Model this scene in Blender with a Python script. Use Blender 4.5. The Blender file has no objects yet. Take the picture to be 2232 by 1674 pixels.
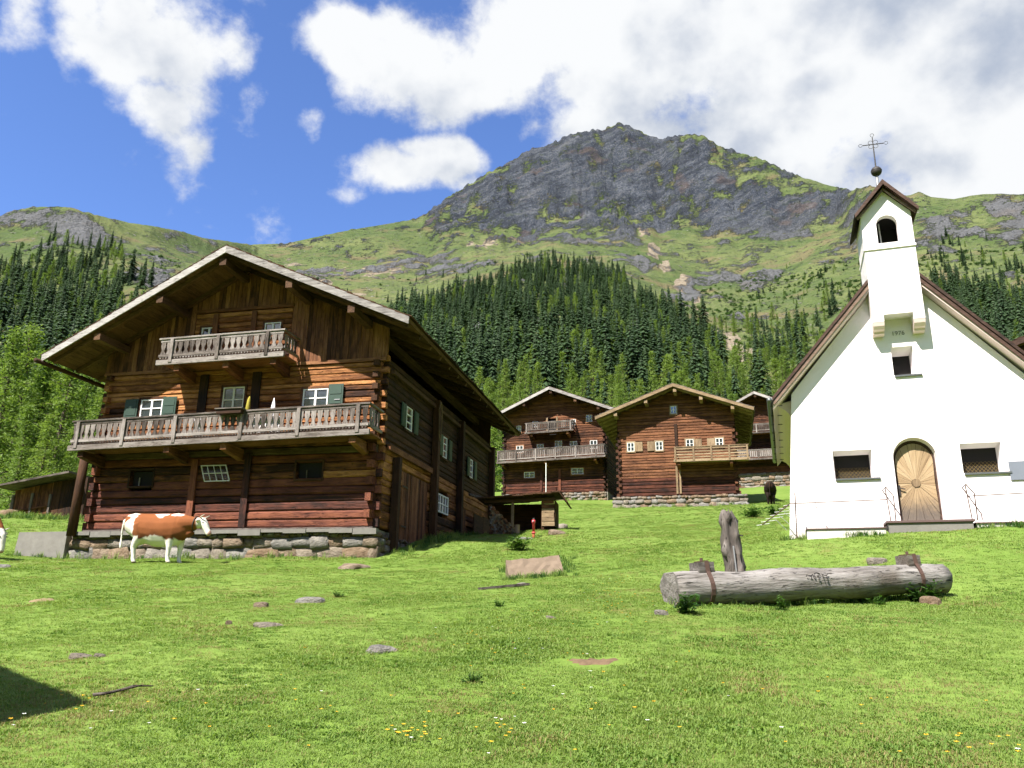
import bpy, bmesh, math, random
import numpy as np
from mathutils import Vector, Matrix, Euler

random.seed(7)
RNG = np.random.default_rng(7)
SC = bpy.context.scene
COL = SC.collection
EYE = 1.6

# ------------------------------------------------------------------ camera
FPX, PW, PH_ = 1750.0, 2232.0, 1674.0
PITCH = math.atan(508 / 1750)
ROLL = 0.012
fwd = np.array([0, math.cos(PITCH), math.sin(PITCH)])
up0 = np.array([0, -math.sin(PITCH), math.cos(PITCH)])
rt0 = np.array([1.0, 0, 0])
RT = rt0 * math.cos(ROLL) + up0 * math.sin(ROLL)
UP = -rt0 * math.sin(ROLL) + up0 * math.cos(ROLL)
cam = bpy.data.cameras.new('camera')
cam.sensor_width = 36.0
cam.lens = FPX / PW * 36.0
cam.clip_start = 0.05
cam.clip_end = 6000
camo = bpy.data.objects.new('camera', cam)
COL.objects.link(camo)
camo.matrix_world = Matrix(((RT[0], UP[0], -fwd[0], 0), (RT[1], UP[1], -fwd[1], 0),
                            (RT[2], UP[2], -fwd[2], EYE), (0, 0, 0, 1)))
SC.camera = camo


def ray(x, y):
    return fwd + RT * ((x - PW / 2) / FPX) - UP * ((y - PH_ / 2) / FPX)


def at(x, y, Y):
    d = ray(x, y)
    p = d * (Y / d[1])
    return np.array([p[0], p[1], p[2] + EYE])


def project(P):
    Q = np.asarray(P, float) - np.array([0, 0, EYE])
    z = Q @ fwd
    z = np.where(np.abs(z) < 1e-6, 1e-6, z)
    return PW / 2 + FPX * (Q @ RT) / z, PH_ / 2 - FPX * (Q @ UP) / z, z


def azel(x, y):
    d = ray(x, y)
    return math.atan2(d[0], d[1]), d[2] / math.hypot(d[0], d[1])


# ------------------------------------------------------------------ sun, sky, exposure
SUN_AZ = math.radians(180 + 39)   # measured clockwise from +Y (north): behind the camera, to the left
SUN_EL = math.radians(52)
sdir = Vector((math.sin(SUN_AZ) * math.cos(SUN_EL), math.cos(SUN_AZ) * math.cos(SUN_EL), math.sin(SUN_EL)))
sun = bpy.data.lights.new('sun', 'SUN')
sun.energy = 5.0
sun.angle = math.radians(0.5)
sun.color = (1.0, 0.95, 0.86)
suno = bpy.data.objects.new('sun', sun)
COL.objects.link(suno)
suno.rotation_euler = sdir.to_track_quat('Z', 'Y').to_euler()
suno.location = (-30, -40, 60)

SC.view_settings.view_transform = 'Standard'
SC.view_settings.look = 'None'
SC.view_settings.gamma = 1.0
SC.view_settings.use_curve_mapping = False
SC.view_settings.exposure = 1.45
SC.cycles.use_denoising = True
SC.cycles.max_bounces = 5
SC.cycles.diffuse_bounces = 2
SC.cycles.use_adaptive_sampling = True
SC.cycles.adaptive_threshold = 0.03
SC.cycles.glossy_bounces = 3
SC.cycles.transmission_bounces = 3
SC.cycles.transparent_max_bounces = 6
SC.cycles.caustics_reflective = False
SC.cycles.caustics_refractive = False


class NT:
    """small helper to write node trees"""

    def __init__(s, tree):
        s.t = tree

    def n(s, typ, **kw):
        nd = s.t.nodes.new(typ)
        for k, v in kw.items():
            setattr(nd, k, v)
        return nd

    def set(s, sock, v):
        if isinstance(v, bpy.types.NodeSocket):
            s.t.links.new(v, sock)
        else:
            sock.default_value = v

    def math(s, op, a, b=None, c=None, clamp=False):
        nd = s.n('ShaderNodeMath', operation=op, use_clamp=clamp)
        s.set(nd.inputs[0], a)
        if b is not None:
            s.set(nd.inputs[1], b)
        if c is not None:
            s.set(nd.inputs[2], c)
        return nd.outputs[0]

    def vmath(s, op, a, b=None, c=None):
        nd = s.n('ShaderNodeVectorMath', operation=op)
        s.set(nd.inputs[0], a)
        if b is not None:
            s.set(nd.inputs[1], b)
        if c is not None:
            s.set(nd.inputs[2], c)
        return nd.outputs['Value'] if op in ('LENGTH', 'DISTANCE', 'DOT_PRODUCT') else nd.outputs[0]

    def noise(s, vec, scale=5.0, detail=4.0, rough=0.5, dist=0.0):
        nd = s.n('ShaderNodeTexNoise')
        s.set(nd.inputs['Vector'], vec)
        nd.inputs['Scale'].default_value = scale
        nd.inputs['Detail'].default_value = detail
        nd.inputs['Roughness'].default_value = rough
        nd.inputs['Distortion'].default_value = dist
        return nd.outputs['Fac']

    def voro(s, vec, scale=5.0, feature='F1'):
        nd = s.n('ShaderNodeTexVoronoi', feature=feature)
        s.set(nd.inputs['Vector'], vec)
        nd.inputs['Scale'].default_value = scale
        return nd

    def smooth(s, v, a, b, lo=0.0, hi=1.0):
        nd = s.n('ShaderNodeMapRange', interpolation_type='SMOOTHSTEP')
        s.set(nd.inputs[0], v)
        for i, k in enumerate((a, b, lo, hi)):
            s.set(nd.inputs[i + 1], k)
        return nd.outputs[0]

    def mix(s, f, a, b, mode='MIX'):
        nd = s.n('ShaderNodeMix', data_type='RGBA', blend_type=mode)
        s.set(nd.inputs[0], f)
        for sock, v in ((nd.inputs[6], a), (nd.inputs[7], b)):
            if isinstance(v, (tuple, list)) and len(v) == 3:
                v = (*v, 1.0)
            s.set(sock, v)
        return nd.outputs[2]

    def ramp(s, f, stops):
        nd = s.n('ShaderNodeValToRGB')
        s.set(nd.inputs[0], f)
        el = nd.color_ramp.elements
        while len(el) < len(stops):
            el.new(0.5)
        for e, (p, c) in zip(el, stops):
            e.position = p
            e.color = (*c, 1.0)
        return nd.outputs[0]

    def bump(s, h, strength=0.5, dist=0.02):
        nd = s.n('ShaderNodeBump')
        s.set(nd.inputs['Height'], h)
        nd.inputs['Strength'].default_value = strength
        nd.inputs['Distance'].default_value = dist
        return nd.outputs[0]


def build_world():
    w = bpy.data.worlds.new('World')
    SC.world = w
    w.use_nodes = True
    t = w.node_tree
    t.nodes.clear()
    N = NT(t)
    sky = N.n('ShaderNodeTexSky', sky_type='NISHITA')
    sky.sun_disc = False
    sky.sun_elevation = SUN_EL
    sky.sun_rotation = SUN_AZ
    sky.altitude = 1800
    sky.air_density = 1.0
    sky.dust_density = 0.3
    sky.ozone_density = 2.5
    co = N.n('ShaderNodeTexCoord').outputs['Generated']
    d = N.vmath('NORMALIZE', co)
    sep = N.n('ShaderNodeSeparateXYZ')
    N.set(sep.inputs[0], d)
    az = N.math('ARCTAN2', sep.outputs[0], sep.outputs[1])
    el = N.math('ARCSINE', sep.outputs[2])
    p = N.n('ShaderNodeCombineXYZ')
    N.set(p.inputs[0], az)
    N.set(p.inputs[1], el)
    p = p.outputs[0]
    warp = N.n('ShaderNodeTexNoise')
    N.set(warp.inputs['Vector'], d)
    warp.inputs['Scale'].default_value = 5.0
    warp.inputs['Detail'].default_value = 1.0
    wv = N.vmath('MULTIPLY', N.vmath('SUBTRACT', warp.outputs['Color'], (0.5, 0.5, 0.5)), (0.13, 0.13, 0.0))
    pw = N.vmath('ADD', p, wv)

    def blobs(lst):
        acc = None
        for (x, y, rx, ry, wgt) in lst:
            a, te = azel(x, y)
            e = math.atan(te)
            q = N.vmath('MULTIPLY', N.vmath('SUBTRACT', pw, (a, e, 0)), (1752 / rx, 1752 / ry, 0))
            v = N.math('MULTIPLY', N.smooth(N.vmath('LENGTH', q), 1.55, 0.1), wgt)
            acc = v if acc is None else N.math('SMOOTH_MAX', acc, v, 0.15)
        return acc
    body = blobs([(10, 60, 80, 100, .85), (150, 60, 100, 110, .85), (260, 90, 130, 110, .85), (400, 130, 140, 100, .75), (500, 110, 70, 70, .7),
                  (380, 250, 90, 70, .85), (450, 220, 80, 60, .65), (565, 190, 60, 50, .5), (470, 320, 45, 40, .5), (40, 240, 45, 40, .45), (150, 180, 60, 40, .5),
                  (760, 70, 130, 100, 1), (900, 90, 190, 140, 1), (1050, 150, 200, 120, 1), (1150, 60, 250, 150, 1.1),
                  (830, 160, 90, 50, .55), (960, 215, 150, 50, .58), (680, 250, 45, 35, .48), (300, 370, 40, 30, .42), (490, 490, 35, 15, .4), (30, 300, 50, 50, .42),
                  (1400, 120, 300, 190, 1.2), (1700, 200, 380, 280, 1.3), (2100, 250, 380, 330, 1.3), (1330, 290, 190, 90, 1.1), (1500, 300, 420, 160, 1.15),
                  (1190, 305, 80, 45, .75), (1950, 400, 420, 130, 1.2), (2450, 200, 400, 400, 1.2), (1900, -120, 800, 260, 1.2),
                  (870, 365, 160, 75, 1.2), (1000, 350, 125, 85, 1.25), (930, 310, 80, 45, .9), (750, 400, 70, 40, .62), (1020, 410, 100, 50, .9)])
    n1 = N.noise(N.vmath('MULTIPLY', d, (1.0, 1.0, 1.15)), 6.5, 8.0, 0.60)
    # the same billows a little nearer the sun: the difference shades each puff
    noff = N.noise(N.vmath('MULTIPLY', N.vmath('ADD', d, (-0.030, -0.01, 0.055)), (1.0, 1.0, 1.15)), 6.5, 4.0, 0.60)
    n2 = N.noise(d, 2.2, 2.0, 0.5)
    # the open sky beyond the frame carries broken cumulus too, its cover raised for neutral fill light
    oaz = N.smooth(N.math('ABSOLUTE', az), 0.75, 1.1)
    oel = N.smooth(el, 0.85, 1.1)
    out = N.math('MAXIMUM', oaz, oel)
    far = N.math('MULTIPLY', N.smooth(n2, 0.43, 0.64), out)
    dens = N.math('MAXIMUM', body, far)
    dens = N.math('ADD', dens, N.math('MULTIPLY', N.math('SUBTRACT', n1, 0.5), 3.0))
    alpha = N.smooth(dens, 0.26, 0.82)
    grey = blobs([(1450, 60, 200, 110, .5), (1800, 30, 320, 110, .95), (2200, 60, 220, 130, 1.0), (1500, 230, 250, 90, .55),
                  (1300, 200, 180, 60, .4), (1750, 210, 120, 50, .5), (2050, 380, 260, 50, .35), (1600, 330, 250, 60, .5),
                  (1000, 400, 130, 45, .4)])
    n3 = N.noise(d, 5.0, 3.0, 0.55)
    g = N.math('ADD', N.math('MULTIPLY', grey, 0.75), N.math('MULTIPLY', N.math('SUBTRACT', n3, 0.5), 1.7))
    g = N.math('ADD', g, N.math('MULTIPLY', far, 0.2))
    g = N.math('ADD', g, N.math('MULTIPLY', N.math('SUBTRACT', noff, n1), 1.5))
    g = N.smooth(g, 0.0, 0.85)
    cloud = N.mix(g, (5.6, 5.7, 5.8), (2.6, 3.0, 3.75))
    skyc = N.mix(1.0, sky.outputs[0], (1.08, 1.24, 1.62), 'MULTIPLY')
    colr = N.mix(alpha, skyc, cloud)
    bg = N.n('ShaderNodeBackground')
    N.set(bg.inputs['Color'], colr)
    bg.inputs['Strength'].default_value = 0.063
    o = N.n('ShaderNodeOutputWorld')
    t.links.new(bg.outputs[0], o.inputs[0])
    w.cycles.sampling_method = 'MANUAL'
    w.cycles.sample_map_resolution = 512


build_world()

# ------------------------------------------------------------------ materials
MAT = {}
ALB = 0.73      # surface colours below were picked for a darker exposure


def new_mat(name):
    m = bpy.data.materials.new(name)
    m.use_nodes = True
    t = m.node_tree
    t.nodes.clear()
    N = NT(t)
    b = N.n('ShaderNodeBsdfPrincipled')
    o = N.n('ShaderNodeOutputMaterial')
    t.links.new(b.outputs[0], o.inputs[0])
    MAT[name] = m
    return m, N, b, o


def wood(name, dark, mid, light, axis='x', rough=0.8, grain=14.0, bump=0.5, var=0.35, hi=None):
    m, N, b, o = new_mat(name)
    dark, mid, light = [tuple(x * .82 for x in q) for q in (dark, mid, light)]
    tc = N.n('ShaderNodeTexCoord').outputs['Object']
    oi = N.n('ShaderNodeObjectInfo')
    off = N.vmath('MULTIPLY', N.vmath('ADD', oi.outputs['Random'], (0, 0, 0)), (37.0, 17.0, 23.0))
    v = N.vmath('ADD', tc, off)
    st = {'x': (0.12, 1, 1), 'y': (1, 0.12, 1), 'z': (1, 1, 0.12)}[axis]
    sv = N.vmath('MULTIPLY', v, st)
    f1 = N.noise(sv, grain, 6, 0.65, 0.4)
    f2 = N.noise(v, 1.3, 4, 0.6)
    f3 = N.noise(sv, grain * 3.5, 3, 0.6)
    f = N.math('ADD', N.math('MULTIPLY', f1, 0.6), N.math('MULTIPLY', f2, 0.4))
    geo = N.n('ShaderNodeNewGeometry')
    f = N.math('ADD', f, N.math('MULTIPLY', N.math('SUBTRACT', oi.outputs['Random'], 0.5), var * 0.6))
    f = N.math('ADD', f, N.math('MULTIPLY', N.math('SUBTRACT', geo.outputs['Random Per Island'], 0.5), 0.16))
    c = N.ramp(f, [(0.34, dark), (0.52, mid), (0.76, light)])
    crack = N.smooth(f3, 0.60, 0.68)
    c = N.mix(N.math('MULTIPLY', crack, 0.75), c, tuple(x * 0.25 for x in dark))
    if hi is not None:   # grey weathered patches
        c = N.mix(N.math('MULTIPLY', N.smooth(N.noise(v, 0.9, 5, 0.6), 0.55, 0.72), 0.7), c, hi)
    N.set(b.inputs['Base Color'], c)
    b.inputs['Roughness'].default_value = rough
    b.inputs['Specular IOR Level'].default_value = 0.25
    h = N.math('SUBTRACT', N.math('ADD', f1, N.math('MULTIPLY', f3, 0.4)), N.math('MULTIPLY', crack, 0.5))
    N.set(b.inputs['Normal'], N.bump(h, bump, 0.03))
    return m


for ax in 'xyz':
    wood('log_' + ax, (0.030, 0.0105, 0.005), (0.215, 0.080, 0.027), (0.60, 0.275, 0.10), ax, 0.8, 13, 1.0, 0.55)
    wood('redlog_' + ax, (0.022, 0.008, 0.006), (0.110, 0.032, 0.019), (0.27, 0.090, 0.045), ax, 0.75, 11, 1.0, 0.55)
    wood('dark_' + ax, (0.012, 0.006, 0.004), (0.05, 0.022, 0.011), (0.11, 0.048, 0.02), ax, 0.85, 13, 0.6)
    wood('grey_' + ax, (0.045, 0.034, 0.028), (0.175, 0.145, 0.130), (0.36, 0.32, 0.30), ax, 0.88, 16, 0.7, 0.5)
    wood('oldlog_' + ax, (0.014, 0.006, 0.004), (0.085, 0.033, 0.017), (0.25, 0.105, 0.050), ax, 0.85, 12, 1.0, 0.5)
    wood('oldred_' + ax, (0.014, 0.006, 0.005), (0.080, 0.025, 0.015), (0.22, 0.075, 0.040), ax, 0.85, 12, 1.0, 0.5)
    wood('plank_' + ax, (0.05, 0.019, 0.009), (0.18, 0.072, 0.032), (0.36, 0.170, 0.080), ax, 0.82, 14, 0.6, 0.5)
    wood('pale_' + ax, (0.13, 0.085, 0.05), (0.28, 0.195, 0.115), (0.44, 0.33, 0.21), ax, 0.8, 12, 0.4)
    wood('soffit_' + ax, (0.028, 0.013, 0.007), (0.080, 0.040, 0.021), (0.17, 0.090, 0.048), ax, 0.85, 12, 0.4, 0.5)  # darkened so the shade under the eaves sits in the wood colour
wood('verge_grey', (0.12, 0.105, 0.10), (0.32, 0.295, 0.285), (0.52, 0.49, 0.48), 'x', 0.85, 14, 0.4)
wood('mosslog_x', (0.03, 0.016, 0.010), (0.095, 0.060, 0.036), (0.20, 0.150, 0.100), 'x', 0.9, 12, 0.7)
wood('trough_wood', (0.045, 0.036, 0.030), (0.215, 0.195, 0.18), (0.40, 0.375, 0.36), 'x', 0.9, 11, 1.0, 0.1, (0.085, 0.066, 0.05))
wood('verge_brown', (0.022, 0.011, 0.008), (0.060, 0.030, 0.021), (0.11, 0.062, 0.046), 'x', 0.7, 12, 0.5)
wood('verge_pale', (0.10, 0.06, 0.045), (0.20, 0.13, 0.10), (0.30, 0.22, 0.18), 'x', 0.8, 12, 0.4)
wood('post_wood', (0.03, 0.024, 0.02), (0.16, 0.135, 0.12), (0.38, 0.35, 0.325), 'z', 0.85, 8, 1.0, 0.1, (0.16, 0.09, 0.05))


def flat(name, col, rough=0.6, var=0.15, scale=8.0, bump=0.1, metal=0.0, spec=0.5):
    m, N, b, o = new_mat(name)
    if name not in ('white_paint', 'cream_paint', 'white_cloth', 'plaster_warm', 'petal_white', 'petal_yellow', 'red_paint'):
        col = tuple(x * ALB for x in col)
    tc = N.n('ShaderNodeTexCoord').outputs['Object']
    oi = N.n('ShaderNodeObjectInfo')
    f = N.noise(tc, scale, 6, 0.6)
    f = N.math('ADD', f, N.math('MULTIPLY', N.math('SUBTRACT', oi.outputs['Random'], 0.5), 0.4))
    c = N.mix(f, tuple(x * (1 - var) for x in col), tuple(min(1, x * (1 + var)) for x in col))
    N.set(b.inputs['Base Color'], c)
    b.inputs['Roughness'].default_value = rough
    b.inputs['Metallic'].default_value = metal
    b.inputs['Specular IOR Level'].default_value = spec
    if bump:
        N.set(b.inputs['Normal'], N.bump(N.noise(tc, scale * 4, 5, 0.6), bump, 0.01))
    return m




def plaster_mat():
    m, N, b, o = new_mat('plaster')
    tc = N.n('ShaderNodeTexCoord').outputs['Object']
    c = N.mix(N.noise(tc, 1.6, 5, .6), (0.80, 0.735, 0.75), (0.87, 0.805, 0.825))
    sx = N.n('ShaderNodeSeparateXYZ')
    N.set(sx.inputs[0], tc)
    n = N.noise(N.vmath('MULTIPLY', tc, (3.0, 3.0, .5)), 2.2, 5, .65)
    streak = N.math('MULTIPLY', N.smooth(n, .58, .72), .28)
    c = N.mix(streak, c, (0.50, 0.47, 0.42))
    damp = N.smooth(N.math('ADD', sx.outputs[2], N.math('MULTIPLY', N.noise(tc, 3.5, 5, .65), -.55)), .06, -.16)
    c = N.mix(N.math('MULTIPLY', damp, .65), c, (0.36, 0.34, 0.28))
    N.set(b.inputs['Base Color'], c)
    b.inputs['Roughness'].default_value = .92
    b.inputs['Specular IOR Level'].default_value = .15
    N.set(b.inputs['Normal'], N.bump(N.noise(tc, 3.0, 6, .6), .35, .06))


plaster_mat()
flat('plaster_warm', (0.70, 0.56, 0.54), 0.9, 0.04, 3, 0.15, 0, 0.2)
flat('white_paint', (0.72, 0.72, 0.70), 0.6, 0.12, 9, 0.1)
flat('cream_paint', (0.66, 0.63, 0.52), 0.7, 0.15, 9, 0.1)
flat('green_paint', (0.022, 0.06, 0.038), 0.55, 0.35, 7, 0.15)
flat('red_paint', (0.48, 0.035, 0.045), 0.45, 0.2, 10, 0.05)
flat('iron', (0.045, 0.038, 0.036), 0.6, 0.4, 20, 0.2, 0.0, 0.3)
flat('rust_iron', (0.11, 0.06, 0.045), 0.75, 0.35, 20, 0.3, 0.2)
flat('sheet_metal', (0.16, 0.17, 0.17), 0.45, 0.25, 6, 0.08, 0.6)
flat('galv', (0.36, 0.36, 0.37), 0.5, 0.15, 8, 0.05, 0.5)
flat('room_shade', (0.012, 0.010, 0.009), 0.95, 0.2, 4, 0)  # near-black colour that paints the shade of unlit rooms
flat('white_cloth', (0.75, 0.72, 0.74), 0.9, 0.06, 8, 0)
flat('yellow_cloth', (0.36, 0.30, 0.03), 0.9, 0.2, 8, 0)
flat('orange_clay', (0.42, 0.13, 0.04), 0.9, 0.2, 8, 0)
flat('concrete', (0.235, 0.22, 0.20), 0.95, 0.32, 5, 0.6, 0, 0.2)
flat('tan_slab', (0.235, 0.175, 0.125), 0.95, 0.3, 7, 0.7, 0, 0.2)
flat('mortar', (0.26, 0.235, 0.205), 0.95, 0.3, 8, 0.6, 0, 0.2)
flat('coping', (0.12, 0.07, 0.065), 0.75, 0.2, 12, 0.1)
flat('straw', (0.27, 0.20, 0.10), 0.95, 0.25, 12, 0)
flat('dirt', (0.20, 0.135, 0.085), 1.0, 0.35, 12, 0.8, 0, 0.1)
flat('lettering', (0.30, 0.29, 0.27), 0.9, 0.1, 12, 0)
flat('carving', (0.035, 0.028, 0.025), 0.95, 0.1, 12, 0)
flat('lattice_gold', (0.17, 0.11, 0.015), 0.6, 0.1, 12, 0)
flat('horn', (0.55, 0.50, 0.40), 0.5, 0.15, 12, 0)
flat('petal_yellow', (0.72, 0.42, 0.02), 0.7, 0.12, 9, 0)
flat('petal_white', (0.72, 0.72, 0.70), 0.7, 0.1, 9, 0)


def stone_mat(name, a, bcol, c):
    m, N, b, o = new_mat(name)
    tc = N.n('ShaderNodeTexCoord').outputs['Object']
    oi = N.n('ShaderNodeObjectInfo')
    v = N.vmath('ADD', tc, N.vmath('MULTIPLY', oi.outputs['Random'], (31, 11, 53)))
    f = N.noise(v, 2.2, 6, 0.65, 0.5)
    tone = N.mix(N.smooth(oi.outputs['Random'], 0.25, 0.8), a, bcol)
    tone = N.mix(N.smooth(N.math('FRACT', N.math('MULTIPLY', oi.outputs['Random'], 7.3)), 0.6, 0.9), tone, c)
    col = N.mix(N.smooth(f, 0.3, 0.7), N.mix(0.45, tone, (0.04, 0.035, 0.03)), N.mix(0.22, tone, (0.55, 0.51, 0.45)))
    col = N.mix(1.0, col, (ALB * 1.02, ALB * .98, ALB * .92), 'MULTIPLY')
    N.set(b.inputs['Base Color'], col)
    b.inputs['Roughness'].default_value = 0.92
    b.inputs['Specular IOR Level'].default_value = 0.2
    N.set(b.inputs['Normal'], N.bump(N.noise(v, 6, 8, 0.65), 0.8, 0.12))
    return m


stone_mat('stone', (0.27, 0.24, 0.205), (0.25, 0.165, 0.10), (0.26, 0.26, 0.26))


def glass_mat():
    m, N, b, o = new_mat('glass')
    b.inputs['Base Color'].default_value = (0.02, 0.028, 0.035, 1)
    b.inputs['Roughness'].default_value = 0.06
    b.inputs['Specular IOR Level'].default_value = 1.0
    b.inputs['IOR'].default_value = 1.9
    tc = N.n('ShaderNodeTexCoord').outputs['Object']
    N.set(b.inputs['Normal'], N.bump(N.noise(tc, 3.0, 2, 0.5), 0.06, 0.02))


glass_mat()


def old_glass():
    m, N, b, o = new_mat('old_glass')
    t = m.node_tree
    b.inputs['Base Color'].default_value = (0.05, 0.05, 0.05, 1)
    b.inputs['Roughness'].default_value = 0.08
    tr = N.n('ShaderNodeBsdfTransparent')
    mx = N.n('ShaderNodeMixShader')
    mx.inputs[0].default_value = 0.78
    t.links.new(b.outputs[0], mx.inputs[1])
    t.links.new(tr.outputs[0], mx.inputs[2])
    t.links.new(mx.outputs[0], o.inputs[0])


old_glass()


def leaf_mat(name, dark, light, trans=0.3, rough=0.6, var=1.0):
    m, N, b, o = new_mat(name)
    dark, light = [tuple(x * ALB for x in q) for q in (dark, light)]
    t = m.node_tree
    oi = N.n('ShaderNodeObjectInfo')
    geo = N.n('ShaderNodeNewGeometry')
    f = N.math('ADD', N.math('MULTIPLY', oi.outputs['Random'], 0.6 * var), N.math('MULTIPLY', geo.outputs['Random Per Island'], 0.4))
    c = N.mix(f, dark, light)
    N.set(b.inputs['Base Color'], c)
    b.inputs['Roughness'].default_value = rough
    b.inputs['Specular IOR Level'].default_value = 0.2
    tr = N.n('ShaderNodeBsdfTranslucent')
    N.set(tr.inputs[0], N.mix(1.0, c, (1.2, 1.25, 0.6), 'MULTIPLY'))
    mx = N.n('ShaderNodeMixShader')
    mx.inputs[0].default_value = trans
    t.links.new(b.outputs[0], mx.inputs[1])
    t.links.new(tr.outputs[0], mx.inputs[2])
    t.links.new(mx.outputs[0], o.inputs[0])
    return m


leaf_mat('spruce_leaf', (0.026, 0.058, 0.026), (0.085, 0.145, 0.055), 0.28)
leaf_mat('larch_leaf', (0.140, 0.230, 0.050), (0.270, 0.370, 0.090), 0.45)
leaf_mat('shrub_leaf', (0.035, 0.085, 0.015), (0.08, 0.16, 0.025), 0.3)
leaf_mat('grass_leaf', (0.192, 0.300, 0.056), (0.320, 0.420, 0.118), 0.42, 0.6)
leaf_mat('dry_leaf', (0.24, 0.20, 0.075), (0.36, 0.30, 0.13), 0.35, 0.7)
leaf_mat('clover_leaf', (0.13, 0.24, 0.045), (0.22, 0.34, 0.07), 0.4, 0.6)
leaf_mat('weed_leaf', (0.045, 0.12, 0.025), (0.10, 0.20, 0.04), 0.35, 0.5)
flat('bark', (0.07, 0.05, 0.038), 0.95, 0.3, 12, 0.5)
flat('larch_bark', (0.10, 0.075, 0.055), 0.95, 0.3, 12, 0.5)


# ------------------------------------------------------------------ mesh helpers
class MB:
    def __init__(s):
        s.v, s.f = [], []

    def add(s, vs, fs):
        o = len(s.v)
        s.v.extend([tuple(map(float, p)) for p in vs])
        s.f.extend([tuple(i + o for i in f) for f in fs])
        return s

    def box(s, x0, x1, y0, y1, z0, z1):
        x0, x1 = min(x0, x1), max(x0, x1)
        y0, y1 = min(y0, y1), max(y0, y1)
        z0, z1 = min(z0, z1), max(z0, z1)
        return s.add([(x0, y0, z0), (x1, y0, z0), (x1, y1, z0), (x0, y1, z0), (x0, y0, z1), (x1, y0, z1), (x1, y1, z1), (x0, y1, z1)],
                     [(0, 3, 2, 1), (4, 5, 6, 7), (0, 1, 5, 4), (1, 2, 6, 5), (2, 3, 7, 6), (3, 0, 4, 7)])

    def prism(s, poly, y0, y1):
        """polygon in (x,z), counter-clockwise seen from -y, extruded y0..y1"""
        n = len(poly)
        vs = [(x, y0, z) for x, z in poly] + [(x, y1, z) for x, z in poly]
        fs = [tuple(range(n)), tuple(range(2 * n - 1, n - 1, -1))]
        fs += [(i, i + n, (i + 1) % n + n, (i + 1) % n) for i in range(n)]
        return s.add(vs, fs)

    def tube(s, pts, rad, n=8, cap=True):
        pts = [Vector(p) for p in pts]
        if not hasattr(rad, '__len__'):
            rad = [rad] * len(pts)
        o = len(s.v)
        prev = None
        for i, p in enumerate(pts):
            a = pts[max(0, i - 1)]
            b = pts[min(len(pts) - 1, i + 1)]
            d = (b - a).normalized()
            if prev is None:
                x = d.orthogonal().normalized()
            else:
                x = (prev - d * prev.dot(d)).normalized()
            prev = x
            y = d.cross(x)
            r = rad[i]
            rx, ry = (r if hasattr(r, '__len__') else (r, r))
            for k in range(n):
                t = 2 * math.pi * k / n
                s.v.append(tuple(p + x * rx * math.cos(t) + y * ry * math.sin(t)))
        for i in range(len(pts) - 1):
            for k in range(n):
                s.f.append((o + i * n + k, o + i * n + (k + 1) % n, o + (i + 1) * n + (k + 1) % n, o + (i + 1) * n + k))
        if cap:
            s.f.append(tuple(o + k for k in range(n - 1, -1, -1)))
            e = o + (len(pts) - 1) * n
            s.f.append(tuple(e + k for k in range(n)))
        return s

    def beam(s, a, b, w, h, up=(0, 0, 1)):
        """rectangular bar from a to b, w wide, h tall"""
        a, b = Vector(a), Vector(b)
        d = (b - a).normalized()
        u = Vector(up)
        sx = d.cross(u).normalized()
        uz = sx.cross(d).normalized()
        vs = []
        for p in (a, b):
            for i, j in ((-1, -1), (1, -1), (1, 1), (-1, 1)):
                vs.append(p + sx * (i * w / 2) + uz * (j * h / 2))
        return s.add(vs, [(0, 3, 2, 1), (4, 5, 6, 7), (0, 1, 5, 4), (1, 2, 6, 5), (2, 3, 7, 6), (3, 0, 4, 7)])

    def mesh(s, name, mat, smooth=False):
        me = bpy.data.meshes.new(name)
        me.from_pydata(s.v, [], s.f)
        mats = mat if isinstance(mat, (list, tuple)) else [mat]
        for m in mats:
            me.materials.append(MAT[m])
        if smooth:
            me.polygons.foreach_set('use_smooth', [True] * len(me.polygons))
        me.update()
        return me

    def obj(s, name, mat, parent=None, smooth=False, loc=None):
        return link(name, s.mesh(name, mat, smooth), parent, loc)


def link(name, data, parent=None, loc=None, rot=None, scale=None):
    o = bpy.data.objects.new(name, data)
    COL.objects.link(o)
    if parent is not None:
        o.parent = parent
    if loc is not None:
        o.location = loc
    if rot is not None:
        o.rotation_euler = rot
    if scale is not None:
        o.scale = scale
    return o


def tag(o, label=None, cat=None, group=None, kind=None):
    if label:
        o['label'] = label
    if cat:
        o['category'] = cat
    if group:
        o['group'] = group
    if kind:
        o['kind'] = kind
    elif cat:
        o['kind'] = 'thing'
    return o


def thing(name, label, cat, loc=(0, 0, 0), rz=0.0, group=None):
    o = link(name, None, None, loc, (0, 0, rz))
    o.empty_display_size = 0.3
    return tag(o, label, cat, group)


def stuff(o):
    o['kind'] = 'stuff'
    return o


class Frame:
    def __init__(s, O, ang):
        a = math.radians(ang)
        s.O = np.array(O, float)
        s.rz = -a
        s.u = np.array([math.cos(a), -math.sin(a), 0])
        s.v = np.array([math.sin(a), math.cos(a), 0])

    def w(s, x, y, z):
        return s.O + s.u * x + s.v * y + np.array([0, 0, z])


FR_MAIN = Frame(at(822, 1148, 23.5), 12.5)
FR_CHAPEL = Frame(at(1718, 1173, 19.5), 18.5)
FR_B = Frame(at(1348.4, 1083, 55), 15)
FR_A = Frame(at(1095.4, 1078.4, 68), 17)
FR_C = Frame(at(1560, 1035, 80), 20)


# ------------------------------------------------------------------ noise in numpy
def _hash(ix, iy, seed):
    h = (ix.astype(np.int64) * 374761393 + iy.astype(np.int64) * 668265263 + seed * 1442695041) & 0x7fffffff
    h = ((h ^ (h >> 13)) * 1274126177) & 0x7fffffff
    h = h ^ (h >> 16)
    return (h & 0xffff) / 65535.0


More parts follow.
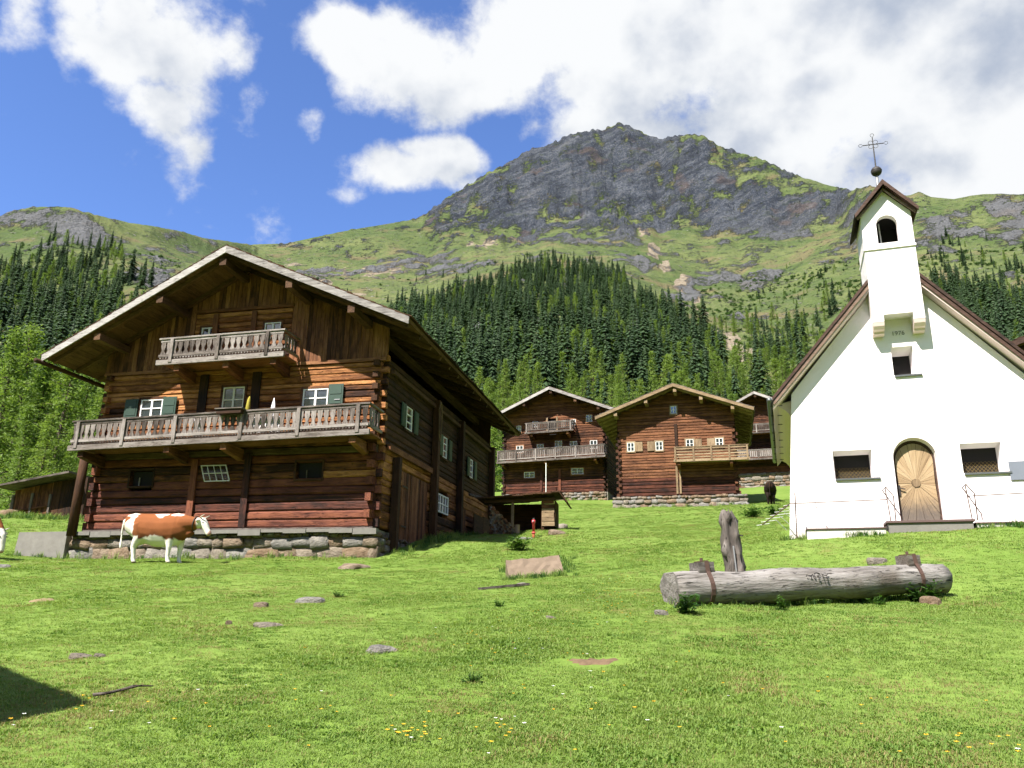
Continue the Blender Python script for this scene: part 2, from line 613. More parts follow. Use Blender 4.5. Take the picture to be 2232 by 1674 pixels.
def vnoise(x, y, seed=0):
    ix, iy = np.floor(x), np.floor(y)
    fx, fy = x - ix, y - iy
    fx = fx * fx * fx * (fx * (fx * 6 - 15) + 10)
    fy = fy * fy * fy * (fy * (fy * 6 - 15) + 10)
    a, b = _hash(ix, iy, seed), _hash(ix + 1, iy, seed)
    c, d = _hash(ix, iy + 1, seed), _hash(ix + 1, iy + 1, seed)
    return (a + (b - a) * fx) * (1 - fy) + (c + (d - c) * fx) * fy


def fbm(x, y, oct=5, seed=0, gain=0.5, ridged=False):
    s, a, tot = 0.0, 1.0, 0.0
    for k in range(oct):
        n = vnoise(x, y, seed + k * 17)
        if ridged:
            n = 1 - np.abs(2 * n - 1)
            n = n * n
        s = s + a * n
        tot += a
        a *= gain
        x, y = x * 2.03 + 11.3, y * 2.03 - 7.1
    return s / tot


def sstep(x, a, b):
    t = np.clip((x - a) / (b - a), 0, 1)
    return t * t * (3 - 2 * t)


# ------------------------------------------------------------------ terrain heights
ctrl = [(0, 0, 0.0), (0, -20, -2.6), (-20, -12, -2.2), (20, -12, -1.4), (-14, 8, .7), (14, 8, 1.7),
        (-30, 20, 2.2), (-38, 46, 6.0), (32, 20, 4.6), (38, 46, 9.8), (-60, 10, 1.5), (60, 10, 5), (0, -45, -6)]
for x, y, Y in ((1450, 1318, 11.2), (2050, 1297, 12.8), (1640, 1245, 16), (105, 1125, 38), (20, 1120, 38),
                (1162, 1174, 26), (1200, 1153, 29.5), (1680, 1098, 48), (1690, 1060, 74), (600, 1222, 22.4), (330, 1226, 22.4),
                (2232, 1146, 20.0), (1420, 1140, 40), (1100, 1262, 17), (0, 1215, 24), (-150, 1215, 24)):
    ctrl.append(tuple(at(x, y, Y)))
for fr, pts in ((FR_MAIN, ((-10.2, -.2, -.93), (-5, -.25, -.93), (0, -.2, -.90), (.3, 1.3, -.55), (.2, 4.5, .08), (.2, 9, .33), (.3, 13, .5),
                           (-10, 6, 0.2), (-10, 13, 1.0), (-5, 14, 1.0))),
                (FR_CHAPEL, ((0, 0, -.02), (3, -.3, .12), (5, 0, .19), (6, 8, 1.2), (0, 8, 1.0))),
                (FR_B, ((-.44, 0, -.75), (4, -.1, -.78), (8.2, 0, -.75), (0, 9, .8), (8, 9, .8))),
                (FR_A, ((0, 0, -.45), (4, -.1, -.6), (8.8, 0, -.7), (0, 9, 1), (9, 9, 1))),
                (FR_C, ((0, 0, -1.5), (8, 0, -1.5)))):
    for p in pts:
        ctrl.append(tuple(fr.w(*p)))
ctrl = np.array(ctrl)


def _tps():
    n = len(ctrl)
    P = ctrl[:, :2] / 20.0
    d2 = ((P[:, None] - P[None]) ** 2).sum(-1)
    K = 0.5 * d2 * np.log(d2 + 1e-9)
    A = np.zeros((n + 3, n + 3))
    A[:n, :n] = K + np.eye(n) * 1.5e-4
    A[:n, n] = 1
    A[:n, n + 1:] = P
    A[n, :n] = 1
    A[n + 1:, :n] = P.T
    return np.linalg.solve(A, np.concatenate([ctrl[:, 2], np.zeros(3)]))


TPSW = _tps()


def near_h(x, y):
    x = np.asarray(x, float)
    y = np.asarray(y, float)
    shp = x.shape
    X, Y = x.ravel() / 20.0, y.ravel() / 20.0
    P = ctrl[:, :2] / 20.0
    z = TPSW[-3] + TPSW[-2] * X + TPSW[-1] * Y
    for i in range(len(P)):
        d2 = (X - P[i, 0]) ** 2 + (Y - P[i, 1]) ** 2
        z = z + TPSW[i] * 0.5 * d2 * np.log(d2 + 1e-9)
    z = z.reshape(shp)
    return z + (fbm(x * 0.5, y * 0.5, 3, 5) - .5) * 0.14 + (fbm(x * 2.3, y * 2.3, 2, 9) - .5) * 0.05


LX = np.array([-700, -250, 0, 150, 300, 450, 545, 700, 900, 1050, 1200, 1357, 1500, 1620, 1700, 1850, 1905, 2000, 2120, 2232, 2500, 2950], float)
SKY = [(-700, 470), (-250, 470), (0, 470), (30, 458), (80, 450), (150, 451), (200, 466), (285, 486), (330, 492), (395, 504), (445, 519), (485, 524), (545, 533),
       (625, 530), (705, 513), (767, 500), (838, 489), (908, 476), (938, 459), (969, 434), (1010, 409), (1060, 378), (1110, 353),
       (1155, 325), (1190, 318), (1241, 293), (1291, 283), (1320, 282), (1332, 274), (1352, 267), (1372, 275), (1412, 293), (1438, 305),
       (1453, 298), (1503, 292), (1534, 296), (1569, 318), (1615, 333), (1665, 348), (1715, 373), (1756, 388), (1806, 404), (1857, 414),
       (1897, 404), (1915, 410), (1977, 428), (2003, 417), (2028, 429), (2079, 434), (2129, 424), (2180, 422), (2220, 424), (2260, 420), (2500, 425), (2950, 440)]
SKYX = np.array([p[0] for p in SKY], float)
SKYY = np.array([p[1] for p in SKY], float)


def icol(xs, ys):
    return np.interp(SKYX, xs, ys)


ROWS = [  # radius, ground line in the picture per column LX
    (110, [1050] * 22),
    (170, [965] * 22),
    (300, [840, 840, 835, 830, 825, 825, 825, 825, 820, 815, 812, 812, 815, 820, 822, 822, 820, 815, 810, 805, 800, 800]),
    (480, [690, 680, 670, 660, 660, 680, 700, 705, 700, 690, 680, 685, 705, 725, 730, 715, 705, 690, 680, 675, 670, 670]),
    (700, [560, 555, 548, 530, 545, 570, 605, 620, 612, 585, 562, 580, 620, 625, 612, 565, 552, 540, 530, 522, 520, 520]),
]
RS = [900, 880, 850, 800, 850, 1000, 1200, 1200, 1300, 1350, 1400, 1450, 1400, 1350, 1300, 1200, 1050, 950, 920, 900, 900, 900]
YM = [512, 510, 505, 485, 520, 545, 575, 565, 532, 505, 478, 462, 478, 490, 492, 480, 474, 470, 468, 465, 462, 465]


def _dirs(xs, ys):
    a, t = [], []
    for x, y in zip(xs, ys):
        q = azel(x, y)
        a.append(q[0])
        t.append(q[1])
    return np.array(a), np.array(t)


AZS, TSKY = _dirs(SKYX, SKYY)
TROWS = []
for r, ys in ROWS:
    a, t = _dirs(LX, ys)
    TROWS.append((r, a, t))
AM, TM = _dirs(LX, YM)
ARS = np.array([azel(x, 700)[0] for x in LX])


def far_h(az, r):
    """az, r 2-D arrays (columns share az)"""
    A = np.clip(az, AZS[0], AZS[-1])
    rs = np.interp(A, ARS, RS)
    rm = 700 + (rs - 700) * 0.5
    knots_r = [np.full_like(rs, 70.0)] + [np.full_like(rs, k[0]) for k in TROWS] + [rm, rs, rs * 1.18, rs * 1.6, rs * 3]
    tz = [EYE + 70 * 0.148 * np.ones_like(rs)] + [EYE + k[0] * np.interp(A, k[1], k[2]) for k in TROWS]
    zm = EYE + rm * np.interp(A, AM, TM)
    zs = EYE + rs * np.interp(A, AZS, TSKY)
    tz += [zm, zs, zs * 0.93, zs * 0.62, zs * 0.3]
    KR, KZ = np.stack(knots_r), np.stack(tz)
    n = len(KR)
    H = KR[1:] - KR[:-1]
    D = (KZ[1:] - KZ[:-1]) / H
    M = np.zeros_like(KZ)
    M[0], M[-1] = D[0], D[-1]
    for i in range(1, n - 1):
        same = (D[i - 1] * D[i]) > 0
        w1, w2 = 2 * H[i] + H[i - 1], H[i] + 2 * H[i - 1]
        with np.errstate(divide='ignore', invalid='ignore'):
            hm = (w1 + w2) / (w1 / D[i - 1] + w2 / D[i])
        M[i] = np.where(same, hm, 0)
    z = np.zeros_like(r)
    for i in range(n - 1):
        t = np.clip((r - KR[i]) / H[i], 0, 1)
        sel = (r >= KR[i]) & (r < KR[i + 1]) if i < n - 2 else (r >= KR[i])
        h00, h10 = 2 * t ** 3 - 3 * t ** 2 + 1, t ** 3 - 2 * t ** 2 + t
        h01, h11 = -2 * t ** 3 + 3 * t ** 2, t ** 3 - t ** 2
        zz = h00 * KZ[i] + h10 * H[i] * M[i] + h01 * KZ[i + 1] + h11 * H[i] * M[i + 1]
        z = np.where(sel, zz, z)
    z = np.where(r < KR[0], KZ[0], z)
    return z


ROCK = [  # picture-plane guide for where bare rock shows: x, y, rx, ry, weight
    (1330, 360, 260, 130, 1.1), (1100, 420, 160, 70, .9), (1450, 400, 250, 100, .9), (1600, 400, 150, 60, .55), (1660, 450, 150, 60, .95), (1000, 450, 70, 40, .7),
    (1480, 460, 160, 40, .7), (1250, 455, 120, 22, .4), (1790, 440, 70, 30, .7), (1360, 500, 70, 30, .65), (1870, 430, 50, 35, .7),
    (160, 500, 75, 38, 1.0), (60, 468, 70, 22, .7), (130, 460, 60, 14, .6), (330, 590, 55, 40, .75), (250, 545, 40, 30, .4), (390, 503, 30, 8, .6), (450, 522, 25, 10, .6),
    (760, 575, 160, 28, .45), (900, 570, 120, 40, .4), (1130, 495, 80, 25, .7), (700, 520, 60, 14, .45), (1500, 640, 40, 30, .8), (1590, 600, 120, 40, .4),
    (2110, 480, 70, 28, .8), (2210, 470, 60, 40, .9), (1990, 430, 60, 12, .6), (2060, 510, 60, 30, .6), (2090, 560, 40, 25, .6), (2180, 620, 50, 30, .5), (1870, 560, 60, 50, .35),
    (1640, 690, 60, 40, .3), (1340, 560, 120, 45, .35)]
SCREE = [(1400, 490, 20, 22, .7), (1425, 530, 15, 26, .85), (1450, 570, 16, 26, .85), (1488, 610, 20, 20, .85), (1516, 650, 14, 24, .8), (1540, 690, 14, 24, .7), (1565, 722, 16, 22, .7),
         (1590, 745, 24, 20, 1), (1625, 775, 34, 18, 1), (1060, 520, 60, 20, .5), (800, 580, 150, 28, .62), (640, 560, 60, 30, .45), (1140, 500, 60, 18, .6),
         (700, 650, 120, 60, .55), (1190, 385, 50, 35, .5), (1265, 395, 40, 20, .5)]


def blobsum(px, py, lst):
    m = np.zeros_like(px)
    for (x, y, rx, ry, w) in lst:
        q = np.exp(-0.7 * (((px - x) / rx) ** 2 + ((py - y) / ry) ** 2))
        m = np.maximum(m, w * q)
    return m


CORR = []      # small correction that keeps the crest on its ridge line


def crest_shift(az, r):
    if not CORR:
        return 0.0
    rsl = np.interp(np.clip(az, AZS[0], AZS[-1]), ARS, RS)
    return np.interp(az, CORR[0], CORR[1]) * r * sstep(r, 420, .85 * rsl)


def height(x, y, rock_out=False):
    x = np.asarray(x, float)
    y = np.asarray(y, float)
    r = np.hypot(x, y)
    az = np.arctan2(x, y)
    zf = far_h(az, r)
    # behind the viewer the valley falls away and the far side rises again
    back = sstep(np.abs(az), 1.3, 2.2)
    zf = zf * (1 - back) + back * (-4 - 0.10 * r + 0.00016 * r * r)
    zn = near_h(np.clip(x, -70, 70), np.clip(y, -50, 95))
    k = sstep(r, 78, 112)
    z = zn * (1 - k) + zf * k
    P = np.stack([x, y, z], -1)
    px, py, dep = project(P)
    front = (dep > 1) & (np.abs(az) < 1.2)
    n = fbm(x / 70, y / 70, 5, 31)
    rk = blobsum(px, py, ROCK) * front
    wob = (fbm(x / 22, y / 22, 4, 77) - .5)
    rock = sstep(rk + wob * 1.7 + (n - .5) * 0.7, 0.22, 0.82) * sstep(r, 330, 420)
    hi = .22 + .78 * sstep(z, 420, 640)
    amp = sstep(r, 120, 500)
    rid = fbm(x / 95, y / 95, 6, 51, 0.55, True)
    rid2 = fbm(x / 26, y / 26, 4, 53, 0.55, True)
    rsl = np.interp(np.clip(az, AZS[0], AZS[-1]), ARS, RS)
    amp0 = amp
    crest = np.exp(-((r - rsl) / (.13 * rsl)) ** 2)
    amp = amp * (1 - .9 * crest)
    z = z + amp * ((n - .5) * 14 + (rid - .35) * (5 + 26 * rock * hi) + (rid2 - .35) * (1.0 + 12 * rock * hi))
    z = z + amp0 * (fbm(x / 7, y / 7, 2, 91) - .5) * (1.0 + 7 * rock * (.4 + .6 * hi))
    z = z + crest * hi * (fbm(az * 70, r / 900, 4, 131, .6) - .5) * 26 * sstep(rk, .15, .5)
    z = z + crest_shift(az, r)
    gul = fbm(az * 9 + r / 500, r / 300 - az * 3, 5, 61, .58, True)
    z = z + amp * hi * rock * (gul - .4) * 44
    if rock_out:
        sc = blobsum(px, py, SCREE) * front
        scree = sstep(sc + wob * 0.9, 0.38, 0.62) * amp
        return z, rock, scree, n
    return z


def build_terrain():
    fine = np.linspace(-0.68, 0.68, 1000)
    coarse_r = np.linspace(0.68, math.pi, 60)[1:] ** 1.0
    az = np.concatenate([-coarse_r[::-1], fine, coarse_r[:-1]])
    rr = np.concatenate([[0.0], np.geomspace(1.2, 2300, 560)])
    A, R = np.meshgrid(az, rr)
    x, y = R * np.sin(A), R * np.cos(A)
    z, rock, scree, n = height(x, y, True)
    z[0, :] = z[0, 0]
    # pull the crest back to the surveyed ridge line where the relief has shifted it
    with np.errstate(divide='ignore', invalid='ignore'):
        te = np.where(R > 300, (z - EYE) / np.maximum(R, 1), -9).max(0)
    want = np.interp(az, AZS, TSKY)
    dif = np.where(np.abs(az) < .66, want - te, 0)
    ker = np.hanning(19)
    dif = np.convolve(dif, ker / ker.sum(), 'same')
    CORR.extend([az, dif])
    z = z + crest_shift(A, R)
    nr, nc = z.shape
    co = np.stack([x, y, z], -1).reshape(-1, 3)
    i = np.arange(nr - 1)[:, None] * nc
    j = np.arange(nc)[None, :]
    j2 = (j + 1) % nc
    quads = np.stack([i + j, i + j2, i + nc + j2, i + nc + j], -1).reshape(-1, 4)
    me = bpy.data.meshes.new('terrain')
    me.vertices.add(len(co))
    me.vertices.foreach_set('co', co.ravel())
    me.loops.add(quads.size)
    me.loops.foreach_set('vertex_index', quads.ravel().astype(np.int32))
    me.polygons.add(len(quads))
    me.polygons.foreach_set('loop_start', np.arange(0, quads.size, 4, dtype=np.int32))
    me.polygons.foreach_set('loop_total', np.full(len(quads), 4, dtype=np.int32))
    me.update(calc_edges=True)
    me.polygons.foreach_set('use_smooth', np.ones(len(quads), bool))
    for nm, arr in (('rock', rock), ('scree', scree)):
        at_ = me.attributes.new(nm, 'FLOAT', 'POINT')
        at_.data.foreach_set('value', arr.ravel().astype(np.float32))
    me.validate()
    # material
    m, N, b, o = new_mat('terrain')
    geo = N.n('ShaderNodeNewGeometry')
    P = geo.outputs['Position']
    rk = N.n('ShaderNodeAttribute', attribute_name='rock').outputs['Fac']
    sc = N.n('ShaderNodeAttribute', attribute_name='scree').outputs['Fac']
    dist = N.vmath('LENGTH', P)
    farf = N.smooth(dist, 90, 260)
    # meadow
    g1 = N.noise(P, 0.35, 4, 0.6)
    g2 = N.noise(P, 5.0, 3, 0.7)
    g3 = N.noise(P, 28.0, 2, 0.7)
    mead = N.mix(N.smooth(g1, 0.3, 0.7), (0.122, 0.205, 0.032), (0.180, 0.262, 0.054))
    mead = N.mix(N.math('MULTIPLY', N.smooth(g2, 0.35, 0.75), 0.4), mead, (0.085, 0.155, 0.022))
    mead = N.mix(N.math('MULTIPLY', N.smooth(g3, 0.45, 0.75), 0.6), mead, (0.22, 0.30, 0.06))
    dry = N.smooth(N.noise(P, 0.8, 5, 0.7), 0.56, 0.72)
    mead = N.mix(N.math('MULTIPLY', dry, 0.55), mead, (0.20, 0.15, 0.06))
    # alpine grass
    a1 = N.noise(P, 0.012, 4, 0.6)
    a2 = N.noise(P, 0.09, 5, 0.7)
    a3 = N.noise(P, 0.5, 2, 0.6)
    alp = N.mix(N.smooth(a1, 0.35, 0.65), (0.074, 0.108, 0.032), (0.135, 0.158, 0.056))
    alp = N.mix(N.math('MULTIPLY', N.smooth(a2, 0.4, 0.7), 0.75), alp, (0.052, 0.082, 0.030))
    alp = N.mix(N.math('MULTIPLY', N.smooth(a3, 0.55, 0.7), 0.5), alp, (0.18, 0.17, 0.125))
    # stones scattered in the alpine grass
    vo = N.voro(P, 0.16)
    peb = N.math('MULTIPLY', N.smooth(vo.outputs['Distance'], 0.30, 0.18), N.smooth(a2, 0.50, 0.62))
    alp = N.mix(N.math('MULTIPLY', N.smooth(N.noise(P, 0.02, 4, 0.65), 0.52, 0.66), 0.6), alp, (0.17, 0.125, 0.075))
    alp = N.mix(peb, alp, (0.22, 0.205, 0.18))
    grass = N.mix(farf, mead, alp)
    # rock
    sv = N.vmath('MULTIPLY', P, (1.0, 1.0, 0.35))
    r1 = N.noise(sv, 0.02, 5, 0.65)
    r2 = N.noise(P, 0.12, 5, 0.72)
    r3 = N.noise(sv, 0.45, 3, 0.65)
    rockc = N.mix(N.smooth(r1, 0.35, 0.65), (0.060, 0.071, 0.092), (0.135, 0.149, 0.176))  # bluish cast paints distance haze into the rock colour
    rockc = N.mix(N.math('MULTIPLY', N.smooth(r2, 0.44, 0.58), 0.8), rockc, (0.036, 0.045, 0.062))
    rockc = N.mix(N.math('MULTIPLY', N.smooth(r3, 0.5, 0.7), 0.5), rockc, (0.26, 0.26, 0.262))
    rockc = N.mix(N.math('MULTIPLY', N.smooth(N.noise(P, 0.016, 3, 0.6), 0.58, 0.68), 0.45), rockc, (0.16, 0.105, 0.075))
    sd = N.n('ShaderNodeVectorRotate', rotation_type='EULER_XYZ')
    N.set(sd.inputs['Vector'], P)
    sd.inputs['Rotation'].default_value = (0.0, 0.62, 0.2)
    strat = N.noise(N.vmath('MULTIPLY', sd.outputs[0], (0.012, 0.012, 0.075)), 1.0, 5, 0.62)  # strata tones that also paint in gully shading the relief lacks
    rockc = N.mix(N.math('MULTIPLY', N.smooth(strat, 0.50, 0.60), 0.55), rockc, (0.026, 0.031, 0.043))
    rockc = N.mix(N.math('MULTIPLY', N.smooth(strat, 0.43, 0.34), 0.38), rockc, (0.23, 0.225, 0.225))
    ledge = N.smooth(N.noise(P, 0.035, 5, 0.7), 0.56, 0.66)
    rockc = N.mix(N.math('MULTIPLY', ledge, 0.45), rockc, (0.085, 0.105, 0.05))
    # lower crags are paler
    hz = N.n('ShaderNodeSeparateXYZ')
    N.set(hz.inputs[0], P)
    low = N.smooth(hz.outputs[2], 560, 380)
    rockc = N.mix(N.math('MULTIPLY', low, 0.5), rockc, (0.27, 0.265, 0.255))
    scr = N.mix(N.smooth(r3, 0.35, 0.65), (0.21, 0.16, 0.115), (0.36, 0.30, 0.235))
    rkf = N.smooth(N.math('ADD', rk, N.math('ADD', N.math('MULTIPLY', N.math('SUBTRACT', r2, 0.5), 2.6), N.math('MULTIPLY', N.math('SUBTRACT', r3, 0.5), 1.8))), 0.25, 0.75)
    scf = N.smooth(N.math('ADD', sc, N.math('MULTIPLY', N.math('SUBTRACT', r2, 0.5), 1.2)), 0.35, 0.65)
    rkf = N.math('MULTIPLY', rkf, farf)
    scf = N.math('MULTIPLY', scf, farf)
    c = N.mix(N.math('MULTIPLY', scf, 0.85), grass, scr)
    c = N.mix(rkf, c, rockc)
    c = N.mix(1.0, c, (ALB, ALB, ALB), 'MULTIPLY')
    N.set(b.inputs['Base Color'], c)
    b.inputs['Roughness'].default_value = 0.95
    b.inputs['Specular IOR Level'].default_value = 0.1
    h1 = N.math('MULTIPLY', N.math('ADD', g2, N.math('MULTIPLY', g3, 0.5)), 0.025)
    h2 = N.math('MULTIPLY', N.math('ADD', N.math('MULTIPLY', r2, 11.0), N.math('MULTIPLY', r3, 5.0)), N.math('ADD', 0.22, rkf))
    h2 = N.math('ADD', h2, N.math('MULTIPLY', peb, 1.2))
    hh = N.n('ShaderNodeMix', data_type='FLOAT')
    N.set(hh.inputs[0], farf)
    N.set(hh.inputs[2], h1)
    N.set(hh.inputs[3], h2)
    N.set(b.inputs['Normal'], N.bump(hh.outputs[0], 0.9, 1.0))
    me.materials.append(m)
    ob = link('terrain', me)
    tag(ob, 'green meadow rising to alpine slopes and a bare rocky peak', kind='structure')
    return ob


build_terrain()


def gz(x, y):
    return float(height(np.array([x]), np.array([y]))[0])


def ground(px, py, rmax=120.0):
    """where the sight line through a photo point meets the meadow"""
    d = ray(px, py)
    d = d / math.hypot(d[0], d[1])
    r = np.linspace(2.5, rmax, 1800)
    X, Y, Z = d[0] * r, d[1] * r, EYE + d[2] * r
    H = height(X, Y)
    k = np.argmax(Z <= H)
    if Z[k] > H[k]:
        k = len(r) - 1
    return np.array([X[k], Y[k], H[k]])


# ------------------------------------------------------------------ log houses
def mapped_box(mb, mp, s0, s1, n0, n1, z0, z1):
    a, b = mp(s0, n0, z0), mp(s1, n1, z1)
    mb.box(a[0], b[0], a[1], b[1], a[2], b[2])


def front_map(s, n, z):
    return (s, -n, z)


def side_map(s, n, z):      # wall on the plane x = 0, running back
    return (n, s, z)


def log_piece(mb, mp, s0, s1, z0, z1, depth=0.2, proud=0.035, rnd=random):
    """one hewn log: six-sided section, uneven along its length"""
    L = s1 - s0
    k = max(2, min(7, int(L / 0.9) + 2))
    h = z1 - z0
    o = len(mb.v)
    for i in range(k):
        s = s0 + L * i / (k - 1)
        j = [rnd.uniform(-1, 1) for _ in range(6)]
        bul = proud + 0.012 * j[0]
        prof = [(-depth, z0 + .003), (-.022 + .006 * j[1], z0 + .005 + .008 * j[2]), (bul, z0 + h * (.20 + .06 * j[3])),
                (bul + .008 * j[4], z0 + h * (.82 + .06 * j[5])), (-.022 + .006 * j[4], z1 - .005 + .006 * j[1]), (-depth, z1 - .003)]
        mb.v.extend([mp(s, n, z) for n, z in prof])
    for i in range(k - 1):
        for q in range(6):
            a, b = o + i * 6 + q, o + i * 6 + (q + 1) % 6
            mb.f.append((a, b, b + 6, a + 6))
    mb.f.append(tuple(o + q for q in range(5, -1, -1)))
    mb.f.append(tuple(o + (k - 1) * 6 + q for q in range(6)))


def log_wall(parent, mp, s0, s1, z0, z1, course, openings, mat, joined=None, rnd=random, top=None):
    """courses of logs with the openings (s0,s1,z0,z1) left free"""
    n = max(1, round((z1 - z0) / course))
    h = (z1 - z0) / n
    lv = [z0 + i * h + (rnd.uniform(-.16, .16) * h if 0 < i < n else 0) for i in range(n + 1)]
    for i in range(n):
        a, b = lv[i], lv[i + 1]
        segs = [(s0, s1)]
        if top is not None:
            lo, hi = top((a + b) / 2)
            segs = [(max(s0, lo), min(s1, hi))]
        for (p, q, u, v) in openings:
            if v > a + h * .35 and u < b - h * .35:
                nx = []
                for (x, y) in segs:
                    if q <= x or p >= y:
                        nx.append((x, y))
                    else:
                        if p - x > .05:
                            nx.append((x, p))
                        if y - q > .05:
                            nx.append((q, y))
                segs = nx
        for (x, y) in segs:
            if y - x < .08:
                continue
            e = rnd.uniform(0.0, .0)
            if joined is not None:
                log_piece(joined, mp, x, y, a, b, proud=.006 + rnd.uniform(0, .018), rnd=rnd)
            else:
                mb = MB()
                log_piece(mb, mp, x - e, y + e, a, b, proud=.006 + rnd.uniform(0, .020), rnd=rnd)
                mb.obj('log', mat(a) if callable(mat) else mat, parent)


def window(parent, mp, s0, s1, z0, z1, nx=2, nz=2, mat='white_paint', fw=.045, n=-.03, bar=.022, glass=True, name='window'):
    mb = MB()
    mapped_box(mb, mp, s0, s0 + fw, n - .05, n + .02, z0, z1)
    mapped_box(mb, mp, s1 - fw, s1, n - .05, n + .02, z0, z1)
    mapped_box(mb, mp, s0 + fw, s1 - fw, n - .05, n + .02, z0, z0 + fw)
    mapped_box(mb, mp, s0 + fw, s1 - fw, n - .05, n + .02, z1 - fw, z1)
    for i in range(1, nx):
        s = s0 + (s1 - s0) * i / nx
        w = bar * (1.5 if (nx == 2 or i == nx // 2) else 1)
        mapped_box(mb, mp, s - w, s + w, n - .045, n + .012, z0 + fw, z1 - fw)
    for j in range(1, nz):
        z = z0 + (z1 - z0) * j / nz
        for i in range(nx):
            a = s0 + (s1 - s0) * i / nx + (fw if i == 0 else bar * 1.5)
            b = s0 + (s1 - s0) * (i + 1) / nx - (fw if i == nx - 1 else bar * 1.5)
            mapped_box(mb, mp, a, b, n - .04, n + .008, z - bar * .8, z + bar * .8)
    w = mb.obj(name, mat, parent)
    if glass:
        for i in range(nx):
            g = MB()
            a = s0 + (s1 - s0) * i / nx + .01
            b = s0 + (s1 - s0) * (i + 1) / nx - .01
            mapped_box(g, mp, a, b, n - .030, n - .022, z0 + .01, z1 - .01)
            g.obj('pane', 'glass', w)
    return w


def casing(parent, mp, s0, s1, z0, z1, w=.09, mat='plank_x', n0=-.06, n1=.05):
    mb = MB()
    mapped_box(mb, mp, s0 - w, s0 - .003, n0, n1, z0 - w, z1 + w)
    mapped_box(mb, mp, s1 + .003, s1 + w, n0, n1, z0 - w, z1 + w)
    mapped_box(mb, mp, s0 - .003, s1 + .003, n0, n1, z1 + .003, z1 + w)
    mapped_box(mb, mp, s0 - .003, s1 + .003, n0, n1 + .03, z0 - w, z0 - .003)
    return mb.obj('window_casing', mat, parent)


def shutter(parent, mp, s0, s1, z0, z1, mat='green_paint', hook=False, n=.07):
    mb = MB()
    mapped_box(mb, mp, s0, s1, n, n + .03, z0, z1)
    sh = mb.obj('shutter', mat, parent)
    p = MB()
    mg = .055
    for a, b in ((z0 + mg, z0 + (z1 - z0) * .47), (z0 + (z1 - z0) * .53, z1 - mg)):
        mapped_box(p, mp, s0 + mg, s1 - mg, n + .030, n + .042, a, b)
    p.obj('shutter_panel', mat, sh)
    if hook:
        k = MB()
        mapped_box(k, mp, (s0 + s1) / 2 - .02, (s0 + s1) / 2 + .16, n + .043, n + .06, z0 + .16, z0 + .19)
        k.obj('latch', 'galv', sh)
    return sh


BAL_CACHE = {}


def baluster_mesh(h, w, vase=True, mat='grey_z'):
    key = (round(h, 3), round(w, 3), vase, mat)
    if key in BAL_CACHE:
        return BAL_CACHE[key]
    mb = MB()
    if vase:
        pr = [(0, .46), (.10, .46), (.14, .36), (.18, .30), (.26, .42), (.30, .40), (.44, .20), (.62, .34), (.78, .47), (.90, .48), (1, .48)]
        pr = [(0, .47), (.08, .47), (.13, .40), (.17, .34), (.22, .28), (.33, .22), (.45, .30), (.60, .40), (.74, .46), (.86, .40), (.92, .47), (1, .47)]
    else:
        pr = [(0, .36), (1, .36)]
    pts = [(w * q, h * t) for t, q in pr]
    n = len(pts)
    vs = []
    for y in (-.013, .013):
        vs += [(-x, y, z) for x, z in pts] + [(x, y, z) for x, z in pts]
    fs = []
    for i in range(n - 1):
        fs.append((i, n + i, n + i + 1, i + 1))
        a = 2 * n
        fs.append((a + i + 1, a + n + i + 1, a + n + i, a + i))
        fs.append((i + 1, a + i + 1, a + i, i))
        fs.append((n + i, a + n + i, a + n + i + 1, n + i + 1))
    fs.append((0, 2 * n, 3 * n, n))
    fs.append((n - 1, 2 * n - 1, 4 * n - 1, 3 * n - 1))
    mb.add(vs, fs)
    BAL_CACHE[key] = mb.mesh('baluster', mat)
    return BAL_CACHE[key]


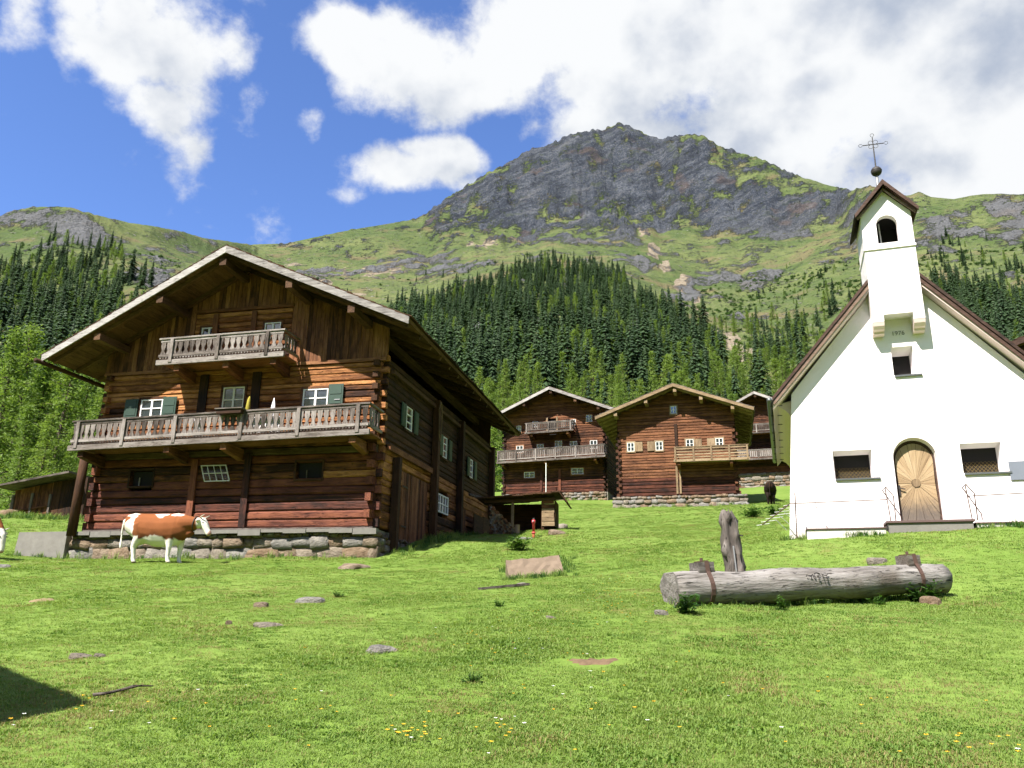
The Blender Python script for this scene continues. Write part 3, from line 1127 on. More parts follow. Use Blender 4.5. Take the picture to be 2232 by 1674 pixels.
def balcony(parent, x0, x1, ydep, zf, zr, posts, tilt=0.0, step=.2, vase=True, ret_l=True, ret_r=True, horiz=0, bal_part=True, mats=('grey_x', 'grey_y', 'grey_z'), brackets=()):
    """projecting timber balcony; zf floor height, zr rail height at x = 0 end, tilt lowers it towards -x"""
    gx, gy, gzm = mats
    T = lambda x: tilt * x
    def sl(mb, xa, xb, y0, y1, z0, z1):
        za, zb = T(xa), T(xb)
        mb.add([(xa, y0, z0 + za), (xb, y0, z0 + zb), (xb, y1, z0 + zb), (xa, y1, z0 + za), (xa, y0, z1 + za), (xb, y0, z1 + zb), (xb, y1, z1 + zb), (xa, y1, z1 + za)],
               [(0, 3, 2, 1), (4, 5, 6, 7), (0, 1, 5, 4), (1, 2, 6, 5), (2, 3, 7, 6), (3, 0, 4, 7)])
    root = MB()
    nb = max(3, int(ydep / .24))
    for i in range(nb):      # floor boards
        sl(root, x0, x1, -ydep + .03 + (ydep - .03) * i / nb, -ydep + .022 + (ydep - .03) * (i + 1) / nb, zf - .05, zf)
    root = root.obj('balcony', mats[0].replace('grey', 'plank') if 'grey' in mats[0] else gx, parent)
    b = MB()
    sl(b, x0 - .07, x1 + .07, -ydep - .06, -ydep + .02, zf - .13, zf + .03)
    b.obj('floor_beam', gx, root)
    if vase:   # saw-tooth trim below the lower rail
        t = MB()
        sl(t, x0, x1, -ydep - .02, -ydep + .005, zf + .045, zf + .105)
        t.obj('trim_board', 'dark_x', root)
        n = int((x1 - x0) / (step / 2))
        g = MB()
        for i in range(n):
            cx = x0 + (i + .5) * (x1 - x0) / n
            g.add([(cx - .035, -ydep - .026, zf + .115 + T(cx)), (cx + .035, -ydep - .026, zf + .115 + T(cx)), (cx, -ydep - .026, zf + .06 + T(cx)),
                   (cx - .035, -ydep - .038, zf + .115 + T(cx)), (cx + .035, -ydep - .038, zf + .115 + T(cx)), (cx, -ydep - .038, zf + .06 + T(cx))],
                  [(0, 1, 2), (3, 5, 4), (0, 3, 4, 1), (1, 4, 5, 2), (2, 5, 3, 0)])
        stuff(g.obj('scalloped_trim', 'grey_x', root))
    r = MB()
    sl(r, x0 - .05, x1 + .05, -ydep - .06, -ydep + .045, zr - .05, zr)
    sl(r, x0, x1, -ydep - .03, -ydep + .015, zr - .135, zr - .055)
    r.obj('top_rail', gx, root)
    r = MB()
    zl = zf + .13
    sl(r, x0 - .02, x1 + .02, -ydep - .045, -ydep + .02, zl, zl + .085)
    r.obj('lower_rail', gx, root)
    for sgn, on, x in ((-1, ret_l, x0), (1, ret_r, x1)):
        if on:
            r = MB()
            r.box(x - .05, x + .05, -ydep + .05, -.04, zr - .05 + T(x), zr + T(x))
            r.obj('side_rail', gy, root)
            r = MB()
            r.box(x - .03, x + .03, -ydep + .05, -.04, zl + T(x), zl + .08 + T(x))
            r.obj('side_rail', gy, root)
            k = int((ydep - .15) / step)
            for i in range(k):
                yy = -ydep + .16 + i * step
                if vase or not horiz:
                    o = link('baluster', baluster_mesh(zr - zl - .13 - .09, step * .92, vase, gzm), root, (x, yy, zl + .087 + T(x)), (0, 0, math.pi / 2))
    for px in posts:
        p = MB()
        p.box(px - .055, px + .055, -ydep - .085, -ydep - .048, zf - .06 + T(px), zr - .052 + T(px))
        p.obj('post', gzm, root)
    if horiz:
        for i in range(horiz):
            h = MB()
            z = zl + .13 + (zr - .2 - zl) * (i + .3) / horiz
            sl(h, x0, x1, -ydep - .03, -ydep, z, z + .085)
            h.obj('slat', gx, root)
    else:
        n = int((x1 - x0) / step)
        me = baluster_mesh(zr - zl - .135 - .085, step * .92, vase, gzm)
        if bal_part:
            for i in range(n):
                cx = x0 + (i + .5) * (x1 - x0) / n
                link('baluster', me, root, (cx, -ydep - .008, zl + .087 + T(cx)))
        else:
            j = MB()
            for i in range(n):
                cx = x0 + (i + .5) * (x1 - x0) / n
                w = step * .36
                j.box(cx - w, cx + w, -ydep - .02, -ydep + .006, zl + .087 + T(cx), zr - .137 + T(cx))
            stuff(j.obj('balusters', gzm, root))
    for bx in brackets:   # carrying beams out of the log wall
        k = MB()
        k.prism([(0, 0), (0, 0), (0, 0)], 0, 0) if False else None
        zb = zf - .14 + T(bx)
        k.add([(bx - .1, -ydep + .06, zb - .18), (bx + .1, -ydep + .06, zb - .18), (bx + .1, -.02, zb - .34), (bx - .1, -.02, zb - .34),
               (bx - .1, -ydep + .06, zb), (bx + .1, -ydep + .06, zb), (bx + .1, -.02, zb), (bx - .1, -.02, zb)],
              [(0, 3, 2, 1), (4, 5, 6, 7), (0, 1, 5, 4), (1, 2, 6, 5), (2, 3, 7, 6), (3, 0, 4, 7)])
        k.obj('bracket', 'plank_y', root)
    return root


def gable_roof(parent, xl, zl, xa, za, xr, zr, y0, y1, thick=.1, verge='grey', rafters=True, purlins=(), soff='soffit', covering='dark_x', vh=.24, ragged=.03, gutter=False, rnd=random):
    """two roof slopes with boards, rafters, purlins, verge boards; (xl,zl) and (xr,zr) eave edges, (xa,za) ridge — upper surface"""
    roof = MB()
    for (ex, ez) in ((xl, zl), (xr, zr)):
        sgn = 1 if ex > xa else -1
        L = math.hypot(ex - xa, ez - za)
        dx, dz = (ex - xa) / L, (ez - za) / L
        nx, nz = -dz * sgn, dx * sgn          # upward normal
        n = max(4, int(L / .23))
        for i in range(n):   # covering boards running to the eave edge, each a little uneven
            t0, t1 = L * i / n, L * (i + 1) / n - .004
            e = rnd.uniform(0, ragged)
            q = []
            for (t, k) in ((t0, 0), (t1, 0), (t1, -thick), (t0, -thick)):
                q.append((xa + dx * t + nx * (k + e * .4), za + dz * t + nz * (k + e * .4)))
            if sgn < 0:
                q = q[::-1]
            roof.prism(q[::-1], y0 + e, y1)
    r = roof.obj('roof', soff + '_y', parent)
    # covering: overlapping shingle courses on top
    sh = MB()
    for (ex, ez) in ((xl, zl), (xr, zr)):
        sgn = 1 if ex > xa else -1
        L = math.hypot(ex - xa, ez - za)
        dx, dz = (ex - xa) / L, (ez - za) / L
        nx, nz = -dz * sgn, dx * sgn
        n = max(5, int(L / .42))
        ny = max(4, int((y1 - y0) / .55))
        for i in range(n):
            for j in range(ny):
                e = rnd.uniform(-.012, .012)
                t0, t1 = L * i / n - .06, L * (i + 1) / n + .05 + rnd.uniform(0, ragged * 1.6)
                q = [(xa + dx * t0 + nx * (.016 + .002 * (j % 2)), za + dz * t0 + nz * (.016 + .002 * (j % 2))),
                     (xa + dx * t1 + nx * (.045 + e), za + dz * t1 + nz * (.045 + e)),
                     (xa + dx * t1 + nx * (.072 + e), za + dz * t1 + nz * (.072 + e)),
                     (xa + dx * t0 + nx * .036, za + dz * t0 + nz * .036)]
                if sgn < 0:
                    q = q[::-1]
                ya = y0 - .05 + (y1 - y0 + .1) * j / ny
                yb = ya + (y1 - y0 + .1) / ny - .006
                sh.prism(q, ya, yb)
    stuff(sh.obj('shingles', covering, r))
    for (ex, ez) in ((xl, zl), (xr, zr)):
        sgn = 1 if ex > xa else -1
        L = math.hypot(ex - xa, ez - za)
        dx, dz = (ex - xa) / L, (ez - za) / L
        nx, nz = -dz * sgn, dx * sgn
        v = MB()
        q = [(xa + nx * 0, za - vh), (xa + dx * L, za + dz * L - vh * .92), (xa + dx * L + nx * .03, za + dz * L + nz * .03), (xa, za + .035)]
        if sgn < 0:
            q = q[::-1]
        v.prism(q, y0 - .045, y0 - .006)
        v.obj('verge_board', {'grey': 'verge_grey', 'pale': 'pale_x', 'brown': 'verge_brown'}[verge], r)
        if rafters:
            k = 0
            y = y0 + .28
            while y < y1 - .1:
                b = MB()
                q = []
                for (t, d) in ((.02, -thick - .004), (L - .06, -thick - .004), (L - .06, -thick - .12), (.02, -thick - .14)):
                    q.append((xa + dx * t + nx * d, za + dz * t + nz * d))
                if sgn < 0:
                    q = q[::-1]
                b.prism(q[::-1], y, y + .12)
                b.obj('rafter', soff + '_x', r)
                y += 1.05
                k += 1
    for (t, side) in purlins:     # t along the slope 0 ridge .. 1 eave
        ex, ez = (xl, zl) if side < 0 else (xr, zr)
        x = xa + (ex - xa) * t
        z = za + (ez - za) * t - thick - .30
        b = MB()
        b.box(x - .11, x + .11, y0 + .06, y1 - .3, z - .12, z + .1)
        b.obj('purlin', soff + '_y' if verge != 'pale' else 'pale_y', r)
    return r


STONES = []


def stone_meshes():
    for k in range(10):
        bm = bmesh.new()
        bmesh.ops.create_cube(bm, size=1.0)
        bmesh.ops.subdivide_edges(bm, edges=bm.edges[:], cuts=1, use_grid_fill=True)
        rr = random.Random(100 + k)
        for v in bm.verts:
            c = v.co.copy()
            s = c.normalized() * .56
            f = .36
            v.co = c * (1 - f) + s * f
            v.co += Vector((rr.uniform(-.06, .06), rr.uniform(-.06, .06), rr.uniform(-.06, .06)))
        me = bpy.data.meshes.new('stone')
        bm.to_mesh(me)
        bm.free()
        me.materials.append(MAT['stone'])
        me.polygons.foreach_set('use_smooth', [True] * len(me.polygons))
        STONES.append(me)


stone_meshes()


def stone_wall(parent, mp, s0, s1, zbot, ztop, size=.32, depth=.3, rnd=random, rows=None, joined=False):
    z = zbot
    rowi = 0
    acc = MB() if joined else None
    while z < ztop - .04:
        h = size * rnd.uniform(.65, 1.15) * (1.15 if rowi == 0 else .85)
        h = min(h, ztop - z + .02)
        if ztop - z - h < size * .25:
            h = ztop - z
        s = s0
        while s < s1 - .02:
            w = h * rnd.uniform(1.0, 2.3)
            if s1 - s - w < size * .4:
                w = s1 - s
            hh = h * rnd.uniform(.88, 1.12)
            zz = z + h / 2 + rnd.uniform(-.03, .03)
            c = mp(s + w / 2, -depth / 2 + rnd.uniform(.02, .12), zz)
            me = rnd.choice(STONES)
            along_x = abs(mp(1, 0, 0)[0] - mp(0, 0, 0)[0]) > .5
            sc = (w * 1.1, depth, hh * 1.12) if along_x else (depth, w * 1.1, hh * 1.12)
            rot = Euler((rnd.choice((0, math.pi)), 0, rnd.choice((0, math.pi))))
            if joined:
                M = Matrix.Translation(c) @ Matrix.Diagonal((*sc, 1)) @ rot.to_matrix().to_4x4()
                acc.add([M @ v.co for v in me.vertices], [tuple(p.vertices) for p in me.polygons])
            else:
                t = .16 * rnd.uniform(-1, 1)
                link('stone', me, parent, c, (rot.x, rot.y + t, rot.z), sc)
            s += w
        z += h
        rowi += 1
    if joined:
        stuff(acc.obj('stones', 'stone', parent, smooth=True))


def log_ends(parent, x, y, z0, z1, course, sx, sy, mat_x, mat_y, rnd=random):
    """crossed log ends standing proud at a corner; sx, sy give the outward signs"""
    n = max(1, round((z1 - z0) / course))
    h = (z1 - z0) / n
    for i in range(n):
        a = z0 + i * h
        e = .19 + rnd.uniform(-.03, .03)
        mb = MB()
        if i % 2 == 0:
            x0, x1 = (x, x + sx * e)
            mb.box(x0, x1, y, y + .16 * -sy, a + .008, a + h - .008) if False else mb.box(x + sx * .001, x + sx * e, y + .02, y + .2, a + .008, a + h - .008)
            mb.obj('log_end', mat_x, parent)
        else:
            mb.box(x - sx * .2, x - sx * .02, y - .001, y - e, a + .008, a + h - .008)
            mb.obj('log_end', mat_y, parent)


def plank_row(parent, mp, s0, s1, zlo, zhi_fn, w, mat, rnd=random, n0=-.12, name='plank', joined=None, openings=()):
    s = s0
    while s < s1 - .02:
        ww = min(w * rnd.uniform(.8, 1.2), s1 - s)
        if s1 - s - ww < w * .4:
            ww = s1 - s
        za, zb = zhi_fn(s), zhi_fn(s + ww)
        if max(za, zb) > zlo + .05:
            parts = [(zlo, None)]
            for (p, q, u, v) in openings:
                if s + ww / 2 > p and s + ww / 2 < q:
                    parts = [(zlo, u), (v, None)]
            for (a, b) in parts:
                ta, tb = (max(za, a + .01), max(zb, a + .01)) if b is None else (b, b)
                n1 = .02 + rnd.uniform(-.006, .01)
                mb = MB() if joined is None else joined
                P = [(s + .004, n1, a), (s + ww - .004, n1, a), (s + ww - .004, n0, a), (s + .004, n0, a),
                     (s + .004, n1, ta), (s + ww - .004, n1, tb), (s + ww - .004, n0, tb), (s + .004, n0, ta)]
                mb.add([mp(*p) for p in P], [(0, 3, 2, 1), (4, 5, 6, 7), (0, 1, 5, 4), (1, 2, 6, 5), (2, 3, 7, 6), (3, 0, 4, 7)])
                if joined is None:
                    mb.obj(name, mat, parent)
        s += ww


def main_house():
    rnd = random.Random(11)
    fr = FR_MAIN
    H = thing('log_house', 'big weathered log farmhouse with two carved balconies above a stone footing', 'house', fr.O, fr.rz)
    W, D = 9.9, 13.3
    xl, xr = -W, 0.0
    ZR = 5.05
    XA, ZA = -4.95, 8.62
    EL, ER = (-11.05, 5.36), (1.22, 5.80)
    # openings on the front
    low = [(-8.41, -7.6, 1.36, 1.86), (-2.70, -1.86, 1.45, 1.98)]
    mid = [(-8.38, -7.58, 3.58, 4.18), (-5.45, -4.70, 3.62, 4.45), (-2.68, -1.84, 3.66, 4.26)]
    topo = [(-6.50, -5.96, 6.12, 6.54), (-4.23, -3.66, 6.12, 6.56)]
    lm = lambda z: 'redlog_x' if z < 1.25 else ('log_x' if z < 1.75 else ('mosslog_x' if rnd.random() < .55 else 'redlog_x'))
    log_wall(H, front_map, xl + .16, xr - .16, 0.0, 2.45, .245, low, lm, rnd=rnd)
    log_wall(H, front_map, xl + .16, xr - .16, 2.45, ZR, .185, mid, 'log_x', rnd=rnd)
    # log gable between the windows of the top floor, boards to both sides and above
    log_wall(H, front_map, -6.75, -3.30, ZR, 7.05, .175, topo, 'log_x', rnd=rnd)
    rl = lambda x: (ZA + (EL[1] - ZA) * (x - XA) / (EL[0] - XA) if x < XA else ZA + (ER[1] - ZA) * (x - XA) / (ER[0] - XA)) - .16
    plank_row(H, front_map, -3.28, xr, ZR + .10, rl, .15, 'plank_z', rnd)
    plank_row(H, front_map, xl, -6.77, ZR + .10, rl, .15, 'plank_z', rnd)
    plank_row(H, front_map, -6.75, -3.30, 7.17, rl, .15, 'plank_z', rnd)
    for a, b, z in ((-3.28, xr, ZR), (xl, -6.77, ZR), (-6.8, -3.25, 7.06)):
        m = MB()
        m.box(a, b, -.075, .02, z, z + .1)
        m.obj('sill_beam', 'plank_x', H)
    for x in (-6.0, -4.62):
        m = MB()
        m.box(x - .09, x + .09, -.09, -.05, ZR + .2, 6.98)
        m.obj('post', 'plank_z', H)
    # posts on the ground floor front
    for x, zt in ((-6.12, 2.15), (-4.30, 2.3)):
        m = MB()
        m.box(x - .11, x + .11, -.10, -.045, .02, zt)
        m.obj('post', 'redlog_z', H)
    # dark door recess boards on the middle floor
    for a, b in ((-6.3, -6.0), (-4.45, -4.15)):
        m = MB()
        m.box(a, b, -.085, -.045, 2.6, 4.9)
        m.obj('post', 'dark_z', H)
    m = MB()
    m.box(xl + .1, xr - .1, -.10, .2, -.05, -.004)
    m.obj('base_beam', 'grey_x', H)
    # side wall with its openings (x = 0 plane)
    sw = [(1.76, 2.55, 3.35, 4.1), (5.84, 6.55, 3.2, 3.98), (9.65, 10.3, 3.08, 3.85), (5.55, 6.85, 1.14, 1.8)]
    doors = [(1.82, 4.4, -.3, 1.95), (8.3, 9.35, .2, 1.68)]
    log_wall(H, side_map, .16, D, 0.0, 2.45, .245, [sw[3]] + doors, 'log_y', rnd=rnd)
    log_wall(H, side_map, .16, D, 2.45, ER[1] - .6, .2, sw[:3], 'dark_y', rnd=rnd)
    for a, b, c, d in sw[:3]:
        window(H, side_map, a + .12, b - .12, c, d, 1, 3, 'white_paint', .035, .03)
        casing(H, side_map, a, b, c - .02, d + .02, .07, 'dark_y')
        shutter(H, side_map, a - .42, a - .02, c, d, 'green_paint', n=.06)
        shutter(H, side_map, b + .02, b + .42, c, d, 'green_paint', n=.06)
    a, b, c, d = sw[3]
    window(H, side_map, a, b, c, d, 4, 2, 'white_paint', .045, .03)
    for a, b, c, d in doors:
        dr = MB()
        mapped_box(dr, side_map, a, b, -.06, -.02, c, d)
        dr = dr.obj('door', 'dark_z', H)
        n = max(4, int((b - a) / .19))
        for i in range(n):
            p = MB()
            e = rnd.uniform(-.01, .012)
            mapped_box(p, side_map, a + (b - a) * i / n + .006, a + (b - a) * (i + 1) / n - .006, -.018, .022 + e, c + rnd.uniform(0, .05), d)
            p.obj('plank', 'plank_z', dr)
        for z in (c + .5, d - .5):
            p = MB()
            mapped_box(p, side_map, a + .05, a + .5, .036, .05, z, z + .05)
            p.obj('hinge', 'iron', dr)
    # upright clamp posts along the side
    for y, z0, z1, wd in ((.95, -.75, 2.2, .22), (4.72, .0, 5.0, .26), (7.95, .25, 5.0, .26), (13.1, .3, 5.0, .3)):
        m = MB()
        m.box(.06, .28, y - wd / 2, y + wd / 2, z0, z1)
        m.obj('clamp_post', 'dark_z', H)
    m = MB()
    m.box(.05, .16, .3, D - .1, 4.72, 4.84)
    m.obj('side_beam', 'soffit_y', H)
    m = MB()
    m.box(.05, .16, .3, 4.5, 2.32, 2.5)
    m.obj('side_beam', 'plank_y', H)
    # porch rail with posts before the far door
    m = MB()
    m.tube([(.5, 8.2, 2.12), (.75, 11, 2.2), (1.0, 13.8, 2.25)], .06, 8)
    m.obj('porch_pole', 'grey_y', H, True)
    for x, y in ((.72, 10.9), (1.0, 13.6)):
        m = MB()
        m.tube([(x, y, -.1), (x, y, 2.2)], .06, 8)
        m.obj('porch_post', 'grey_z', H, True)
    for k, (y0, y1) in enumerate(((9.5, 11), (11, 12.4), (12.4, 13.4))):
        m = MB()
        m.box(.30, .34, y0 + .02, y1 - .02, .2, 1.55 + .05 * k)
        m.obj('porch_board', 'dark_y', H)
    # remaining two walls, hidden from the road
    bk = MB()
    log_wall(H, lambda s, n, z: (s, D + n, z), xl + .16, xr - .02, 0, 5.1, .5, [], None, joined=bk, rnd=rnd)
    stuff(bk.obj('rear_logs', 'dark_x', H))
    lf = MB()
    log_wall(H, lambda s, n, z: (xl - n, s, z), .16, D, -.1, 5.0, .5, [], None, joined=lf, rnd=rnd)
    stuff(lf.obj('far_side_logs', 'log_y', H))
    m = MB()
    q = [(xl, 5.0), (xr, 5.0), (xr, rl(xr)), (XA, ZA - .2), (xl, rl(xl))]
    m.prism(q, D - .05, D + .06)
    m.obj('rear_gable', 'dark_z', H)
    for z in (2.45, 5.0):
        m = MB()
        m.box(xl + .22, xr - .22, .24, D - .24, z - .06, z)
        m.obj('floor', 'dark_x', H)
    log_ends(H, xr - .16, .0, 0.0, 2.45, .245, 1, 1, 'redlog_x', 'redlog_y', rnd)
    log_ends(H, xr - .16, .0, 2.45, ZR + .2, .185, 1, 1, 'log_x', 'dark_y', rnd)
    log_ends(H, xl + .16, .0, 0.0, 2.45, .245, -1, 1, 'redlog_x', 'redlog_y', rnd)
    log_ends(H, xl + .16, .0, 2.45, ZR, .185, -1, 1, 'log_x', 'log_y', rnd)
    # dark leaning support post at the far front corner
    m = MB()
    m.tube([(xl - .12, -.26, -.2), (xl - .1, -.26, 1.4), (xl - .08, -.26, 2.5)], [.15, .14, .13], 9)
    m.obj('corner_post', 'dark_z', H, True)
    # windows of the front
    for a, b, c, d in mid:
        window(H, front_map, a, b, c, d, 2, 2, 'white_paint' if a != -5.45 else 'cream_paint', .04, .02)
        casing(H, front_map, a, b, c, d, .08, 'plank_x')
    for a, b, c, d in topo:
        window(H, front_map, a, b, c, d, 2, 1, 'white_paint', .035, .02)
        casing(H, front_map, a, b, c, d, .07, 'plank_x')
    for a, b, c, d in low:
        casing(H, front_map, a, b, c, d, .06, 'dark_x', -.15, .03)
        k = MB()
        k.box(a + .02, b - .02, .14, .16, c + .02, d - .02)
        k.obj('opening', 'room_shade', H)  # near-black sheet painted as the shade of the room behind
        k = MB()
        k.box((a + b) / 2 - .12, (a + b) / 2 - .09, .05, .08, c, c + .28)
        k.obj('stay', 'grey_z', H)
    shutter(H, front_map, -8.92, -8.45, 3.60, 4.20)
    shutter(H, front_map, -7.54, -7.05, 3.60, 4.22)
    shutter(H, front_map, -1.80, -1.32, 3.68, 4.36, hook=True)
    # loose sash leaning out of the lower centre opening
    sa = MB()
    P = lambda s, n, z: (-5.86 + s + .25 * (1 - z / .53), -.13 - n - .10 * (1 - z / .53), 1.40 + z)
    wd, ht = .87, .53
    bars = [(0, .03, 0, ht), (wd - .03, wd, 0, ht), (.03, wd - .03, 0, .03), (.03, wd - .03, ht - .03, ht), (.03, wd - .03, ht / 2 - .012, ht / 2 + .012)]
    bars += [(wd * i / 4 - .01, wd * i / 4 + .01, .03, ht - .03) for i in (1, 2, 3)]
    for (s0, s1, z0, z1) in bars:
        sa.add([P(s, n, z) for z in (z0, z1) for (s, n) in ((s0, 0), (s1, 0), (s1, .03), (s0, .03))],
               [(0, 3, 2, 1), (4, 5, 6, 7), (0, 1, 5, 4), (1, 2, 6, 5), (2, 3, 7, 6), (3, 0, 4, 7)])
    sa = sa.obj('window', 'cream_paint', H)
    g = MB()
    g.add([P(s, n, z) for z in (.02, ht - .02) for (s, n) in ((.02, .01), (wd - .02, .01), (wd - .02, .016), (.02, .016))],
          [(0, 3, 2, 1), (4, 5, 6, 7), (0, 1, 5, 4), (1, 2, 6, 5), (2, 3, 7, 6), (3, 0, 4, 7)])
    g.obj('pane', 'old_glass', sa)
    # balconies
    balcony(H, -9.82, -.02, 1.1, 2.62, 3.44, (-9.62, -8.0, -6.23, -4.02, -2.18, -.32), .017, .2, brackets=(-9.5, -6.5, -4.6, -.5))
    balcony(H, -7.2, -2.98, 1.0, 5.20, 5.96, (-6.78, -5.17, -3.5), .012, .2, brackets=(-6.6, -4.9, -3.3))
    gable_roof(H, EL[0], EL[1], XA, ZA, ER[0], ER[1], -1.52, D + .9, .1, 'grey', True,
               ((.02, -1), (.36, -1), (.70, -1), (.36, 1), (.70, 1)), rnd=rnd, vh=.21)
    # wooden eave gutter on the far side
    m = MB()
    m.tube([(EL[0] - .04, -1.75, EL[1] - .2), (EL[0] - .04, D + .5, EL[1] - .2)], .075, 8)
    m.obj('gutter', 'dark_y', H, True)
    # stone footing
    core = MB()
    core.box(xl - .2, xr - .08, .02, D, -1.5, -.055)
    core = core.obj('footing', 'mortar', H)
    stone_wall(core, front_map, xl - .25, xr + .06, -1.04, -.15, .40, .34, rnd)
    stone_wall(core, lambda s, n, z: (xr + n, s, z), .1, 3.2, -1.0, -.2, .3, .34, rnd)
    cap = MB()
    for i in range(14):
        a = xl - .25 + 10.2 * i / 14
        cap.box(a + .003, a + 10.2 / 14 - .003, -.19 + rnd.uniform(-.02, .015), .02, -.17 + rnd.uniform(-.07, .05), -.058)
    cap.obj('mortar_cap', 'concrete', core)
    return H


MAIN = main_house()


def plain_house(fr, label, W, D, P, seed):
    """a neighbouring farmhouse farther up the slope"""
    rnd = random.Random(seed)
    H = thing('log_house', label, 'house', fr.O, fr.rz)
    EL, ER, XA, ZA = P['EL'], P['ER'], P['XA'], P['ZA']
    rl = lambda x: (ZA + (EL[1] - ZA) * (x - XA) / (EL[0] - XA) if x < XA else ZA + (ER[1] - ZA) * (x - XA) / (ER[0] - XA)) - .16
    zt = P['zt']
    ops = P['win'] + P.get('dark', [])
    mb = MB()
    log_wall(H, front_map, .15, W - .15, 0, P['zred'], .22, ops, None, joined=mb, rnd=rnd)
    stuff(mb.obj('logs', 'oldred_x', H))
    mb = MB()
    log_wall(H, front_map, .15, W - .15, P['zred'], zt, .2, ops, None, joined=mb, rnd=rnd)
    stuff(mb.obj('logs', 'oldlog_x', H))
    mb = MB()

    def top(z):
        k = (ZA - .16 - z)
        return XA - k * (XA - EL[0]) / (ZA - EL[1]) + .05, XA + k * (ER[0] - XA) / (ZA - ER[1]) - .05
    log_wall(H, front_map, 0.05, W - .05, zt, ZA - .3, .2, ops, None, joined=mb, rnd=rnd, top=top)
    stuff(mb.obj('gable_logs', 'oldlog_x', H))
    for nm, mp, s0, s1, zz in (('side_logs', lambda s, n, z: (-n, s, z), .16, D, rl(0)), ('side_logs', lambda s, n, z: (W + n, s, z), .16, D, rl(W)),
                               ('rear_logs', lambda s, n, z: (s, D + n, z), .1, W - .1, min(rl(0), rl(W)))):
        mb = MB()
        log_wall(H, mp, s0, s1, -.2, zz, .24, [], None, joined=mb, rnd=rnd)
        stuff(mb.obj(nm, 'oldlog_y' if 'side' in nm else 'dark_x', H))
    m = MB()
    m.prism([(0, rl(0) - .4), (W, rl(W) - .4), (W, rl(W)), (XA, ZA - .2), (0, rl(0))], D - .05, D + .04)
    m.obj('rear_gable', 'dark_z', H)
    for x, sx in ((.15, -1), (W - .15, 1)):
        e = MB()
        for i in range(int(zt / .22)):
            if i % 2 == 0:
                e.box(x + sx * .001, x + sx * .27, .02, .2, i * .22 + .01, i * .22 + .21)
            else:
                e.box(x - .1, x + .1, -.14, -.001, i * .22 + .01, i * .22 + .21)
        stuff(e.obj('log_ends', 'oldlog_x', H))
    for (a, b, c, d) in P['win']:
        window(H, front_map, a, b, c, d, 2, 2, P.get('wm', 'white_paint'), .04, .02, .016)
        casing(H, front_map, a, b, c, d, .09, P.get('cm', 'plank_x'))
    for (a, b, c, d) in P.get('dark', []):
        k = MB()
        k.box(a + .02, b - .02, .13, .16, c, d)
        k.obj('opening', 'room_shade', H)  # shade of the doorway painted as a near-black sheet
    for (a, b, c, d, mt) in P.get('sh', []):
        m = MB()
        m.box(a, b, -.085, -.05, c, d)
        m.obj('shutter', mt, H)
    for (a, b, c, d, mt) in P.get('posts', []):
        m = MB()
        m.box(a, b, -.1, -.045, c, d)
        m.obj('post', mt, H)
    for kw in P['bal']:
        balcony(H, **kw)
    gable_roof(H, EL[0], EL[1], XA, ZA, ER[0], ER[1], P['y0'], D + .8, .1, P['verge'], True, P['pur'], soff=P.get('soff', 'soffit'), rnd=rnd, vh=P.get('vh', .24), covering=P.get('cov', 'dark_x'))
    core = MB()
    core.box(-.1, W + .1, .05, D, -2.2, -.01)
    core = core.obj('footing', 'mortar', H)
    stone_wall(core, front_map, P['st'][0], P['st'][1], P['st'][2], -.02, P['st'][3], .4, rnd)
    return H


plain_house(FR_B, 'dark log farmhouse with pale new purlins and one plain slatted balcony', 8.0, 10.5, dict(
    EL=(-1.35, 5.42), ER=(9.25, 5.52), XA=4.05, ZA=7.5, zt=4.6, zred=1.2, y0=-1.15, verge='pale', soff='pale', vh=.2, cov='grey_x',
    win=[(.70, 1.18, 3.12, 3.74), (2.64, 3.12, 3.12, 3.74), (4.70, 5.2, 3.2, 3.8), (6.66, 7.14, 3.2, 3.8), (3.76, 4.16, 5.65, 6.2)], wm='white_paint', cm='pale_x',
    sh=[(1.24, 1.75, 3.1, 3.76, 'pale_z'), (2.08, 2.56, 3.1, 3.76, 'pale_z'), (5.26, 5.74, 3.18, 3.8, 'pale_z'), (6.10, 6.6, 3.18, 3.8, 'pale_z')],
    posts=[(3.92, 4.05, .1, 2.0, 'pale_z'), (4.14, 4.26, .1, 2.0, 'pale_z'), (3.95, 4.15, 3.2, 4.9, 'dark_z')],
    bal=[dict(x0=3.95, x1=8.72, ydep=1.0, zf=2.22, zr=3.12, posts=(4.0, 5.2, 6.35, 7.5, 8.65), horiz=3, vase=False, ret_l=True, ret_r=True, mats=('pale_x', 'pale_y', 'pale_z'), brackets=(4.2, 7.6))],
    pur=((.02, 1), (.35, -1), (.35, 1), (.74, -1), (.74, 1)), st=(-.4, 8.5, -1.0, .36)), 21)

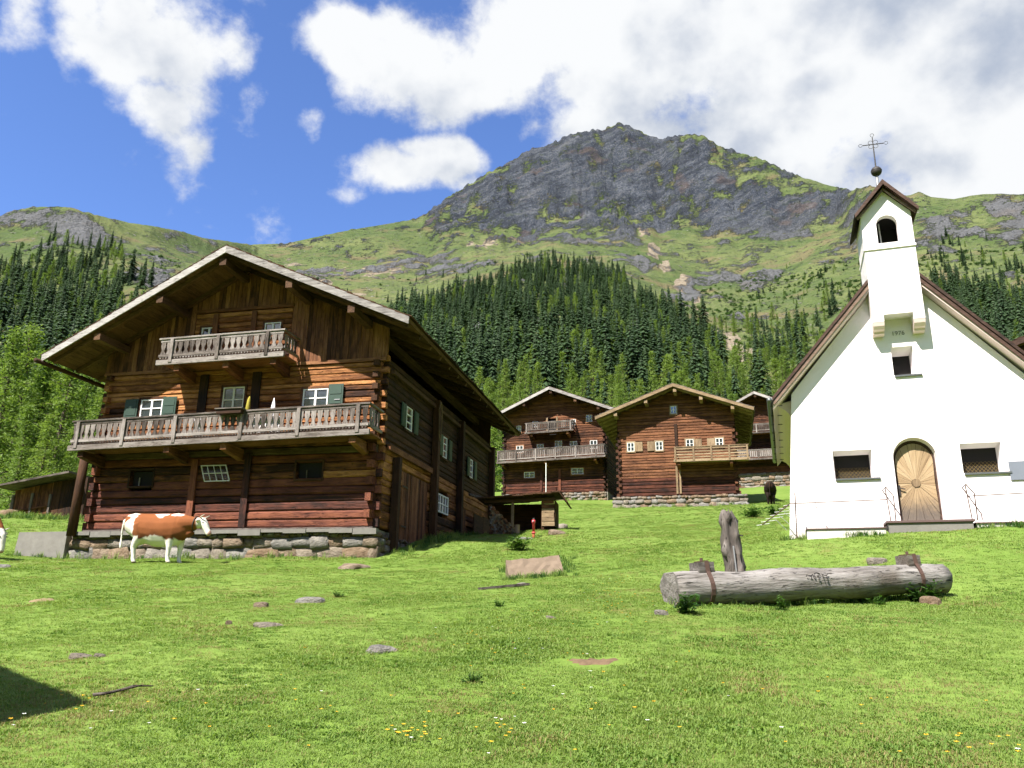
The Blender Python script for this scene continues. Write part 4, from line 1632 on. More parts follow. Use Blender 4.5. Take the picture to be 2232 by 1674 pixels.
plain_house(FR_A, 'reddish log farmhouse with two slatted balconies, half hidden behind its neighbour', 8.9, 11, dict(
    EL=(-1.2, 6.35), ER=(9.95, 6.6), XA=4.4, ZA=8.85, zt=5.6, zred=1.3, y0=-1.3, verge='grey', vh=.24,
    win=[(1.2, 1.8, 3.55, 4.15), (3.0, 3.6, 3.6, 4.2), (7.6, 8.2, 3.6, 4.3), (4.6, 5.2, 3.5, 4.4), (5.9, 6.5, 3.6, 4.3), (1.2, 1.6, 5.3, 5.9), (2.6, 3.1, 5.7, 6.2), (7.3, 7.8, 5.9, 6.5), (6.0, 6.4, 5.7, 6.2), (1.9, 2.8, 1.35, 1.85), (6.0, 7.0, 1.5, 2.0)],
    dark=[(4.0, 4.7, 5.0, 6.4)],
    posts=[(3.3, 3.5, .1, 2.0, 'redlog_z'), (4.9, 5.1, .1, 2.0, 'redlog_z'), (3.85, 3.98, 5.0, 6.5, 'pale_z'), (4.72, 4.85, 5.0, 6.5, 'pale_z')],
    bal=[dict(x0=-.15, x1=9.0, ydep=1.1, zf=2.60, zr=3.55, posts=(-.1, 1.5, 3.2, 4.9, 6.6, 8.3), tilt=.02, vase=False, step=.16, bal_part=False, brackets=(.3, 4.0, 8.2)),
         dict(x0=2.3, x1=6.35, ydep=1.1, zf=4.98, zr=5.78, posts=(2.4, 4.3, 6.2), tilt=.02, vase=False, step=.16, bal_part=False, brackets=(2.8, 5.9))],
    pur=((.02, 1), (.4, -1), (.4, 1), (.75, 1)), st=(0, 8.9, -.8, .34)), 22)

plain_house(FR_C, 'log farmhouse mostly hidden behind the chapel, only its gable end showing', 8.8, 10, dict(
    EL=(-1.2, 5.2), ER=(9.8, 5.45), XA=4.3, ZA=8.0, zt=4.6, zred=.6, y0=-1.3, verge='grey', vh=.24,
    win=[(6.2, 6.7, 2.9, 3.5)],
    bal=[dict(x0=0, x1=8.6, ydep=1.1, zf=1.25, zr=2.15, posts=(.1, 2.2, 4.3, 6.4, 8.5), vase=False, step=.18, bal_part=False),
         dict(x0=2.5, x1=6.1, ydep=1.0, zf=3.9, zr=4.75, posts=(2.6, 4.3, 6.0), vase=False, step=.18, bal_part=False)],
    pur=((.02, 1), (.6, 1)), st=(-1, 11.5, -1.6, .4)), 23)
# ------------------------------------------------------------------ chapel
def bake(o):
    dg = bpy.context.evaluated_depsgraph_get()
    me = bpy.data.meshes.new_from_object(o.evaluated_get(dg))
    return me


def carve(mesh, cutters):
    """cut the given MB solids out of a mesh"""
    o = link('tmp', mesh)
    tmp = []
    for c in cutters:
        k = link('tmpc', c.mesh('c', 'plaster'))
        bm = bmesh.new()
        bm.from_mesh(k.data)
        bmesh.ops.recalc_face_normals(bm, faces=bm.faces)
        bm.to_mesh(k.data)
        bm.free()
        md = o.modifiers.new('b', 'BOOLEAN')
        md.operation = 'DIFFERENCE'
        md.solver = 'EXACT'
        md.object = k
        tmp.append(k)
    bpy.context.view_layer.update()
    me = bake(o)
    for k in tmp + [o]:
        bpy.data.objects.remove(k)
    return me


def loft(mb, A, B):
    """closed solid between two equal-length loops"""
    n = len(A)
    mb.add(list(A) + list(B), [tuple(range(n)), tuple(range(2 * n - 1, n - 1, -1))] + [(i, i + n, (i + 1) % n + n, (i + 1) % n) for i in range(n)])
    return mb


def arch(xc, w, z0, zs, n=14):
    """outline (x,z) of a round-headed opening, counter-clockwise"""
    r = w / 2
    return [(xc - r, z0), (xc + r, z0)] + [(xc + r * math.cos(t), zs + r * math.sin(t)) for t in [math.pi * i / n for i in range(n + 1)]]


def splay(x0, x1, z0, z1, d, sl, sr, st, sb):
    A = [(x0, -.06, z0), (x1, -.06, z0), (x1, -.06, z1), (x0, -.06, z1)]
    B = [(x0 + sl, d, z0 + sb), (x1 - sr, d, z0 + sb), (x1 - sr, d, z1 - st), (x0 + sl, d, z1 - st)]
    return loft(MB(), A, B)


def chapel():
    fr = FR_CHAPEL
    C = thing('chapel', 'small white plastered chapel with bell turret and round-headed wooden door', 'chapel', fr.O, fr.rz)
    CX = 2.965
    D = 7.6
    body = MB()
    body.prism([(-.08, -1.2), (6.01, -1.2), (5.57, 3.55), (CX, 6.66), (.36, 3.55)], 0, D)
    wins = [(1.17, 2.06, 1.38, 2.07), (3.93, 4.78, 1.40, 2.10)]
    up = (2.74, 3.24, 3.84, 4.58)
    cut = [splay(*w, .38, .05, .05, .08, .03) for w in wins] + [splay(*up, .45, .05, .05, .15, .03)]
    door = arch(CX, .94, .30, 1.84)
    A = [(x, -.06, z) for x, z in door]
    B = [(CX + (x - CX) * .93, .24, z if z < .31 else .30 + (z - .30) * .965) for x, z in door]
    cut.append(loft(MB(), A, B))
    me = carve(body.mesh('wall', 'plaster'), cut)
    link('wall', me, C)
    # turret
    tw = MB()
    tw.prism([(2.37, 5.10), (2.62, 5.10), (2.62, 5.27), (3.27, 5.27), (3.27, 5.10), (3.52, 5.10), (3.52, 7.93), (2.945, 8.56), (2.37, 7.93)], -.45, .78)
    cav = MB()
    cav.box(2.52, 3.37, -.27, .60, 7.18, 7.98)
    op = MB()
    a2 = arch(2.945, .48, 7.15, 7.66)
    op.prism(a2, -.7, .2)
    me = carve(tw.mesh('turret', 'plaster'), [cav, op])
    t = link('turret', me, C)
    m = MB()
    m.box(2.35, 3.54, -.485, .80, 6.99, 7.05)
    m.obj('string_course', 'plaster', t)
    m = MB()
    m.tube([(2.86, .12, 7.2), (2.84, .12, 7.95)], .018, 6)
    m.obj('bell_rope', 'white_paint', t)
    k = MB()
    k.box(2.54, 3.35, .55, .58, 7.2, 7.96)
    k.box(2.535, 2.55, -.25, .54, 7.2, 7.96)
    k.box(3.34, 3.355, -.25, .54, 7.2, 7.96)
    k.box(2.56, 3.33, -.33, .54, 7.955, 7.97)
    k.obj('belfry_shade', 'room_shade', t)  # added near-black panels paint the shade inside the belfry
    b = MB()
    prof = [(.02, 0), (.05, .0), (.08, -.04), (.10, -.12), (.13, -.2), (.15, -.24)]
    for i in range(len(prof) - 1):
        pass
    b.tube([(2.99, .2, 7.82 + z) for r, z in prof], [r for r, z in prof], 12)
    b.obj('bell', 'iron', t, True)
    for x in (2.37, 3.27):      # quarter-round corbels
        k = MB()
        pf = [(-.45, 5.09), (-.42, 5.0), (-.34, 4.93), (-.24, 4.91), (-.22, 4.86), (-.02, 4.84), (-.02, 5.09)]
        n = len(pf)
        vs = [(x, y, z) for y, z in pf] + [(x + .25, y, z) for y, z in pf]
        k.add(vs, [tuple(range(n)), tuple(range(2 * n - 1, n - 1, -1))] + [(i, (i + 1) % n, (i + 1) % n + n, i + n) for i in range(n)])
        k.obj('corbel', 'plaster_warm', t)
    r = None
    # turret roof
    for nm, x0, z0, x1, z1 in (('l', 2.24, 7.87, 2.945, 8.80), ('r', 3.65, 7.87, 2.945, 8.80)):
        k = MB()
        q = [(x0, z0), (x1, z1 - .07), (x1, z1), (x0 + (-.03 if nm == 'l' else .03), z0 + .05)]
        if nm == 'l':
            q = [q[0], q[1], q[2], q[3]]
        k.prism(q, -.66, 1.05)
        k.obj('turret_roof', 'verge_brown', t)
        v = MB()
        q = [(x0 - (.02 if nm == 'l' else -.02), z0 - .05), (x1, z1 - .15), (x1, z1 - .02), (x0 - (.02 if nm == 'l' else -.02), z0 + .05)]
        v.prism(q, -.70, -.663)
        v.obj('verge_board', 'verge_brown', t)
        v = MB()
        q = [(x0 + (.05 if nm == 'l' else -.05), z0 - .06), (x1, z1 - .27), (x1, z1 - .205), (x0 + (.03 if nm == 'l' else -.03), z0 - .01)]
        v.prism(q, -.58, -.55)
        v.obj('verge_board', 'verge_pale', t)
    # ball and cross
    k = MB()
    k.tube([(2.945, .15, 8.7), (2.96, .15, 9.4)], [.045, .03], 8)
    k.obj('spire_rod', 'galv', t, True)
    bm = bmesh.new()
    bmesh.ops.create_uvsphere(bm, u_segments=20, v_segments=12, radius=.135)
    me = bpy.data.meshes.new('ball')
    bm.to_mesh(me)
    bm.free()
    me.materials.append(MAT['iron'])
    me.polygons.foreach_set('use_smooth', [True] * len(me.polygons))
    link('ball', me, t, (2.96, .15, 9.48))
    k = MB()
    k.tube([(2.96, .15, 9.487), (2.96, .15, 9.497)], .139, 20)
    k.obj('ball_seam', 'iron', t, True)
    cr = MB()
    cr.tube([(2.96, .15, 9.6), (2.965, .15, 10.52)], [.018, .012], 6)
    cr = cr.obj('cross', 'iron', t)
    k = MB()
    k.tube([(2.70, .15, 10.30), (3.235, .15, 10.28)], .012, 6)
    k.obj('cross_arm', 'iron', cr)

    def ring(cx, cz, r, a0, a1):
        k = MB()
        k.tube([(cx + r * math.cos(a), .15, cz + r * math.sin(a)) for a in [a0 + (a1 - a0) * i / 10 for i in range(11)]], .006, 5)
        k.obj('scroll', 'iron', cr)
    for cx, cz, a in ((2.965, 10.57, -math.pi / 2), (2.655, 10.305, 0), (3.28, 10.278, math.pi)):
        ring(cx, cz, .045, a + .5, a + 2 * math.pi - .5)
    for q in range(4):
        a = math.pi / 4 + q * math.pi / 2
        ring(2.965 + .085 * math.cos(a), 10.29 + .085 * math.sin(a), .055, a - 2.2, a + 2.2)
    # main roof
    EZ, SL = 3.36, 1.165
    RZ = 6.93
    for side in (-1, 1):
        ex = CX + side * 3.07
        k = MB()
        q = [(ex, EZ - .10), (CX, RZ - .14), (CX, RZ), (ex, EZ + .02)]
        k.prism(q, -.34, D + .4)
        rf = k.obj('roof', 'sheet_metal', C)
        v = MB()
        v.prism([(ex, EZ - .05), (CX, RZ - .08), (CX, RZ + .02), (ex, EZ + .05)], -.40, -.345)
        v.obj('verge_board', 'verge_brown', rf)
        v = MB()
        v.prism([(ex + side * -.02, EZ - .16), (CX, RZ - .23), (CX, RZ - .085), (ex + side * -.02, EZ - .055)], -.37, -.335)
        v.obj('verge_board', 'verge_pale' if side < 0 else 'verge_brown', rf)
        v = MB()
        v.prism([(ex, EZ - .22), (CX, RZ - .30), (CX, RZ - .145), (ex, EZ - .105)], -.33, D + .3)
        v.obj('soffit', 'plaster_warm', rf)
        # coved eave
        cv = [(-.08, 3.30), (.06, 3.28), (.18, 3.21), (.27, 3.10), (.33, 2.95), (.345, 2.86), (.50, 2.86), (.60, 3.5), (.0, 3.36)]
        if side > 0:
            cv = [(2 * CX - x, z) for x, z in cv][::-1]
        k = MB()
        k.prism(cv, .22, D + .1)
        k.obj('coved_eave', 'plaster_warm', rf)
        gx = ex + side * .07
        g = MB()
        g.tube([(gx, -.46, EZ - .03), (gx, D + .4, EZ - .03)], .065, 10)
        gt = g.obj('gutter', 'sheet_metal', rf, True)
        for i in range(8):
            b = MB()
            yy = -.1 + i * 1.05
            b.box(min(gx, gx - side * .3), max(gx, gx - side * .3), yy, yy + .02, EZ - .115, EZ - .10)
            b.obj('gutter_bracket', 'iron', gt)
    # windows: lattice before a near-black panel that paints the room's shade
    for (x0, x1, z0, z1) in wins:
        k = MB()
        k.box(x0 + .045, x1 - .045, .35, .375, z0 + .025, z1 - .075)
        w = k.obj('window', 'room_shade', C)
        la = MB()
        n = 9
        wx, wz = x1 - x0 - .12, .26
        for i in range(-4, n + 1):
            for s in (-1, 1):
                a = Vector((x0 + .06 + wx * i / n, .335 + .004 * s, z0 + .05))
                b = a + Vector((wz * .9, 0, wz))
                if s < 0:
                    a, b = Vector((b.x, a.y, a.z)), Vector((a.x, b.y, b.z))
                    b.y = a.y
                lo, hi = x0 + .06, x1 - .06
                if min(a.x, b.x) < lo or max(a.x, b.x) > hi:
                    def clip(p, q):
                        if p.x < lo:
                            p = p + (q - p) * ((lo - p.x) / (q.x - p.x))
                        elif p.x > hi:
                            p = p + (q - p) * ((hi - p.x) / (q.x - p.x))
                        return p
                    if max(a.x, b.x) <= lo + .01 or min(a.x, b.x) >= hi - .01:
                        continue
                    a, b = clip(a, b), clip(b, a)
                la.beam(a, b, .005, .007)
        stuff(la.obj('lattice', 'lattice_gold', w))
        s = MB()
        s.box(x0 + .02, x1 + .12, -.05, .02, z0 - .045, z0 - .004)
        s.obj('window_sill', 'sheet_metal', C)
    x0, x1, z0, z1 = up
    k = MB()
    k.box(x0 + .04, x1 - .04, .42, .445, z0 + .02, z1 - .14)
    k.obj('window', 'room_shade', C)
    s = MB()
    s.box(x0 + .02, x1 + .12, -.05, .02, z0 - .045, z0 - .004)
    s.obj('window_sill', 'sheet_metal', C)
    # door: radiating boards round a hub
    d0 = MB()
    dp = [(CX + (x - CX) * .925, z if z < .31 else .30 + (z - .30) * .962) for x, z in door]
    d0.prism(dp, .215, .238)
    dr = d0.obj('door', 'dark_z', C)
    hub = (CX - .01, 1.24)

    def hit(a):
        dx, dz = math.cos(a), math.sin(a)
        best = 9
        n = len(dp)
        for i in range(n):
            (ax, az_), (bx, bz) = dp[i], dp[(i + 1) % n]
            den = dx * (bz - az_) - dz * (bx - ax)
            if abs(den) < 1e-9:
                continue
            t_ = ((ax - hub[0]) * (bz - az_) - (az_ - hub[1]) * (bx - ax)) / den
            u = ((ax - hub[0]) * dz - (az_ - hub[1]) * dx) / den
            if t_ > 0 and -1e-6 <= u <= 1 + 1e-6:
                best = min(best, t_)
        return (hub[0] + dx * (best - .045), hub[1] + dz * (best - .045))
    K = 30
    rr = random.Random(3)
    for i in range(K):
        a, b = 2 * math.pi * i / K + .005, 2 * math.pi * (i + 1) / K - .005
        y = .212 - rr.uniform(.008, .02)
        p = [(hub[0] + .1 * math.cos(a), hub[1] + .1 * math.sin(a)), hit(a), hit((a + b) / 2), hit(b), (hub[0] + .1 * math.cos(b), hub[1] + .1 * math.sin(b))]
        k = MB()
        k.prism(p, y, .214)
        k.obj('plank', 'door_wood', dr)
    k = MB()
    k.tube([(hub[0], .18, hub[1]), (hub[0], .215, hub[1])], .095, 16)
    k.obj('hub', 'pale_z', dr)
    k = MB()
    k.box(2.555, 2.60, .17, .21, .95, 1.2)
    hd = k.obj('handle', 'iron', dr)
    k = MB()
    k.tube([(2.58, .165, 1.12), (2.62, .14, 1.12), (2.70, .14, 1.10)], .012, 6)
    k.obj('lever', 'iron', hd)
    fm = MB()
    A_ = [(x, z) for x, z in dp]
    for i in range(len(A_)):
        if i == 0:
            continue
        (ax, az_), (bx, bz) = A_[i], A_[(i + 1) % len(A_)]
        fm.beam((ax, .19, az_), (bx, .19, bz), .05, .035, (0, 1, 0))
    fm.obj('door_frame', 'verge_brown', dr)
    # steps, ledges, rails
    s = MB()
    s.box(2.16, 3.86, -.62, -.005, -.5, .235)
    st = s.obj('doorstep', 'concrete', C)
    k = MB()
    k.box(2.12, 3.90, -.66, -.003, .238, .285)
    k.obj('coping', 'coping', st)
    for a, b, z in ((.42, 2.10, .13), (3.93, 6.4, .19)):
        k = MB()
        k.box(a, b, -.55, -.004, -.6, z)
        p = k.obj('ledge', 'plaster', C)
        k = MB()
        k.box(a - .02, b, -.58, -.003, z + .002, z + .028)
        k.obj('coping', 'coping', p)

    def rail(pts, nm='handrail', rad=.014):
        k = MB()
        k.tube(pts, rad, 6)
        return k.obj(nm, 'rust_iron', C)
    for x, s in ((2.17, 1), (3.80, 1)):
        h = rail([(x - .05, -.60, .98), (x + .02, -.62, 1.06), (x + .16, -.64, .84), (x + .15, -.64, .25)])
        for pts in ([(x + .01, -.61, 1.04), (x + .05, -.62, .27)], [(x - .05, -.60, .98), (x + .30, -.35, .42)], [(x + .30, -.35, .42), (x + .30, -.35, .29)]):
            k = MB()
            k.tube(pts, .012, 6)
            k.obj('rail_bar', 'rust_iron', h)
    h = rail([(2.19, -.60, .77), (.10, -.60, .745), (-.02, -.45, .70), (-.12, -.2, .66)], 'guard_rail', .011)
    for pts in ([(.66, -.6, .75), (.66, -.6, .68), (.88, -.58, .16)], [(.66, -.6, .68), (.66, -.6, .46), (.86, -.58, .17)]):
        k = MB()
        k.tube(pts, .007, 5)
        k.obj('rail_bar', 'rust_iron', h)
    rail([(3.82, -.60, .79), (6.3, -.60, .86)], 'guard_rail', .011)
    # year over the door
    cu = bpy.data.curves.new('year', 'FONT')
    cu.body = '1976'
    cu.size = .15
    cu.extrude = .004
    cu.align_x = 'CENTER'
    cu.materials.append(MAT['lettering'])
    tmp = link('tmp', cu)
    bpy.context.view_layer.update()
    me = bake(tmp)
    bpy.data.objects.remove(tmp)
    me.materials.clear()
    me.materials.append(MAT['lettering'])
    link('year_lettering', me, C, (2.95, -.012, 4.86), (math.pi / 2, 0, 0))
    # notice sheet at the right
    return C


def door_wood():
    m, N, b, o = new_mat('door_wood')
    tc = N.n('ShaderNodeTexCoord').outputs['Object']
    oi = N.n('ShaderNodeObjectInfo')
    # grain runs out from the hub
    q = N.vmath('SUBTRACT', tc, (2.955, 0, 1.24))
    sx = N.n('ShaderNodeSeparateXYZ')
    N.set(sx.inputs[0], q)
    ang = N.math('ARCTAN2', sx.outputs[2], sx.outputs[0])
    cv = N.n('ShaderNodeCombineXYZ')
    N.set(cv.inputs[0], N.math('MULTIPLY', ang, 14.0))
    N.set(cv.inputs[1], N.math('MULTIPLY', N.vmath('LENGTH', q), 1.2))
    N.set(cv.inputs[2], N.math('MULTIPLY', oi.outputs['Random'], 40.0))
    f = N.noise(cv.outputs[0], 1.6, 5, 0.6)
    f = N.math('ADD', f, N.math('MULTIPLY', N.math('SUBTRACT', oi.outputs['Random'], 0.5), 0.3))
    c = N.ramp(f, [(0.22, (0.22, 0.135, 0.065)), (0.5, (0.42, 0.29, 0.16)), (0.8, (0.52, 0.39, 0.24))])
    sz = N.n('ShaderNodeSeparateXYZ')
    N.set(sz.inputs[0], tc)
    wet = N.smooth(N.math('ADD', sz.outputs[2], N.math('MULTIPLY', N.noise(tc, 9, 4, 0.6), 0.35)), 1.2, 0.62)
    c = N.mix(N.math('MULTIPLY', wet, 0.85), c, (0.075, 0.065, 0.06))
    c = N.mix(1.0, c, (ALB, ALB, ALB), 'MULTIPLY')
    N.set(b.inputs['Base Color'], c)
    b.inputs['Roughness'].default_value = 0.75
    N.set(b.inputs['Normal'], N.bump(f, 0.3, 0.02))


door_wood()
chapel()
o = MB()
o.box(4.86, 5.6, -.035, -.01, 1.2, 1.62)
flat('notice_sheet', (0.20, 0.22, 0.27), 0.5, 0.1, 5, 0.05)
pn = o.obj('notice_board', 'notice_sheet')
pn.location = FR_CHAPEL.O
pn.rotation_euler = (0, 0, FR_CHAPEL.rz)
tag(pn, 'pale grey metal notice sheet fixed to the chapel wall at the picture edge', 'sign')

# stray aerial leaning by the chapel corner
an = thing('aerial', 'thin old television aerial with many rods at the chapel corner', 'aerial', FR_CHAPEL.w(-.15, -.55, 0), FR_CHAPEL.rz)
k = MB()
k.tube([(.38, 0, 1.0), (.34, .05, -.05)], .014, 6)
k.obj('mast', 'rust_iron', an)
k = MB()
k.tube([(.22, .02, .72), (-.42, .10, .28)], .012, 6)
k.obj('boom', 'rust_iron', an)
for i in range(7):
    t_ = i / 6
    c_ = Vector((.22, .02, .72)).lerp(Vector((-.42, .10, .28)), t_)
    k = MB()
    k.tube([c_ + Vector((-.12, 0, -.01)), c_ + Vector((.48 - .05 * i, 0, .03))], .005, 5)
    k.obj('rod', 'galv', an)
    if i < 5:
        k = MB()
        k.tube([c_ + Vector((.10, 0, -.02)), c_ + Vector((.42 - .02 * i, -.08, -.30))], .005, 5)
        k.obj('rod', 'galv', an)


# ------------------------------------------------------------------ sheds
def left_shed():
    O = at(105, 1131, 38)
    S = thing('plank_shed', 'low plank shed with lean-to roof behind the farmhouse on the left', 'shed', O, -.12)
    rnd = random.Random(5)
    plank_row(S, front_map, -1.9, 0, -.3, lambda s: 1.72 + s * .2, .13, 'plank_z', rnd)
    plank_row(S, front_map, 0, 1.7, -.5, lambda s: 1.72 + s * .14, .2, 'dark_z', rnd)
    for x in (-1.9, -.95, -.02):
        k = MB()
        k.box(x - .05, x + .05, -.12, -.04, -.3, 1.15 if x > -.1 else 1.3 + x * .1)
        k.obj('post', 'grey_z', S)
    k = MB()
    k.beam((-1.9, -.09, .32), (0, -.09, .62), .05, .07)
    k.obj('rail', 'plank_x', S)
    k = MB()
    k.add([(-2.35, -.9, 1.38), (1.3, -.9, 2.02), (1.3, 2.6, 2.02), (-2.35, 2.6, 1.38), (-2.35, -.9, 1.47), (1.3, -.9, 2.11), (1.3, 2.6, 2.11), (-2.35, 2.6, 1.47)],
          [(0, 3, 2, 1), (4, 5, 6, 7), (0, 1, 5, 4), (1, 2, 6, 5), (2, 3, 7, 6), (3, 0, 4, 7)])
    k.obj('roof', 'grey_x', S)
    k = MB()
    k.box(-1.9, 1.7, 2.3, 2.36, -.6, 1.4)
    k.box(-1.9, -1.85, .03, 2.3, -.6, 1.35)
    k.obj('rear_wall', 'dark_z', S)


def wood_shed():
    O = at(1181, 1160, 28.5)
    S = thing('wood_shed', 'open wood shed with sagging roof between the farmhouses', 'shed', O, -.15)
    S.scale = (.79, .79, .79)
    rnd = random.Random(6)
    # panel of wide boards
    for i in range(6):
        k = MB()
        z = .27 + i * .195
        k.box(0, .56 + rnd.uniform(-.02, .02), -.04 + rnd.uniform(-.012, .012), .0, z + .006, z + .19)
        k.obj('plank', 'pale_x' if i < 4 else 'plank_x', S)
    for i in range(6):
        k = MB()
        z = .27 + i * .195
        k.box(.56, .60, .02, 1.7, z + .006, z + .19)
        k.obj('plank', 'dark_y', S)
    for x in (-1.32, .03):
        k = MB()
        k.box(x - .06, x + .06, -.06 if x < 0 else .01, .07 if x < 0 else .12, -.6, 1.36)
        k.obj('post', 'pale_z' if x < 0 else 'dark_z', S)
    k = MB()
    k.box(-2.6, .6, 1.6, 1.68, -.5, 1.455)
    k.obj('rear_wall', 'dark_x', S)
    k = MB()
    k.beam((-2.6, -.05, 1.36), (.62, -.05, 1.46), .12, .12)
    k.obj('roof_beam', 'soffit_x', S)
    rf = MB()
    for i in range(9):
        a = -2.9 + i * .42
        e = rnd.uniform(-.02, .02)
        z = 1.46 + .03 * i
        rf.add([(a, -.5, z - .02 + e), (a + .44, -.5, z + e), (a + .44, 1.9, z + .0 + e), (a, 1.9, z - .02 + e),
                (a, -.5, z + .04 + e), (a + .44, -.5, z + .06 + e), (a + .44, 1.9, z + .06 + e), (a, 1.9, z + .04 + e)],
               [(0, 3, 2, 1), (4, 5, 6, 7), (0, 1, 5, 4), (1, 2, 6, 5), (2, 3, 7, 6), (3, 0, 4, 7)])
    r = rf.obj('roof', 'dark_y', S)
    k = MB()
    k.add([(.80, -.55, 1.72), (1.15, -.5, 1.25), (1.15, 1.9, 1.25), (.80, 1.9, 1.72), (.80, -.55, 1.78), (1.2, -.5, 1.28), (1.2, 1.9, 1.28), (.80, 1.9, 1.78)],
          [(0, 3, 2, 1), (4, 5, 6, 7), (0, 1, 5, 4), (1, 2, 6, 5), (2, 3, 7, 6), (3, 0, 4, 7)])
    k.obj('roof_skirt', 'dark_y', r)
    # chopping block inside
    p = at(1127, 1160, 28.2)
    b = MB()
    b.tube([(p[0], p[1], gz(p[0], p[1]) - .1), (p[0], p[1], gz(p[0], p[1]) + .30)], .10, 12)
    tag(b.obj('chopping_block', 'pale_z'), 'pale upright chopping block under the wood shed roof', 'block')
    # split logs
    W_ = thing('woodpile', 'sloping pile of stacked firewood beside the farmhouse corner', 'woodpile', at(1092, 1190, 27.6), -.1)
    W_.scale = (.78, .78, .8)
    g = gz(*W_.location[:2])
    W_.location.z = g
    acc = []
    for row in range(15):
        for c in range(12):
            x = -.48 + c * .088 + (row % 2) * .044
            z = .04 + row * .084
            if z > 1.25 - (x + .45) * .95:
                continue
            k = MB()
            rr = .043 * rnd.uniform(.8, 1.1)
            y = rnd.uniform(-.04, .04)
            nn = rnd.choice((3, 4, 5, 6))
            k.tube([(x, y - .2, z), (x, y + .25, z)], rr, nn)
            acc.append(k)
    for k in acc:
        k.obj('firewood', rnd.choice(('grey_y', 'pale_y', 'plank_y')), W_)


left_shed()
wood_shed()


def hydrant():
    p = ground(1163, 1174)
    Hh = thing('hydrant', 'red standpipe hydrant with dark cap before the wood shed', 'hydrant', p)
    s_ = .64 / .86
    k = MB()
    k.tube([(0, 0, -.1), (0, 0, .28 * s_)], .062 * s_, 12)
    k.obj('base', 'orange_clay', Hh, True)
    k = MB()
    k.tube([(0, 0, .2 * s_), (0, 0, .24 * s_), (0, 0, .27 * s_)], [.085 * s_, .09 * s_, .06 * s_], 12)
    k.obj('flange', 'red_paint', Hh, True)
    k = MB()
    k.tube([(0, 0, .26 * s_), (0, 0, .64 * s_), (0, 0, .66 * s_), (0, 0, .76 * s_), (0, 0, .80 * s_)], [.06 * s_, .06 * s_, .085 * s_, .085 * s_, .05 * s_], 12)
    k.obj('body', 'red_paint', Hh, True)
    k = MB()
    k.tube([(0, 0, .79 * s_), (0, 0, .86 * s_)], [.06 * s_, .045 * s_], 10)
    k.obj('cap', 'iron', Hh, True)
    for a in (-1.9, 1.2):
        k = MB()
        k.tube([(math.cos(a) * .05 * s_, math.sin(a) * .05 * s_, .71 * s_), (math.cos(a) * .12 * s_, math.sin(a) * .12 * s_, .71 * s_)], .035 * s_, 10)
        k.obj('outlet', 'galv', Hh, True)


hydrant()


def right_barn():
    O = at(2222, 775, 34)
    g = gz(O[0], O[1])
    S = thing('barn', 'barn behind the chapel, only its dark roof edge showing', 'barn', (O[0], O[1], g), -.3)
    h = O[2] - g
    gable_roof(S, -1.5, h, 3.5, h + 1.9, 8.5, h, -.8, 9, .1, 'brown', True, (), rnd=random.Random(8))
    mb = MB()
    log_wall(S, front_map, 0, 7, -.5, h + .4, .25, [], None, joined=mb)
    stuff(mb.obj('logs', 'dark_x', S))
    mb = MB()
    log_wall(S, lambda s, n, z: (-n, s, z), .1, 8, -.5, h + .4, .25, [], None, joined=mb)
    stuff(mb.obj('side_logs', 'dark_y', S))
    k = MB()
    k.prism([(0, h + .4), (7, h + .4), (3.5, h + 1.6)], .05, .12)
    k.obj('gable', 'dark_z', S)


right_barn()


# hut outside the frame to the left: its roof corner throws the shadow in the near grass
def near_hut():
    tip = ground(203, 1536)
    s_ = 6.2
    P = np.array([tip[0] + sdir.x * s_, tip[1] + sdir.y * s_, tip[2] + sdir.z * s_])
    e1 = ground(2, 1500) - tip
    ang = math.atan2(e1[1], e1[0])
    g = gz(P[0] - 3, P[1])
    S = thing('hay_hut', 'log hay hut outside the picture that shades the near grass', 'hut', (P[0], P[1], g), ang)
    h = P[2] - g
    # local +x runs along the upper shadow edge, -y side not needed
    W_ = 4.6
    gable_roof(S, 0, h, 2.9, h + .9, 5.8, h, -0.0, 5.2, .1, 'grey', True, (), rnd=random.Random(9)) if False else None
    k = MB()
    k.prism([(0, h - .1), (3.0, h + .9), (6, h - .1), (6, h), (3.0, h + 1.0), (0, h)], 0.0, 5.4)
    k.obj('roof', 'soffit_y', S)
    mb = MB()
    log_wall(S, front_map, .8, 5.2, -.5, h + .1, .25, [], None, joined=mb)
    for v in range(len(mb.v)):
        x, y, z = mb.v[v]
        mb.v[v] = (x, y + .8, z)
    stuff(mb.obj('logs', 'log_x', S))
    mb = MB()
    log_wall(S, lambda s, n, z: (.8 - n, s, z), .9, 4.8, -.5, h + .1, .25, [], None, joined=mb)
    stuff(mb.obj('side_logs', 'log_y', S))
    k = MB()
    k.box(5.0, 5.2, .9, 4.8, -.5, h + .1)
    k.obj('rear_wall', 'dark_z', S)
    return S


near_hut()


